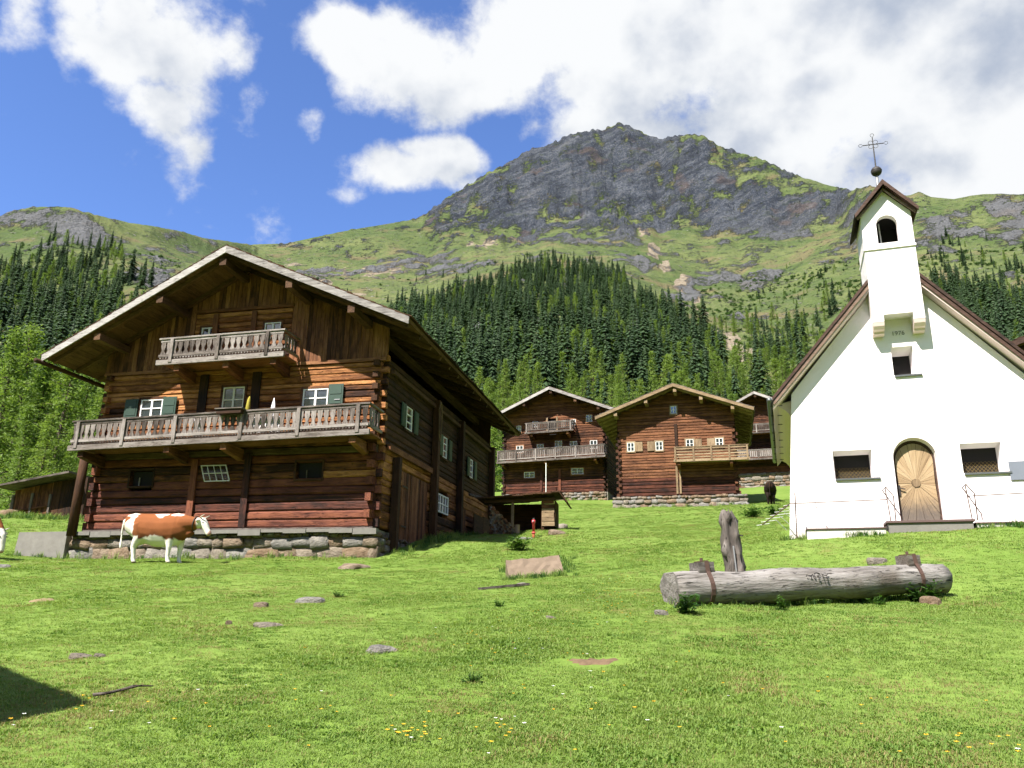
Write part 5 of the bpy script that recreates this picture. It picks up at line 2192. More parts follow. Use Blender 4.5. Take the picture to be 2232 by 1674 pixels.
# ------------------------------------------------------------------ trough and fountain post
def trough():
    a = at(1460, 1283, 11.2)
    b = at(2050, 1256, 12.8)
    L = float(np.linalg.norm(b - a))
    ax = Vector(b - a).normalized()
    T = thing('water_trough', 'long hollowed log water trough with iron straps in the meadow', 'trough', a - np.array([0, 0, .02]))
    T.rotation_euler = (0, -math.asin(ax.z), math.atan2(ax.y, ax.x))
    rnd = random.Random(4)
    mb = MB()
    n, m_ = 30, 20
    R = .245
    for i in range(n + 1):
        x = L * i / n
        w1, w2 = .012 * math.sin(i * .9), .010 * math.sin(i * .53 + 1)
        rr = R * (1.03 - .09 * i / n + .03 * math.sin(i * .7) + .02 * math.sin(i * 1.9))
        if i in (0, n):
            rr *= .985
        # section: round outside, flat rim, hollow
        sec = []
        for q in range(13):
            t = math.radians(62) - math.radians(304) * q / 12
            ru = rr * (1 + .022 * math.sin(q * 2.3 + i * .13) + .016 * math.sin(q * 4.1 - i * .45))
            sec.append((ru * math.cos(t) * 1.02, ru * math.sin(t)))
        zr = rr * math.sin(math.radians(62))
        hol = .0 if i in (0, 1, n - 1, n) else 1.0
        sec += [(-rr * .42, zr + .004), (-rr * .38, zr - .20 * hol), (0, zr - .26 * hol), (rr * .38, zr - .20 * hol), (rr * .42, zr + .004)]
        for (y, z) in sec:
            xx = x + (rnd.uniform(-.015, .015) if i in (0, n) else 0)
            mb.v.append((xx, y + w1, z + w2 + rnd.uniform(-.003, .003)))
    k = len(sec)
    for i in range(n):
        for q in range(k):
            A = i * k + q
            B = i * k + (q + 1) % k
            mb.f.append((A, B, B + k, A + k))
    mb.f.append(tuple(range(k))[::-1])
    mb.f.append(tuple(n * k + q for q in range(k)))
    lg = mb.obj('log', 'trough_wood', T, True)
    for pl in list(lg.data.polygons)[-2:]:
        pl.use_smooth = False
    w = MB()
    w.box(.35, L - .35, -.085, .085, .09, .105)
    w.obj('water', 'glass', T)
    for x in (.52, L - .62):
        bk = MB()
        bk.box(x - .12, x + .12, -.15, .10, .19, .35)
        bk = bk.obj('cross_block', 'trough_wood', T)
        st = MB()
        pts = []
        for q in range(15):
            t = math.radians(100) + math.radians(235) * q / 14
            pts.append((x, (R + .014) * math.cos(t) * 1.02, (R + .014) * math.sin(t)))
        path = [(x, .12, .16), (x, .11, .362), (x, -.155, .365), (x, -.175, .22)] + [p for p in pts if p[1] < 0 and p[2] < .17]
        for p, q in zip(path[:-1], path[1:]):
            st.beam(p, q, .012, .062, (1, 0, 0))
        st = st.obj('strap', 'rust_iron', T)
        bl = MB()
        bl.tube([(x, -.03, .36), (x, -.03, .41)], .022, 8)
        bl.obj('bolt', 'rust_iron', st)
    # carved year and flourish on the front
    def wrap(o, off=.0035):
        me = o.data
        for v in me.vertices:
            x, z, e = v.co.x, v.co.y, v.co.z
            zz = max(-.2, min(.2, z))
            v.co = (x, -math.sqrt((R * 1.02) ** 2 - zz ** 2) - off - e, zz)
    xc = L * .475
    for body, x, sz in (('2', -.145, .085), ('0', -.085, .085), ('1', .07, .085), ('2', .125, .085)):
        cu = bpy.data.curves.new('digit', 'FONT')
        cu.body = body
        cu.size = sz
        cu.extrude = .004
        cu.materials.append(MAT['carving'])
        tmp = link('tmp', cu)
        bpy.context.view_layer.update()
        me = bake(tmp)
        bpy.data.objects.remove(tmp)
        for v in me.vertices:
            v.co.x += xc + x
            v.co.y += .055
        me.materials.clear()
        me.materials.append(MAT['carving'])
        o = link('carved_digit', me, T)
        wrap(o)

    def stroke(pts, r=.0055, nm='carved_mark'):
        k = MB()
        k.tube([(xc + x, -math.sqrt((R * 1.02) ** 2 - z * z) - .004, z) for x, z in pts], r, 5)
        k.obj(nm, 'carving', T)
    stroke([(.01, .115), (.01, .04)])
    stroke([(-.02, .10), (.04, .10)])
    stroke([(-.01, .055), (.03, .055)])
    wave = lambda x0, x1, s: [(x0 + (x1 - x0) * i / 8, .128 + s * .022 * math.sin(math.pi * i / 8)) for i in range(9)]
    stroke(wave(-.19, -.075, -1))
    stroke(wave(-.055, .055, .8))
    stroke(wave(.075, .20, -1))
    stroke([(-.205, .10), (-.19, .115)], .007)
    stroke([(-.195, .06), (-.19, .08)], .007)
    # fountain post
    pb = at(1606, 1240, 12.95)
    pt = at(1600, 1117, 12.95)
    g = gz(pb[0], pb[1])
    F = thing('fountain_post', 'leaning weathered tree-trunk post with spout channel behind the trough', 'post', (pb[0], pb[1], g))
    h = pt[2] - g
    mb = MB()
    rnd = random.Random(12)
    N_, M_ = 16, 18
    for i in range(N_ + 1):
        t = i / N_
        cx = -.10 * t * 1.0
        for q in range(M_):
            a_ = 2 * math.pi * q / M_
            r_ = .165 - .04 * t + .020 * math.sin(q * 2.1 + i * .35) + .014 * math.sin(q * 5 + i * 1.7) + .010 * math.sin(i * 2.3)
            if abs(math.sin((a_ + 1.57) / 2)) < .19 and .05 < t < .9:   # groove facing the viewer
                r_ *= .48
            if t > .9:
                r_ *= 1 - (t - .9) * (2.2 + 1.6 * math.sin(q * 1.3))
            r_ *= 1 + .05 * math.sin(i * 1.3 + q * .4)
            for (ta, tq, s_) in ((.58, 10.5, .07), (.28, 14.5, .05), (.62, 2.0, .03)):
                dq = min(abs(q - tq), M_ - abs(q - tq))
                r_ += s_ * math.exp(-((t - ta) * 14) ** 2 - (dq / 1.2) ** 2)
            mb.v.append((cx + r_ * math.cos(a_) + .012 * math.sin(i * 1.1), r_ * math.sin(a_) * .9, -.1 + (h + .1) * t + (.05 * math.sin(q * 1.9) if t > .85 else 0)))
    for i in range(N_):
        for q in range(M_):
            A, B = i * M_ + q, i * M_ + (q + 1) % M_
            mb.f.append((A, B, B + M_, A + M_))
    mb.f.append(tuple(N_ * M_ + q for q in range(M_)))
    mb.obj('trunk', 'post_wood', F, True)
    k = MB()
    k.tube([(-.03, -.10, .25), (-.06, -.105, h * .58)], .014, 6)
    k.obj('pipe', 'galv', F)
    k = MB()
    k.tube([(.06, -.02, h * .72), (.08, -.16, h * .70)], .012, 6)
    k.obj('spout', 'iron', F)


trough()
# ------------------------------------------------------------------ cows
def cow_mesh(head_low=False, coat='brown', name='body'):
    mb = MB()

    def limb(pts, n=12):
        mb.tube([p[:3] for p in pts], [p[3] for p in pts], n)
    # trunk (radii: across, up)
    st = [(-.93, 1.04, .09, .13), (-.86, 1.04, .21, .24), (-.68, 1.0, .28, .33), (-.40, .93, .32, .39), (-.05, .87, .36, .44), (.25, .87, .345, .445),
          (.50, .90, .30, .43), (.70, .95, .22, .35), (.84, .99, .14, .24)]
    for i, (x, z, ry, rz) in enumerate(st):
        pass
    o = len(mb.v)
    n = 16
    for (x, z, ry, rz) in st:
        for k in range(n):
            t = 2 * math.pi * k / n
            yy, zz = math.cos(t), math.sin(t)
            if zz > 0:
                zz *= .92 + .06 * abs(zz)
            mb.v.append((x, ry * yy, z + rz * zz))
    for i in range(len(st) - 1):
        for k in range(n):
            a, b = o + i * n + k, o + i * n + (k + 1) % n
            mb.f.append((a, b, b + n, a + n))
    mb.f.append(tuple(o + k for k in range(n))[::-1])
    mb.f.append(tuple(o + (len(st) - 1) * n + k for k in range(n)))
    if head_low:
        neck = [(.62, 0, 1.06, .22), (.86, 0, .98, .17), (1.06, 0, .78, .13), (1.16, 0, .62, .12)]
        head = [(1.13, 0, .72, .10), (1.20, 0, .60, .115), (1.24, 0, .47, .10), (1.27, 0, .33, .08), (1.28, 0, .22, .075), (1.28, 0, .16, .05)]
    else:
        neck = [(.60, 0, 1.03, .26), (.80, 0, 1.05, .21), (.98, 0, 1.06, .165), (1.11, 0, 1.07, .135)]
        head = [(1.09, 0, 1.15, .09), (1.16, 0, 1.11, .118), (1.24, 0, 1.00, .108), (1.31, 0, .88, .085), (1.37, 0, .79, .08), (1.41, 0, .75, .055)]
    limb(neck, 14)
    limb(head, 14)
    limb([(.70, 0, .82, .14), (.82, 0, .78, .12), (.92, 0, .86, .09)], 10)       # brisket
    limb([(-.62, 0, .60, .10), (-.50, 0, .58, .125), (-.36, 0, .60, .09)], 10)   # udder
    for s, dx in ((1, .0), (-1, .16)):
        limb([(-.68 + dx, s * .15, 1.0, .19), (-.64 + dx, s * .17, .80, .17), (-.60 + dx, s * .17, .64, .135), (-.71 + dx, s * .16, .46, .078),
              (-.72 + dx, s * .16, .40, .070), (-.69 + dx, s * .16, .22, .052), (-.68 + dx, s * .16, .10, .058), (-.65 + dx, s * .16, .03, .058), (-.64 + dx, s * .16, .0, .055)])
    for s, dx in ((1, .03), (-1, -.13)):
        limb([(.50 + dx, s * .16, .92, .16), (.52 + dx, s * .17, .72, .115), (.53 + dx, s * .16, .54, .095), (.54 + dx, s * .16, .40, .074), (.53 + dx, s * .16, .33, .060),
              (.53 + dx, s * .16, .18, .052), (.54 + dx, s * .16, .09, .057), (.57 + dx, s * .16, .03, .057), (.58 + dx, s * .16, .0, .055)])
    limb([(-.90, 0, 1.20, .05), (-.98, 0, 1.12, .038), (-1.02, .02, .90, .03), (-1.02, .03, .65, .028), (-1.01, .03, .48, .045), (-1.0, .03, .38, .03)], 8)
    pz, pxx = (.70, 1.14) if head_low else (1.15, 1.10)
    for s in (1, -1):   # ears
        limb([(pxx + .02, s * .08, pz - .01, .03), (pxx - .0, s * .17, pz - .02, .045), (pxx - .02, s * .25, pz - .05, .02)], 8)
    o = link('tmp', mb.mesh(name, 'horn'))
    md = o.modifiers.new('r', 'REMESH')
    md.mode = 'VOXEL'
    md.voxel_size = .021
    md = o.modifiers.new('s', 'SMOOTH')
    md.factor = .6
    md.iterations = 5
    bpy.context.view_layer.update()
    me = bake(o)
    bpy.data.objects.remove(o)
    me.materials.clear()
    me.materials.append(MAT['coat'])
    me.polygons.foreach_set('use_smooth', [True] * len(me.polygons))
    co = np.zeros(len(me.vertices) * 3)
    me.vertices.foreach_get('co', co)
    co = co.reshape(-1, 3)
    x, y, z = co.T
    nz = fbm(x * 5 + 3.1, z * 5 + y * 4, 4, 3) - .5
    ns = fbm(x * 2.2 + 9, (z + y) * 2.2, 3, 8) - .5
    if coat == 'brown':
        white = np.zeros_like(x)
        white = np.maximum(white, sstep(x + nz * .12, 1.04, 1.09) if not head_low else sstep(.74 - z + (x - 1) * .6 + nz * .1, .0, .06) * (x > .98))
        white = np.maximum(white, sstep(.66 - z + nz * .25 + .10 * (x < -.4), -.02, .03))            # belly, legs
        white = np.maximum(white, sstep(-.93 - x + nz * .2, -.03, .02) * (z < 1.15))                 # tail
        white = np.maximum(white, sstep(.10 - np.hypot((x + .83) * 1.0, (z - 1.28) * 1.6) + nz * .18, 0, .03))
        white = np.maximum(white, sstep(.12 - np.hypot((x + .66) * .7, (z - 1.27) * 1.3) + nz * .26, 0, .03))
        white = np.maximum(white, sstep(.12 - np.hypot((x - .12) * .9, (z - 1.24) * 1.0) + nz * .24, 0, .03))
        white = np.maximum(white, sstep(.09 - np.hypot((x - .55) * .6, (z - 1.27) * 1.5) + nz * .2, 0, .03))
        white = np.maximum(white, sstep(.20 - np.hypot((x + .72) * .9, (z - .80) * .55) + nz * .24, 0, .04) * .9)
        base = np.array([.21, .072, .026]) * (1 + .5 * ns)[:, None]
        base = base * (1 - .35 * sstep(.80 - z + nz * .3, -.05, .12))[:, None]  # belly shadow painted into the brown low on the body
        col = base * (1 - white)[:, None] + np.array([.74, .70, .62]) * white[:, None]
        muz = sstep(x - z * .5, .955, .985) if not head_low else sstep(.24 - z, 0, .04) * (x > 1.1)
        col = col * (1 - muz)[:, None] + np.array([.42, .25, .20]) * muz[:, None]
        hoof = sstep(.045 - z, 0, .01)
        col = col * (1 - hoof)[:, None] + np.array([.12, .09, .07]) * hoof[:, None]
    else:
        col = np.array([.018, .012, .009]) * (1 + 1.2 * ns)[:, None] + np.array([.03, .012, .004]) * sstep(nz, .05, .25)[:, None]
    a = me.color_attributes.new('coat', 'FLOAT_COLOR', 'POINT')
    a.data.foreach_set('color', np.concatenate([col, np.ones((len(col), 1))], 1).ravel().astype(np.float32))
    return me


def coat_mat():
    m, N, b, o = new_mat('coat')
    a = N.n('ShaderNodeAttribute', attribute_name='coat')
    tc = N.n('ShaderNodeTexCoord').outputs['Object']
    f = N.noise(N.vmath('MULTIPLY', tc, (1, 1, .4)), 45, 4, .6)
    N.set(b.inputs['Base Color'], N.mix(0.3, a.outputs['Color'], N.mix(f, (0.3, 0.3, 0.3), (.8, .8, .8)), 'MULTIPLY'))
    b.inputs['Roughness'].default_value = .85
    b.inputs['Specular IOR Level'].default_value = .12
    N.set(b.inputs['Normal'], N.bump(f, .35, .01))


coat_mat()


def cow(label, p, rz, head_low=False, coat='brown', scale=1.0, sink=.02):
    c = thing('cow', label, 'cow', (p[0], p[1], p[2] - sink), rz)
    c.scale = (scale, scale, scale)
    link('body', cow_mesh(head_low, coat), c)
    pz, px = (.73, 1.13) if head_low else (1.20, 1.11)
    for s in (1, -1):
        k = MB()
        if head_low:
            pts = [(px, s * .07, pz), (px + .02, s * .15, pz + .05), (px + .08, s * .19, pz + .10)]
        else:
            pts = [(px + .02, s * .06, pz - .02), (px + .06, s * .14, pz + .02), (px + .16, s * .17, pz + .08)]
        k.tube(pts, [.026, .02, .006], 8)
        k.obj('horn', 'horn', c, True)
        k = MB()
        if head_low:
            k.tube([(px + .14, s * .095, .585), (px + .14, s * .112, .585)], .017, 8)
        else:
            k.tube([(px + .115, s * .092, 1.07), (px + .115, s * .112, 1.07)], .017, 8)
        k.obj('eye', 'carving', c, True)
    if coat == 'brown' and not head_low:
        k = MB()
        pts = [(.98 + .03 * math.sin(t), .172 * math.cos(t), 1.055 + .185 * math.sin(t)) for t in [2 * math.pi * i / 16 for i in range(17)]]
        k.tube(pts, .014, 6)
        k.obj('collar', 'iron', c, True)
    return c


pc = at(338, 1220, 21.7)
cow('brown and white cow standing in profile before the stone footing', (pc[0], pc[1], gz(pc[0], pc[1])), -.06, scale=1.0)
pc = at(-82, 1216, 22.4)
cow('brown and white cow at the picture edge, only its lowered head in view', (pc[0], pc[1], gz(pc[0], pc[1])), -.32, True, scale=1.05)
pc = at(1681, 1096, 47)
cow('dark brown cow seen from behind on the slope beside the chapel', (pc[0], pc[1], gz(pc[0], pc[1])), 1.25, True, 'dark', 1.0)


# ------------------------------------------------------------------ stones, slabs, bits on the grass
def rock(px, py, w, h, label, name='rock', depth=None, rot=0.0, mat='stone', sink=.35):
    p = ground(px, py)
    W_ = w / FPX * np.linalg.norm(p)
    H_ = max(.04, h / FPX * np.linalg.norm(p))
    bm = bmesh.new()
    bmesh.ops.create_icosphere(bm, subdivisions=3, radius=.5)
    rr = random.Random(int(px * 7 + py))
    ph = [rr.uniform(0, 6) for _ in range(6)]
    for v in bm.verts:
        c = v.co
        f = 1 + .10 * math.sin(c.x * 7 + ph[0]) + .08 * math.sin(c.y * 9 + ph[1]) + .10 * math.sin(c.z * 8 + ph[2] + c.x * 5) + .05 * math.sin(c.x * 19 + ph[3])
        v.co = c * f
        if v.co.z > .30:
            v.co.z = .30 + (v.co.z - .30) * .25
    me = bpy.data.meshes.new(name)
    bm.to_mesh(me)
    bm.free()
    me.materials.append(MAT[mat])
    me.polygons.foreach_set('use_smooth', [True] * len(me.polygons))
    o = link(name, me, None, (p[0], p[1], p[2] - H_ * sink * .4), (0.08, .05, rot), (W_, depth or W_ * .8, H_ * 2.0))
    return tag(o, label, 'rock')


rock(832, 1422, 62, 18, 'smooth pinkish stone lying alone in the middle of the meadow')
rock(678, 1312, 52, 18, 'flat grey stone half sunk in the grass below the farmhouse footing')
rock(570, 1322, 34, 16, 'small brownish stone just left of the flat grey stone')
rock(588, 1366, 60, 14, 'low rough grey rock patch nearest below the small brownish stone')
rock(498, 1362, 12, 14, 'tiny upright pale stone in the grass below the cow')
rock(175, 1434, 46, 12, 'long flat pale stone in the grass at the left, the larger of two')
rock(216, 1433, 20, 10, 'small pale stone right beside the long flat one at the left')
rock(774, 1238, 72, 14, 'long low grey slab of rock under the stone footing corner')
rock(2030, 1318, 44, 24, 'rounded stone under the right end of the water trough', sink=.2)
rock(1442, 1340, 36, 16, 'pale stone under the left end of the water trough')
rock(1200, 1349, 26, 10, 'small dark stone in the grass left of the water trough')
rock(1912, 1228, 36, 16, 'whitish boulder peeping over the water trough rim', sink=.1)
rock(8, 1238, 26, 12, 'grey stone at the left picture edge below the cow')
rock(1214, 1164, 40, 16, 'flat grey rock at the foot of the wood shed')
rock(1226, 1150, 26, 14, 'brown rock leaning at the corner of the wood shed')
rock(1146, 1176, 40, 8, 'flat stone lying at the foot of the red hydrant')
rock(1140, 1277, 30, 10, 'small grey stone on the end of the grey plank')
rock(20, 1122, 36, 16, 'tawny boulder beside the plank shed at the left')

# concrete block closing the footing on the left
cb = MB()
cb.add([(-12.15, -.16, -1.2), (-10.28, -.16, -1.2), (-10.28, .5, -1.2), (-12.15, .5, -1.2), (-12.08, -.12, -.05), (-10.30, -.12, -.04), (-10.30, .5, -.04), (-12.08, .5, -.05)],
       [(0, 3, 2, 1), (4, 5, 6, 7), (0, 1, 5, 4), (1, 2, 6, 5), (2, 3, 7, 6), (3, 0, 4, 7)])
cb = cb.obj('concrete_block', 'concrete')
cb.location = FR_MAIN.O
cb.rotation_euler = (0, 0, FR_MAIN.rz)
tag(cb, 'big weathered concrete block at the left end of the stone footing', 'block')

# sloping spring-box slab
a_, b_ = ground(1112, 1262), ground(1232, 1250)
sl = MB()
ua = Vector(b_ - a_)
ub = Vector((-.10, .50, .0))
upz = .40
n_, m_ = 10, 5
grid = []
rr = random.Random(2)
for j in range(m_ + 1):
    for i in range(n_ + 1):
        p = Vector(a_) + ua * (i / n_) + ub * (j / m_) + Vector((0, 0, -.08 + (upz + .08) * j / m_ + .012 * rr.uniform(-1, 1)))
        grid.append(tuple(p + Vector((0, .02 * rr.uniform(-1, 1), 0))))
sl.v = grid + [(x, y + .35, z - .5) for x, y, z in grid]
K_ = (n_ + 1) * (m_ + 1)
for j in range(m_):
    for i in range(n_):
        A = j * (n_ + 1) + i
        sl.f.append((A, A + 1, A + n_ + 2, A + n_ + 1))
for i in range(n_):
    A = m_ * (n_ + 1) + i
    sl.f.append((A, A + 1, A + 1 + K_, A + K_))
    A = i
    sl.f.append((A + 1, A, A + K_, A + 1 + K_))
for j in range(m_):
    A = j * (n_ + 1)
    sl.f.append((A, A + n_ + 1, A + n_ + 1 + K_, A + K_))
    A = A + n_
    sl.f.append((A + n_ + 1, A, A + K_, A + n_ + 1 + K_))
tag(sl.obj('stone_slab', 'tan_slab'), 'tilted tan stone slab set in the slope below the hydrant', 'slab')

a_, b_ = ground(1046, 1286), ground(1150, 1276)
k = MB()
k.beam(a_ + np.array([0, 0, .02]), b_ + np.array([0, 0, .02]), .16, .04)
tag(k.obj('plank', 'grey_x'), 'weathered grey plank lying in the grass below the tan slab', 'plank')

# dead branch by the shadow
pts = [ground(x, y) + np.array([0, 0, .03]) for x, y in ((200, 1528), (232, 1522), (262, 1516), (290, 1506), (333, 1504))]
k = MB()
k.tube(pts, [.013, .012, .011, .009, .005], 7)
br = k.obj('branch', 'grey_x', None, True)
tag(br, 'thin dead branch on the grass at the tip of the shadow', 'branch')
k = MB()
k.tube([pts[2], pts[2] + np.array([.12, .1, .03])], [.012, .006], 5)
k.obj('twig', 'bark', br, True)


# bare soil and straw patches
def patch(px, py, w, h, mat, label, name, cat, seed, seg=26, lift=.012):
    c = ground(px, py)
    rr = random.Random(seed)
    ex, ey = ground(px + w / 2, py), ground(px, py - h / 2)
    rx = np.linalg.norm(ex - c)
    ry = min(max(.1, np.linalg.norm(ey - c)), rx * 1.1)
    k = MB()
    rings = 4
    vs = [(c[0], c[1], gz(c[0], c[1]) + lift + .02)]
    rad = [rr.uniform(.65, 1.1) for _ in range(seg)]
    for r in range(1, rings + 1):
        for i in range(seg):
            a = 2 * math.pi * i / seg
            q = r / rings * rad[i]
            x, y = c[0] + rx * q * math.cos(a), c[1] + ry * q * math.sin(a)
            vs.append((x, y, gz(x, y) + (lift + rr.uniform(-.006, .012) if r < rings else -.02)))
    fs = [(0, 1 + i, 1 + (i + 1) % seg) for i in range(seg)]
    for r in range(rings - 1):
        for i in range(seg):
            A, B = 1 + r * seg + i, 1 + r * seg + (i + 1) % seg
            fs.append((A, A + seg, B + seg, B))
    k.add(vs, fs)
    o = k.obj(name, mat, None, True)
    return tag(o, label, cat)


patch(1294, 1448, 126, 20, 'dirt', 'oval patch of bare brown soil in the near meadow', 'soil_patch', 'soil', 1)
patch(92, 1308, 60, 46, 'straw', 'wisp of dry straw spread on the grass at the left', 'straw_patch', 'straw', 2)


# things kept on the farmhouse balcony
def balcony_bits():
    def put(name, mat, pts, rad, label, cat, n=10):
        k = MB()
        k.tube(pts, rad, n)
        o = k.obj(name, mat, None, True)
        o.location = FR_MAIN.O
        o.rotation_euler = (0, 0, FR_MAIN.rz)
        return tag(o, label, cat)
    put('parasol', 'yellow_cloth', [(-4.2, -.6, 2.6), (-4.2, -.6, 3.3), (-4.19, -.6, 3.45), (-4.17, -.6, 3.85), (-4.16, -.6, 3.95)], [.02, .02, .08, .05, .01],
        'closed olive yellow parasol standing on the lower farmhouse balcony', 'parasol')
    put('parasol', 'white_cloth', [(-3.33, -.6, 2.6), (-3.33, -.6, 3.0), (-3.33, -.6, 3.45), (-3.33, -.6, 3.86)], [.02, .15, .09, .008],
        'closed white parasol standing on the lower farmhouse balcony', 'parasol')
    k = MB()
    k.box(-4.75, -3.95, -1.36, -1.19, 3.24, 3.37)
    pl = k.obj('planter', 'dark_x')
    pl.location, pl.rotation_euler = FR_MAIN.O, (0, 0, FR_MAIN.rz)
    tag(pl, 'dark wooden planter box hung on the lower balcony rail', 'planter')
    k = MB()
    k.box(-4.80, -3.90, -1.40, -1.15, 3.372, 3.40)
    k.obj('rim', 'grey_x', pl)
    for a, b, z0, z1, lab in ((-5.75, -5.45, 2.75, 3.25, 'white towel hung inside the lower balcony left of the planter'),
                              (-3.85, -2.75, 2.72, 3.2, 'white sheet hung inside the lower balcony right of the planter')):
        k = MB()
        n = 14
        vs = []
        for i in range(n + 1):
            x = a + (b - a) * i / n
            yy = -.93 + .025 * math.sin(i * 1.7)
            vs += [(x, yy, z0 + .03 * math.sin(i)), (x, yy, z1), (x, yy + .012, z0 + .03 * math.sin(i)), (x, yy + .012, z1)]
        fs = []
        for i in range(n):
            A = i * 4
            fs += [(A, A + 4, A + 5, A + 1), (A + 2, A + 3, A + 7, A + 6), (A + 1, A + 5, A + 7, A + 3), (A, A + 2, A + 6, A + 4)]
        k.add(vs, fs)
        o = k.obj('towel', 'white_cloth')
        o.location, o.rotation_euler = FR_MAIN.O, (0, 0, FR_MAIN.rz)
        tag(o, lab, 'towel')
    # elongated six-cornered wooden frame hung on the side wall
    k = MB()
    six = [(4.60, 4.92), (4.78, 4.62), (4.74, 3.75), (4.66, 3.50), (4.52, 3.72), (4.42, 4.62)]
    for (a, c), (b, d) in zip(six, six[1:] + six[:1]):
        k.beam((.33, a, c), (.33, b, d), .02, .035, (1, 0, 0))
    o = k.obj('wooden_frame', 'pale_z')
    o.location, o.rotation_euler = FR_MAIN.O, (0, 0, FR_MAIN.rz)
    tag(o, 'long six-cornered pale wooden frame hung on the shaded side wall', 'frame')
    fp = FR_A.w(4.15, -1.35, -.3)
    k = MB()
    k.tube([(fp[0], fp[1], fp[2] - .3), (fp[0], fp[1], fp[2] + 2.6)], .035, 8)
    tag(k.obj('pole', 'white_paint'), 'white upright pole before the reddish farmhouse', 'pole')


balcony_bits()


# ------------------------------------------------------------------ trees
def spruce_meshes(seed, levels=22, per=9, wide=.19):
    levels, per = int(levels * 1.6), max(5, int(per * .62))
    rr = random.Random(seed)
    tr = MB()
    tr.tube([(0, 0, -.04), (0, 0, .35), (.003, 0, .7), (0, 0, .985)], [.016, .013, .008, .002], 7)
    cr = MB()
    for i in range(levels):
        t = i / (levels - 1)
        z = .05 + .93 * t ** .95
        R = wide * (1 - t) ** .85 * rr.uniform(.72, 1.12) * (1 + .18 * math.sin(t * 9 + seed)) + .012
        nb = max(4, int(per * (1 - .45 * t)))
        a0 = rr.uniform(0, 6.3)
        for b in range(nb):
            a = a0 + 2 * math.pi * (b + rr.uniform(-.3, .3)) / nb
            L = R * rr.uniform(.5, 1.25)
            dz = -L * rr.uniform(.35, .75)
            ca, sa = math.cos(a), math.sin(a)
            zj = z + rr.uniform(-.022, .022)
            base = Vector((ca * .004, sa * .004, zj))
            tip = Vector((ca * L, sa * L, zj + dz))
            side = Vector((-sa, ca, 0))
            q = 4
            for s_ in range(q):
                u0, u1 = s_ / q, (s_ + 1.35) / q
                p0 = base.lerp(tip, u0)
                p1 = base.lerp(tip, min(1.0, u1))
                p0.z += .012 * math.sin(u0 * 3.14)
                w = (.030 + .012 * rr.random()) * (1 - .55 * u0) * (1 - .4 * t)
                for sg in (-1, 1):
                    e = p0.lerp(p1, .75) + side * (sg * w * rr.uniform(.8, 1.5)) + Vector((0, 0, -w * rr.uniform(.3, .9)))
                    cr.add([p0, p1, e], [(0, 1, 2)])
    return tr.mesh('trunk', 'bark'), cr.mesh('crown', 'spruce_leaf')


def larch_meshes(seed, n=1500, wide=.19, leaf=.028, mat='larch_leaf'):
    rr = random.Random(seed)
    tr = MB()
    bend = [(rr.uniform(-.012, .012), rr.uniform(-.012, .012)) for _ in range(5)]
    pts = [(0, 0, -.04)] + [(bend[i][0], bend[i][1], .18 * (i + 1)) for i in range(5)] + [(0, 0, .98)]
    tr.tube(pts, [.017, .015, .012, .009, .006, .004, .0015], 7)
    cr = MB()
    nb = 60
    br = []
    for i in range(nb):
        t = (i + rr.random()) / nb
        z = .10 + .88 * t
        R = wide * (1 - t) ** .92 * rr.uniform(.45, 1.25) + .012
        if t < .12:
            R *= .6 + t * 3
        a = i * 2.4 + rr.uniform(-.5, .5)
        d = Vector((math.cos(a) * R, math.sin(a) * R, R * rr.uniform(-.35, .25)))
        br.append((Vector((0, 0, z)), d))
        if R > .05:
            tr.tube([(0, 0, z), tuple(Vector((0, 0, z)) + d * .85)], [.003, .001], 3, False)
    for i in range(n):
        b, d = br[int(rr.random() ** 1.25 * nb)]
        u = rr.uniform(.15, 1.05)
        p = b + d * u + Vector((rr.gauss(0, 1), rr.gauss(0, 1), rr.gauss(-.4, .9))) * .018
        l = leaf * rr.uniform(.6, 1.3)
        v1 = Vector((rr.uniform(-1, 1), rr.uniform(-1, 1), rr.uniform(-1, .3))).normalized() * l
        v2 = Vector((rr.uniform(-1, 1), rr.uniform(-1, 1), rr.uniform(-.6, .4))).normalized() * l * .8
        cr.add([p, p + v1, p + v2], [(0, 1, 2)])
    return tr.mesh('trunk', 'larch_bark'), cr.mesh('crown', mat)


SPR = [spruce_meshes(1, 24, 11, .20), spruce_meshes(2, 26, 10, .17), spruce_meshes(3, 22, 12, .24), spruce_meshes(4, 28, 10, .15)]
LAR = [larch_meshes(5, 1700, .20), larch_meshes(6, 1500, .17), larch_meshes(7, 1900, .23)]
BIG = [larch_meshes(15, 6500, .22, .016), larch_meshes(16, 6000, .18, .016), larch_meshes(17, 7000, .25, .016)]


def joined_tree(pair, name):
    """one mesh with both materials, for the far trees whose parts cannot be seen"""
    tr, cr = pair
    me = bpy.data.meshes.new(name)
    v = [tuple(q.co) for q in tr.vertices]
    f = [tuple(p.vertices) for p in tr.polygons]
    o = len(v)
    v += [tuple(q.co) for q in cr.vertices]
    f2 = [tuple(i + o for i in p.vertices) for p in cr.polygons]
    me.from_pydata(v, [], f + f2)
    me.materials.append(tr.materials[0])
    me.materials.append(cr.materials[0])
    me.polygons.foreach_set('material_index', [0] * len(f) + [1] * len(f2))
    return me


def inpoly(px, py, poly):
    inside = np.zeros(px.shape, bool)
    n = len(poly)
    for i in range(n):
        x1, y1 = poly[i]
        x2, y2 = poly[(i + 1) % n]
        c = ((y1 > py) != (y2 > py)) & (px < (x2 - x1) * (py - y1) / (y2 - y1 + 1e-9) + x1)
        inside ^= c
    return inside


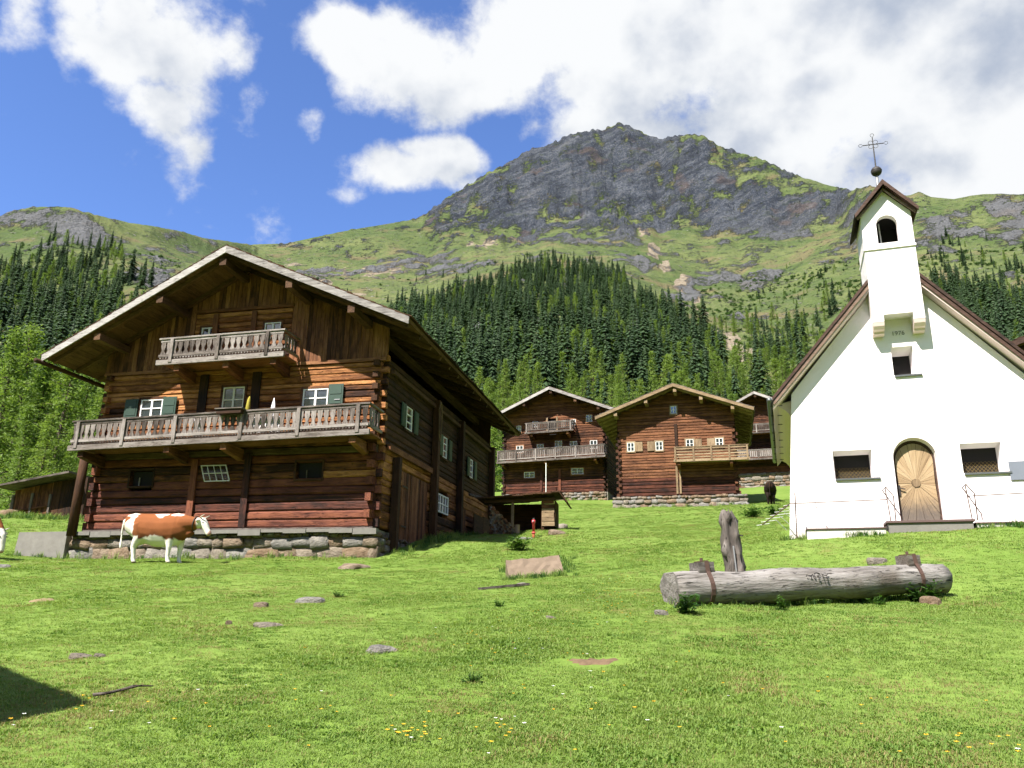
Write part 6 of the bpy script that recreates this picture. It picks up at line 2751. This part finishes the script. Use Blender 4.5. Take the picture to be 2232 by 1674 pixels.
def scatter_trees():
    # candidate places on a jittered grid over the slopes
    pts = []
    g = 6.3
    X, Y = np.meshgrid(np.arange(-640, 700, g), np.arange(60, 860, g))
    X = X + RNG.uniform(-.48, .48, X.shape) * g
    Y = Y + RNG.uniform(-.48, .48, Y.shape) * g
    X, Y = X.ravel(), Y.ravel()
    r = np.hypot(X, Y)
    keep = (np.abs(np.arctan2(X, Y)) < .66) & (r > 95) & (r < 860)
    X, Y, r = X[keep], Y[keep], r[keep]
    Z = height(X, Y)
    px, py, dep = project(np.stack([X, Y, Z], -1))
    nse = fbm(X / 40, Y / 40, 3, 201)
    knoll = inpoly(px, py, [(830, 705), (890, 668), (1010, 630), (1110, 592), (1205, 566), (1290, 572), (1345, 592), (1365, 625), (1420, 665), (1470, 690), (1545, 735), (1575, 790), (1640, 850), (1720, 930), (1720, 1080), (960, 1080), (880, 800)])
    left = inpoly(px, py, [(-80, 590), (40, 588), (110, 590), (180, 620), (260, 650), (300, 690), (330, 720), (330, 1010), (-80, 1010)])
    right = inpoly(px, py, [(1990, 560), (2060, 505), (2110, 540), (2180, 575), (2240, 535), (2330, 560), (2330, 1000), (1980, 1000), (1960, 680)])
    rsp = inpoly(px, py, [(1560, 680), (1700, 600), (1860, 560), (1960, 600), (1990, 1000), (1640, 1000), (1560, 780)])
    lsp = inpoly(px, py, [(-60, 520), (80, 520), (240, 540), (330, 620), (400, 640), (380, 700), (180, 640), (-60, 600)])
    alp = inpoly(px, py, [(560, 640), (800, 620), (1200, 550), (1340, 560), (1350, 600), (850, 690), (700, 720)]) | inpoly(px, py, [(1560, 560), (1860, 500), (2240, 500), (2240, 620), (1700, 640)])
    dens = np.zeros_like(px)
    dens = np.where(knoll, .92, dens)
    dens = np.where(left, .85, dens)
    dens = np.where(right, .75 * sstep(nse, .30, .48) + .10, dens)
    dens = np.where(rsp & ~knoll, .46 * sstep(nse, .43, .60) + .04, dens)
    dens = np.where(lsp & ~left, .75 * sstep(nse, .56, .62), dens)
    dens = np.where(alp & (dens == 0), .05, dens)
    # keep the gully below the scree and a small clearing open
    for (x, y, rx, ry) in ((1600, 765, 40, 40), (1520, 660, 40, 50), (1450, 580, 40, 40), (1245, 790, 22, 16)):
        dens *= 1 - np.exp(-(((px - x) / rx) ** 2 + ((py - y) / ry) ** 2))
    thin = np.clip(1.25 - r / 900, .45, 1)       # trees stand wider apart uphill
    ok = RNG.random(len(px)) < dens * thin
    X, Y, Z, r, px, py, nse = [q[ok] for q in (X, Y, Z, r, px, py, nse)]
    n = len(X)
    typ = np.zeros(n, int)      # 0 spruce, 1 larch
    u = RNG.random(n)
    typ[(u < .20)] = 1
    typ[(r < 230) & (u < .82)] = 1
    typ[(px > 1540) & (px < 1880) & (u < .62)] = 1
    typ[(px < 360) & (r < 160)] = 1
    h = np.where(typ == 0, RNG.uniform(13, 29, n), RNG.uniform(11, 22, n))
    h *= np.clip(1.15 - r / 1400, .6, 1) * np.clip(r / 280, .5, 1)
    h = np.where((px > 1540) & (px < 1880), h * .85, h)
    sparse = (inpoly(px, py, [(1540, 480), (2260, 480), (2260, 640), (1900, 620), (1560, 720)]) | inpoly(px, py, [(540, 560), (1360, 520), (1360, 580), (840, 700), (560, 760)]))
    h = np.where(sparse & ~inpoly(px, py, [(830, 705), (1205, 566), (1345, 592), (1545, 735), (1000, 1080)]), h * RNG.uniform(.35, .7, n), h)
    return X, Y, Z, r, px, py, typ, h


TX, TY, TZ, TR_, TPX, TPY, TT, TH_ = scatter_trees()
# a few larches set by hand where the photo shows single ones close to the houses
hand = [(10, 1045, 96, 19), (58, 1050, 90, 16), (112, 1050, 88, 17), (158, 1050, 96, 16), (196, 1060, 86, 13), (34, 1060, 78, 10), (86, 1065, 76, 9), (140, 1068, 76, 8), (-25, 1050, 88, 18), (178, 1066, 80, 9), (128, 1045, 104, 19),
        (1062, 990, 150, 16), (1040, 1000, 140, 12), (1260, 960, 150, 13), (1305, 965, 148, 12), (1400, 955, 160, 15), (1480, 950, 165, 16), (1525, 955, 160, 14), (1600, 960, 155, 12), (1650, 960, 150, 12), (1355, 955, 160, 13)]
HX = []
for x, y, rr_, hh in hand:
    d = ray(x, y)
    d = d / math.hypot(d[0], d[1])
    X_, Y_ = d[0] * rr_, d[1] * rr_
    HX.append((X_, Y_, gz(X_, Y_), rr_, hh, rr_ < 100))


def place_trees():
    rnd = random.Random(33)
    for (x, y, z, r, h, near) in HX:
        big = r < 200
        tr, cr = (BIG if big else LAR)[rnd.randrange(3)]
        lab = ('light green feathery larch close behind the left plank shed' if near else 'light green larch rising just behind the middle farmhouses')
        t = thing('larch_tree', lab, 'tree', (x, y, z - .3), rnd.uniform(0, 6.3), 'larches behind the plank shed' if near else 'larches behind the middle farmhouses')
        t.scale = (h * rnd.uniform(.95, 1.2), h * rnd.uniform(.95, 1.2), h)
        link('trunk', tr, t)
        link('crown', cr, t)
    # rank by apparent size; hide those behind the near houses from the count
    app = TH_ / TR_
    hid = inpoly(TPX, TPY - app * FPX * .8, [(100, 800), (500, 550), (890, 700), (1140, 980), (1060, 1200), (180, 1160)]) | inpoly(TPX, TPY - app * FPX * .8, [(1690, 860), (1920, 620), (2240, 820), (2240, 1160), (1700, 1160)])
    hid |= (TPX < -10) | (TPX > 2245)
    order = np.argsort(-(app * np.where(hid, 0, 1)))
    single = order[:280]
    rest = order[280:]
    sj = [joined_tree(p, 'spruce_tree') for p in SPR]
    lj = [joined_tree(p, 'larch_tree') for p in LAR]
    for k, i in enumerate(single):
        where = 'left' if TPX[i] < 500 else ('knoll' if TPX[i] < 1560 else 'right')
        if TT[i] == 0:
            nm, V, J = 'spruce_tree', SPR, sj
            lab = {'left': 'dark green spruce in the dense wood on the left slope', 'knoll': 'dark green spruce in the dense stand on the central knoll',
                   'right': 'dark green spruce on the open slope behind the chapel'}[where]
            grp = {'left': 'spruces of the left wood', 'knoll': 'spruces of the central knoll', 'right': 'spruces behind the chapel'}[where]
        else:
            nm, V, J = 'larch_tree', LAR, lj
            lab = {'left': 'light green larch among the spruces of the left slope', 'knoll': 'light green larch among the spruces of the central knoll',
                   'right': 'light green larch on the open slope behind the chapel'}[where]
            grp = {'left': 'larches of the left wood', 'knoll': 'larches of the central knoll', 'right': 'larches behind the chapel'}[where]
        v = rnd.randrange(len(V))
        w = TH_[i] * rnd.uniform(.85, 1.25)
        loc = (TX[i], TY[i], TZ[i] - .5)
        if k < 90:
            t = thing(nm, lab, 'tree', loc, rnd.uniform(0, 6.3), grp)
            link('trunk', V[v][0], t)
            link('crown', V[v][1], t)
        else:
            t = tag(link(nm, J[v], None, loc, (0, 0, rnd.uniform(0, 6.3))), lab, 'tree', grp)
        t.scale = (w, w, TH_[i])
    scatter('forest', np.stack([TX[rest], TY[rest], TZ[rest] - .5], -1), RNG.uniform(0, 6.3, len(rest)),
            np.stack([TH_[rest] * RNG.uniform(.85, 1.25, len(rest))] * 2 + [TH_[rest]], -1), np.where(TT[rest] == 0, RNG.integers(0, 4, len(rest)), 4 + RNG.integers(0, 3, len(rest))),
            sj + lj, 'mass of distant spruces and larches on the slopes')


def scatter(name, pts, rot, scl, idx, meshes, label, tilt=None):
    """one object of kind stuff: many small meshes set on points"""
    me = bpy.data.meshes.new(name)
    me.vertices.add(len(pts))
    me.vertices.foreach_set('co', np.asarray(pts, np.float32).ravel())
    a = me.attributes.new('rot', 'FLOAT_VECTOR', 'POINT')
    R_ = np.zeros((len(pts), 3), np.float32)
    R_[:, 2] = rot
    if tilt is not None:
        R_[:, :2] = tilt
    a.data.foreach_set('vector', R_.ravel())
    a = me.attributes.new('scl', 'FLOAT_VECTOR', 'POINT')
    a.data.foreach_set('vector', np.asarray(scl, np.float32).ravel())
    a = me.attributes.new('pick', 'INT', 'POINT')
    a.data.foreach_set('value', np.asarray(idx, np.int32))
    col = bpy.data.collections.new(name + '_kinds')
    for i, m in enumerate(meshes):
        o = bpy.data.objects.new('%s_kind_%03d' % (name, i), m)
        col.objects.link(o)
    ng = bpy.data.node_groups.new(name, 'GeometryNodeTree')
    ng.interface.new_socket('Geometry', in_out='INPUT', socket_type='NodeSocketGeometry')
    ng.interface.new_socket('Geometry', in_out='OUTPUT', socket_type='NodeSocketGeometry')
    N = ng.nodes
    gi, go = N.new('NodeGroupInput'), N.new('NodeGroupOutput')
    ci = N.new('GeometryNodeCollectionInfo')
    ci.inputs['Collection'].default_value = col
    ci.inputs['Separate Children'].default_value = True
    ci.inputs['Reset Children'].default_value = True
    ip = N.new('GeometryNodeInstanceOnPoints')
    ip.inputs['Pick Instance'].default_value = True

    def attr(nm, typ):
        q = N.new('GeometryNodeInputNamedAttribute')
        q.data_type = typ
        q.inputs['Name'].default_value = nm
        return next(s for s in q.outputs if s.enabled and s.name == 'Attribute')
    L = ng.links
    L.new(gi.outputs[0], ip.inputs['Points'])
    L.new(ci.outputs[0], ip.inputs['Instance'])
    L.new(attr('pick', 'INT'), ip.inputs['Instance Index'])
    L.new(attr('rot', 'FLOAT_VECTOR'), ip.inputs['Rotation'])
    L.new(attr('scl', 'FLOAT_VECTOR'), ip.inputs['Scale'])
    L.new(ip.outputs[0], go.inputs[0])
    o = link(name, me)
    md = o.modifiers.new('scatter', 'NODES')
    md.node_group = ng
    tag(o, label, kind='stuff')
    return o


place_trees()

# shrubs and saplings dotted over the open slopes
def shrub_mesh(seed, n=260, leaf=.12, mat='shrub_leaf'):
    rr = random.Random(seed)
    k = MB()
    for i in range(n):
        a, e = rr.uniform(0, 6.3), rr.uniform(0, 1) ** .7 * 1.4
        R = rr.uniform(.55, 1) * (1 + .25 * math.sin(3 * a + seed))
        p = Vector((math.cos(a) * math.cos(e) * R * .5, math.sin(a) * math.cos(e) * R * .5, math.sin(e) * R * .55))
        l = leaf * rr.uniform(.6, 1.3)
        v1 = Vector((rr.uniform(-1, 1), rr.uniform(-1, 1), rr.uniform(-.5, 1))).normalized() * l
        v2 = Vector((rr.uniform(-1, 1), rr.uniform(-1, 1), rr.uniform(-.5, 1))).normalized() * l
        k.add([p, p + v1, p + v2], [(0, 1, 2)])
    return k.mesh('shrub', mat)


def shrubs():
    n = 9000
    az = RNG.uniform(-.62, .62, n)
    r = np.sqrt(RNG.uniform(105 ** 2, 800 ** 2, n))
    X, Y = r * np.sin(az), r * np.cos(az)
    Z = height(X, Y)
    px, py, dep = project(np.stack([X, Y, Z], -1))
    nse = fbm(X / 30, Y / 30, 3, 301)
    d = np.zeros(n)
    d = np.where(inpoly(px, py, [(1480, 640), (1850, 560), (2240, 540), (2240, 1000), (1500, 1000)]), .85 * sstep(nse, .34, .56), d)
    d = np.where(inpoly(px, py, [(-10, 500), (400, 560), (420, 720), (-10, 640)]), .30 * sstep(nse, .45, .6), d)
    d = np.where(inpoly(px, py, [(540, 560), (1350, 500), (1500, 640), (850, 720), (700, 760)]), .10 * sstep(nse, .4, .6), d)
    d = np.where(inpoly(px, py, [(880, 930), (1720, 930), (1720, 1100), (880, 1100)]), .6, d)
    ok = RNG.random(n) < d
    X, Y, Z, r = X[ok], Y[ok], Z[ok], r[ok]
    s = RNG.uniform(1.2, 3.6, len(X))
    scatter('undergrowth', np.stack([X, Y, Z - .2], -1), RNG.uniform(0, 6.3, len(X)), np.stack([s * 1.2, s * 1.2, s * RNG.uniform(.7, 1.4, len(X))], -1),
            RNG.integers(0, 3, len(X)), [shrub_mesh(41), shrub_mesh(42), shrub_mesh(43)], 'low bushes scattered over the upper slopes')


shrubs()


# ------------------------------------------------------------------ grass, flowers, weeds
def tuft(seed, n, h, spread, width, mat='grass_leaf', lean=.5):
    rr = random.Random(seed)
    k = MB()
    for i in range(n):
        a, q = rr.uniform(0, 6.3), spread * math.sqrt(rr.random())
        x, y = q * math.cos(a), q * math.sin(a)
        b = rr.uniform(0, 6.3)
        dx, dy = math.cos(b), math.sin(b)
        hh = h * rr.uniform(.5, 1.25)
        l = hh * lean * rr.uniform(.3, 1.3)
        w = width * rr.uniform(.7, 1.3)
        px_, py_ = -dy * w, dx * w
        k.add([(x - px_, y - py_, -.01), (x + px_, y + py_, -.01), (x + dx * l * .35 - px_ * .7, y + dy * l * .35 - py_ * .7, hh * .6),
               (x + dx * l * .35 + px_ * .7, y + dy * l * .35 + py_ * .7, hh * .6), (x + dx * l, y + dy * l, hh)], [(0, 1, 3, 2), (2, 3, 4)])
    return k.mesh('tuft', mat)


def inside_house(X, Y):
    m = np.zeros(X.shape, bool)
    for fr, x0, x1, y0, y1 in ((FR_MAIN, -12.3, .15, -.05, 13.5), (FR_CHAPEL, -.1, 6.5, -.6, 8), (FR_B, -.3, 8.4, 0, 11), (FR_A, -.3, 9, 0, 11)):
        dx, dy = X - fr.O[0], Y - fr.O[1]
        u = dx * fr.u[0] + dy * fr.u[1]
        v = dx * fr.v[0] + dy * fr.v[1]
        m |= (u > x0) & (u < x1) & (v > y0) & (v < y1)
    return m


def meadow():
    n = 290000
    az = RNG.uniform(-.86, .86, n)
    q = RNG.random(n)
    r0, r1, e = 3.6, 62.0, 0.45
    r = (r0 ** e + q * (r1 ** e - r0 ** e)) ** (1 / e)
    X, Y = r * np.sin(az), r * np.cos(az)
    ok = ~inside_house(X, Y)
    soil = ground(1294, 1448)
    ok &= np.hypot((X - soil[0]) / .42, (Y - soil[1]) / .25) > RNG.uniform(.7, 1.2, n)
    X, Y, r = X[ok], Y[ok], r[ok]
    Z = height(X, Y)
    nse = fbm(X * .6, Y * .6, 3, 401)
    s = (.46 + .30 * sstep(nse, .35, .75)) * RNG.uniform(.75, 1.25, len(X))
    s *= np.clip(.8 + r / 45, .8, 1.7)
    pick = RNG.integers(0, 5, len(X))
    dryn, clon = fbm(X * .9 + 40, Y * .9, 4, 431), fbm(X * 1.4, Y * 1.4 + 17, 4, 441)
    u = RNG.random(len(X))
    pick = np.where(u < .07 + .55 * sstep(dryn, .58, .72), 5 + (pick % 2), pick)
    pick = np.where(RNG.random(len(X)) < .05 + .30 * sstep(clon, .58, .70), 7, pick)
    rim = RNG.random(len(X)) < .010
    s = np.where(rim, s * 1.7, s)
    scatter('grass', np.stack([X, Y, Z], -1), RNG.uniform(0, 6.3, len(X)), np.stack([s * 1.15, s * 1.15, s], -1), pick,
            [tuft(51, 16, .026, .10, .0036, lean=1.3), tuft(52, 18, .022, .11, .0040, lean=1.6), tuft(53, 14, .032, .09, .0032, lean=1.2), tuft(54, 20, .018, .12, .006, lean=1.8), tuft(55, 16, .024, .10, .004, lean=2.0),
             tuft(56, 14, .022, .10, .0034, 'dry_leaf', 1.8), tuft(57, 12, .030, .09, .003, 'dry_leaf', 1.4), tuft(58, 22, .022, .11, .009, 'clover_leaf', 1.2)],
            'short grazed meadow grass')
    # taller grass along walls, slab and trough
    P = []
    def along(a, b, k, wd):
        a, b = np.array(a), np.array(b)
        for _ in range(k):
            t = RNG.random()
            p = a + (b - a) * t
            P.append((p[0] + RNG.normal(0, wd), p[1] + RNG.normal(0, wd)))
    along(FR_MAIN.w(-12.2, -.45, 0), FR_MAIN.w(.4, -.45, 0), 60, .12)
    along(FR_MAIN.w(.6, .6, 0), FR_MAIN.w(.9, 13.6, 0), 170, .25)
    along(ground(1455, 1322), ground(2050, 1298), 200, .08)
    along(ground(1105, 1264), ground(1238, 1254), 70, .08)
    along(ground(1105, 1250), ground(1108, 1225), 40, .12)
    along(ground(1238, 1250), ground(1240, 1212), 40, .12)
    along(FR_CHAPEL.w(-.1, -.15, 0), FR_CHAPEL.w(2, -.65, 0), 60, .05)
    along(FR_CHAPEL.w(4, -.65, 0), FR_CHAPEL.w(6, -.65, 0), 50, .05)
    along(ground(10, 1128), ground(170, 1134), 160, .4)
    along(FR_B.w(-.5, -.6, 0), FR_B.w(8.6, -.6, 0), 40, .15)
    along(FR_A.w(0, -.6, 0), FR_A.w(8.6, -.6, 0), 60, .15)
    P = np.array(P)
    Z = height(P[:, 0], P[:, 1])
    s = RNG.uniform(.4, 1.15, len(P)) * np.clip(np.hypot(P[:, 0], P[:, 1]) / 22, .7, 1.5)
    scatter('tall_grass', np.stack([P[:, 0], P[:, 1], Z], -1), RNG.uniform(0, 6.3, len(P)), np.stack([s, s, s], -1), RNG.integers(0, 2, len(P)),
            [tuft(61, 22, .17, .09, .005, 'grass_leaf', .6), tuft(62, 18, .14, .09, .009, 'weed_leaf', .8)], 'tufts of longer grass along walls and trough')
    # flowers
    F = []
    def cl(x, y, k, sx, sy):
        for _ in range(k):
            F.append((x + RNG.normal(0, sx), y + RNG.normal(0, sy)))
    cl(1340, 1275, 60, 30, 26)
    cl(1330, 1320, 45, 40, 22)
    cl(1450, 1310, 22, 22, 14)
    cl(880, 1618, 22, 30, 16)
    cl(1080, 1610, 14, 30, 22)
    cl(1180, 1500, 20, 120, 60)
    cl(1250, 1350, 26, 80, 20)
    cl(2150, 1650, 12, 60, 14)
    cl(700, 1550, 26, 330, 60)
    cl(1700, 1560, 22, 300, 60)
    cl(1040, 1390, 20, 60, 20)
    cl(120, 1560, 10, 60, 30)
    F = [ground(min(2225, max(4, x)), min(1668, max(1232, y)), 45) for x, y in F]
    F = np.array(F)
    idx = np.where(RNG.random(len(F)) < .16, 1, 0)
    s = RNG.uniform(.7, 1.2, len(F))

    def flower(mat, r, h):
        k = MB()
        k.tube([(0, 0, 0), (.004, 0, h)], .0016, 3, False)
        o = len(k.v)
        for i in range(5):
            a = 2 * math.pi * i / 5
            b = a + .5
            c = a - .5
            k.add([(.004, 0, h), (.004 + r * math.cos(c), r * math.sin(c), h + r * .45), (.004 + r * 1.1 * math.cos(a), r * 1.1 * math.sin(a), h + r * .5), (.004 + r * math.cos(b), r * math.sin(b), h + r * .45)], [(0, 1, 2, 3)])
        me = k.mesh('flower', ['grass_leaf', mat])
        me.polygons.foreach_set('material_index', [0] * 3 + [1] * 5)
        return me
    scatter('flowers', F, RNG.uniform(0, 6.3, len(F)), np.stack([s, s, s], -1), idx, [flower('petal_yellow', .013, .07), flower('petal_white', .013, .06)],
            'yellow and white meadow flowers sprinkled in the grass')


meadow()


def broad_plant(px, py, h, label, seed, spread=.5, count=26):
    p = ground(px, py)
    rr = random.Random(seed)
    t = thing('weed_plant', label, 'plant', (p[0], p[1], p[2] - .02))
    st = MB()
    lv = MB()
    for i in range(count):
        a = rr.uniform(0, 6.3)
        R = spread * h * rr.uniform(.1, 1)
        zt = h * rr.uniform(.35, 1.05)
        tip = Vector((math.cos(a) * R, math.sin(a) * R, zt))
        st.tube([(tip.x * .3, tip.y * .3, 0), (tip.x * .7, tip.y * .7, zt * .6), tuple(tip)], [.006, .004, .002], 4, False)
        for j in range(7):
            b = rr.uniform(0, 6.3)
            q = tip.lerp(Vector((tip.x * .4, tip.y * .4, 0)), rr.uniform(0, .75))
            L = h * rr.uniform(.24, .42)
            d = Vector((math.cos(b), math.sin(b), rr.uniform(-.2, .5))).normalized()
            s = Vector((-d.y, d.x, 0)).normalized() * L * .24
            lv.add([q, q + d * L * .5 + s, q + d * L, q + d * L * .5 - s], [(0, 1, 2, 3)])
    st.obj('stems', 'weed_leaf', t)
    stuff(lv.obj('leaves', 'weed_leaf', t))
    return t


broad_plant(1492, 1338, .27, 'leafy dark green weed before the left strap of the trough', 1, .9, 34)
broad_plant(1702, 1331, .20, 'single leafy weed before the middle of the trough', 2, .6, 16)
broad_plant(1912, 1319, .17, 'low leafy weed before the right half of the trough', 3, .8, 16)
broad_plant(2012, 1312, .32, 'broad leafy weed clump at the right end of the trough', 4, 1.0, 46)
broad_plant(1128, 1200, .42, 'bushy weed clump at the foot of the woodpile', 5, .9, 60)
broad_plant(1642, 1128, .55, 'dark low shrub in the grass between farmhouse and chapel', 6, 1.2, 60)
broad_plant(1684, 1122, .5, 'smaller dark shrub close to the chapel corner', 7, 1.0, 40)
broad_plant(740, 1302, .12, 'small tuft of broad leaves beside the flat grey stone', 8, 1.2, 24)
broad_plant(1030, 1490, .09, 'dark tuft of coarse leaves in the near meadow', 9, 1.2, 26)
broad_plant(1088, 1322, .12, 'little leafy weed below the grey plank', 10, 1.0, 20)
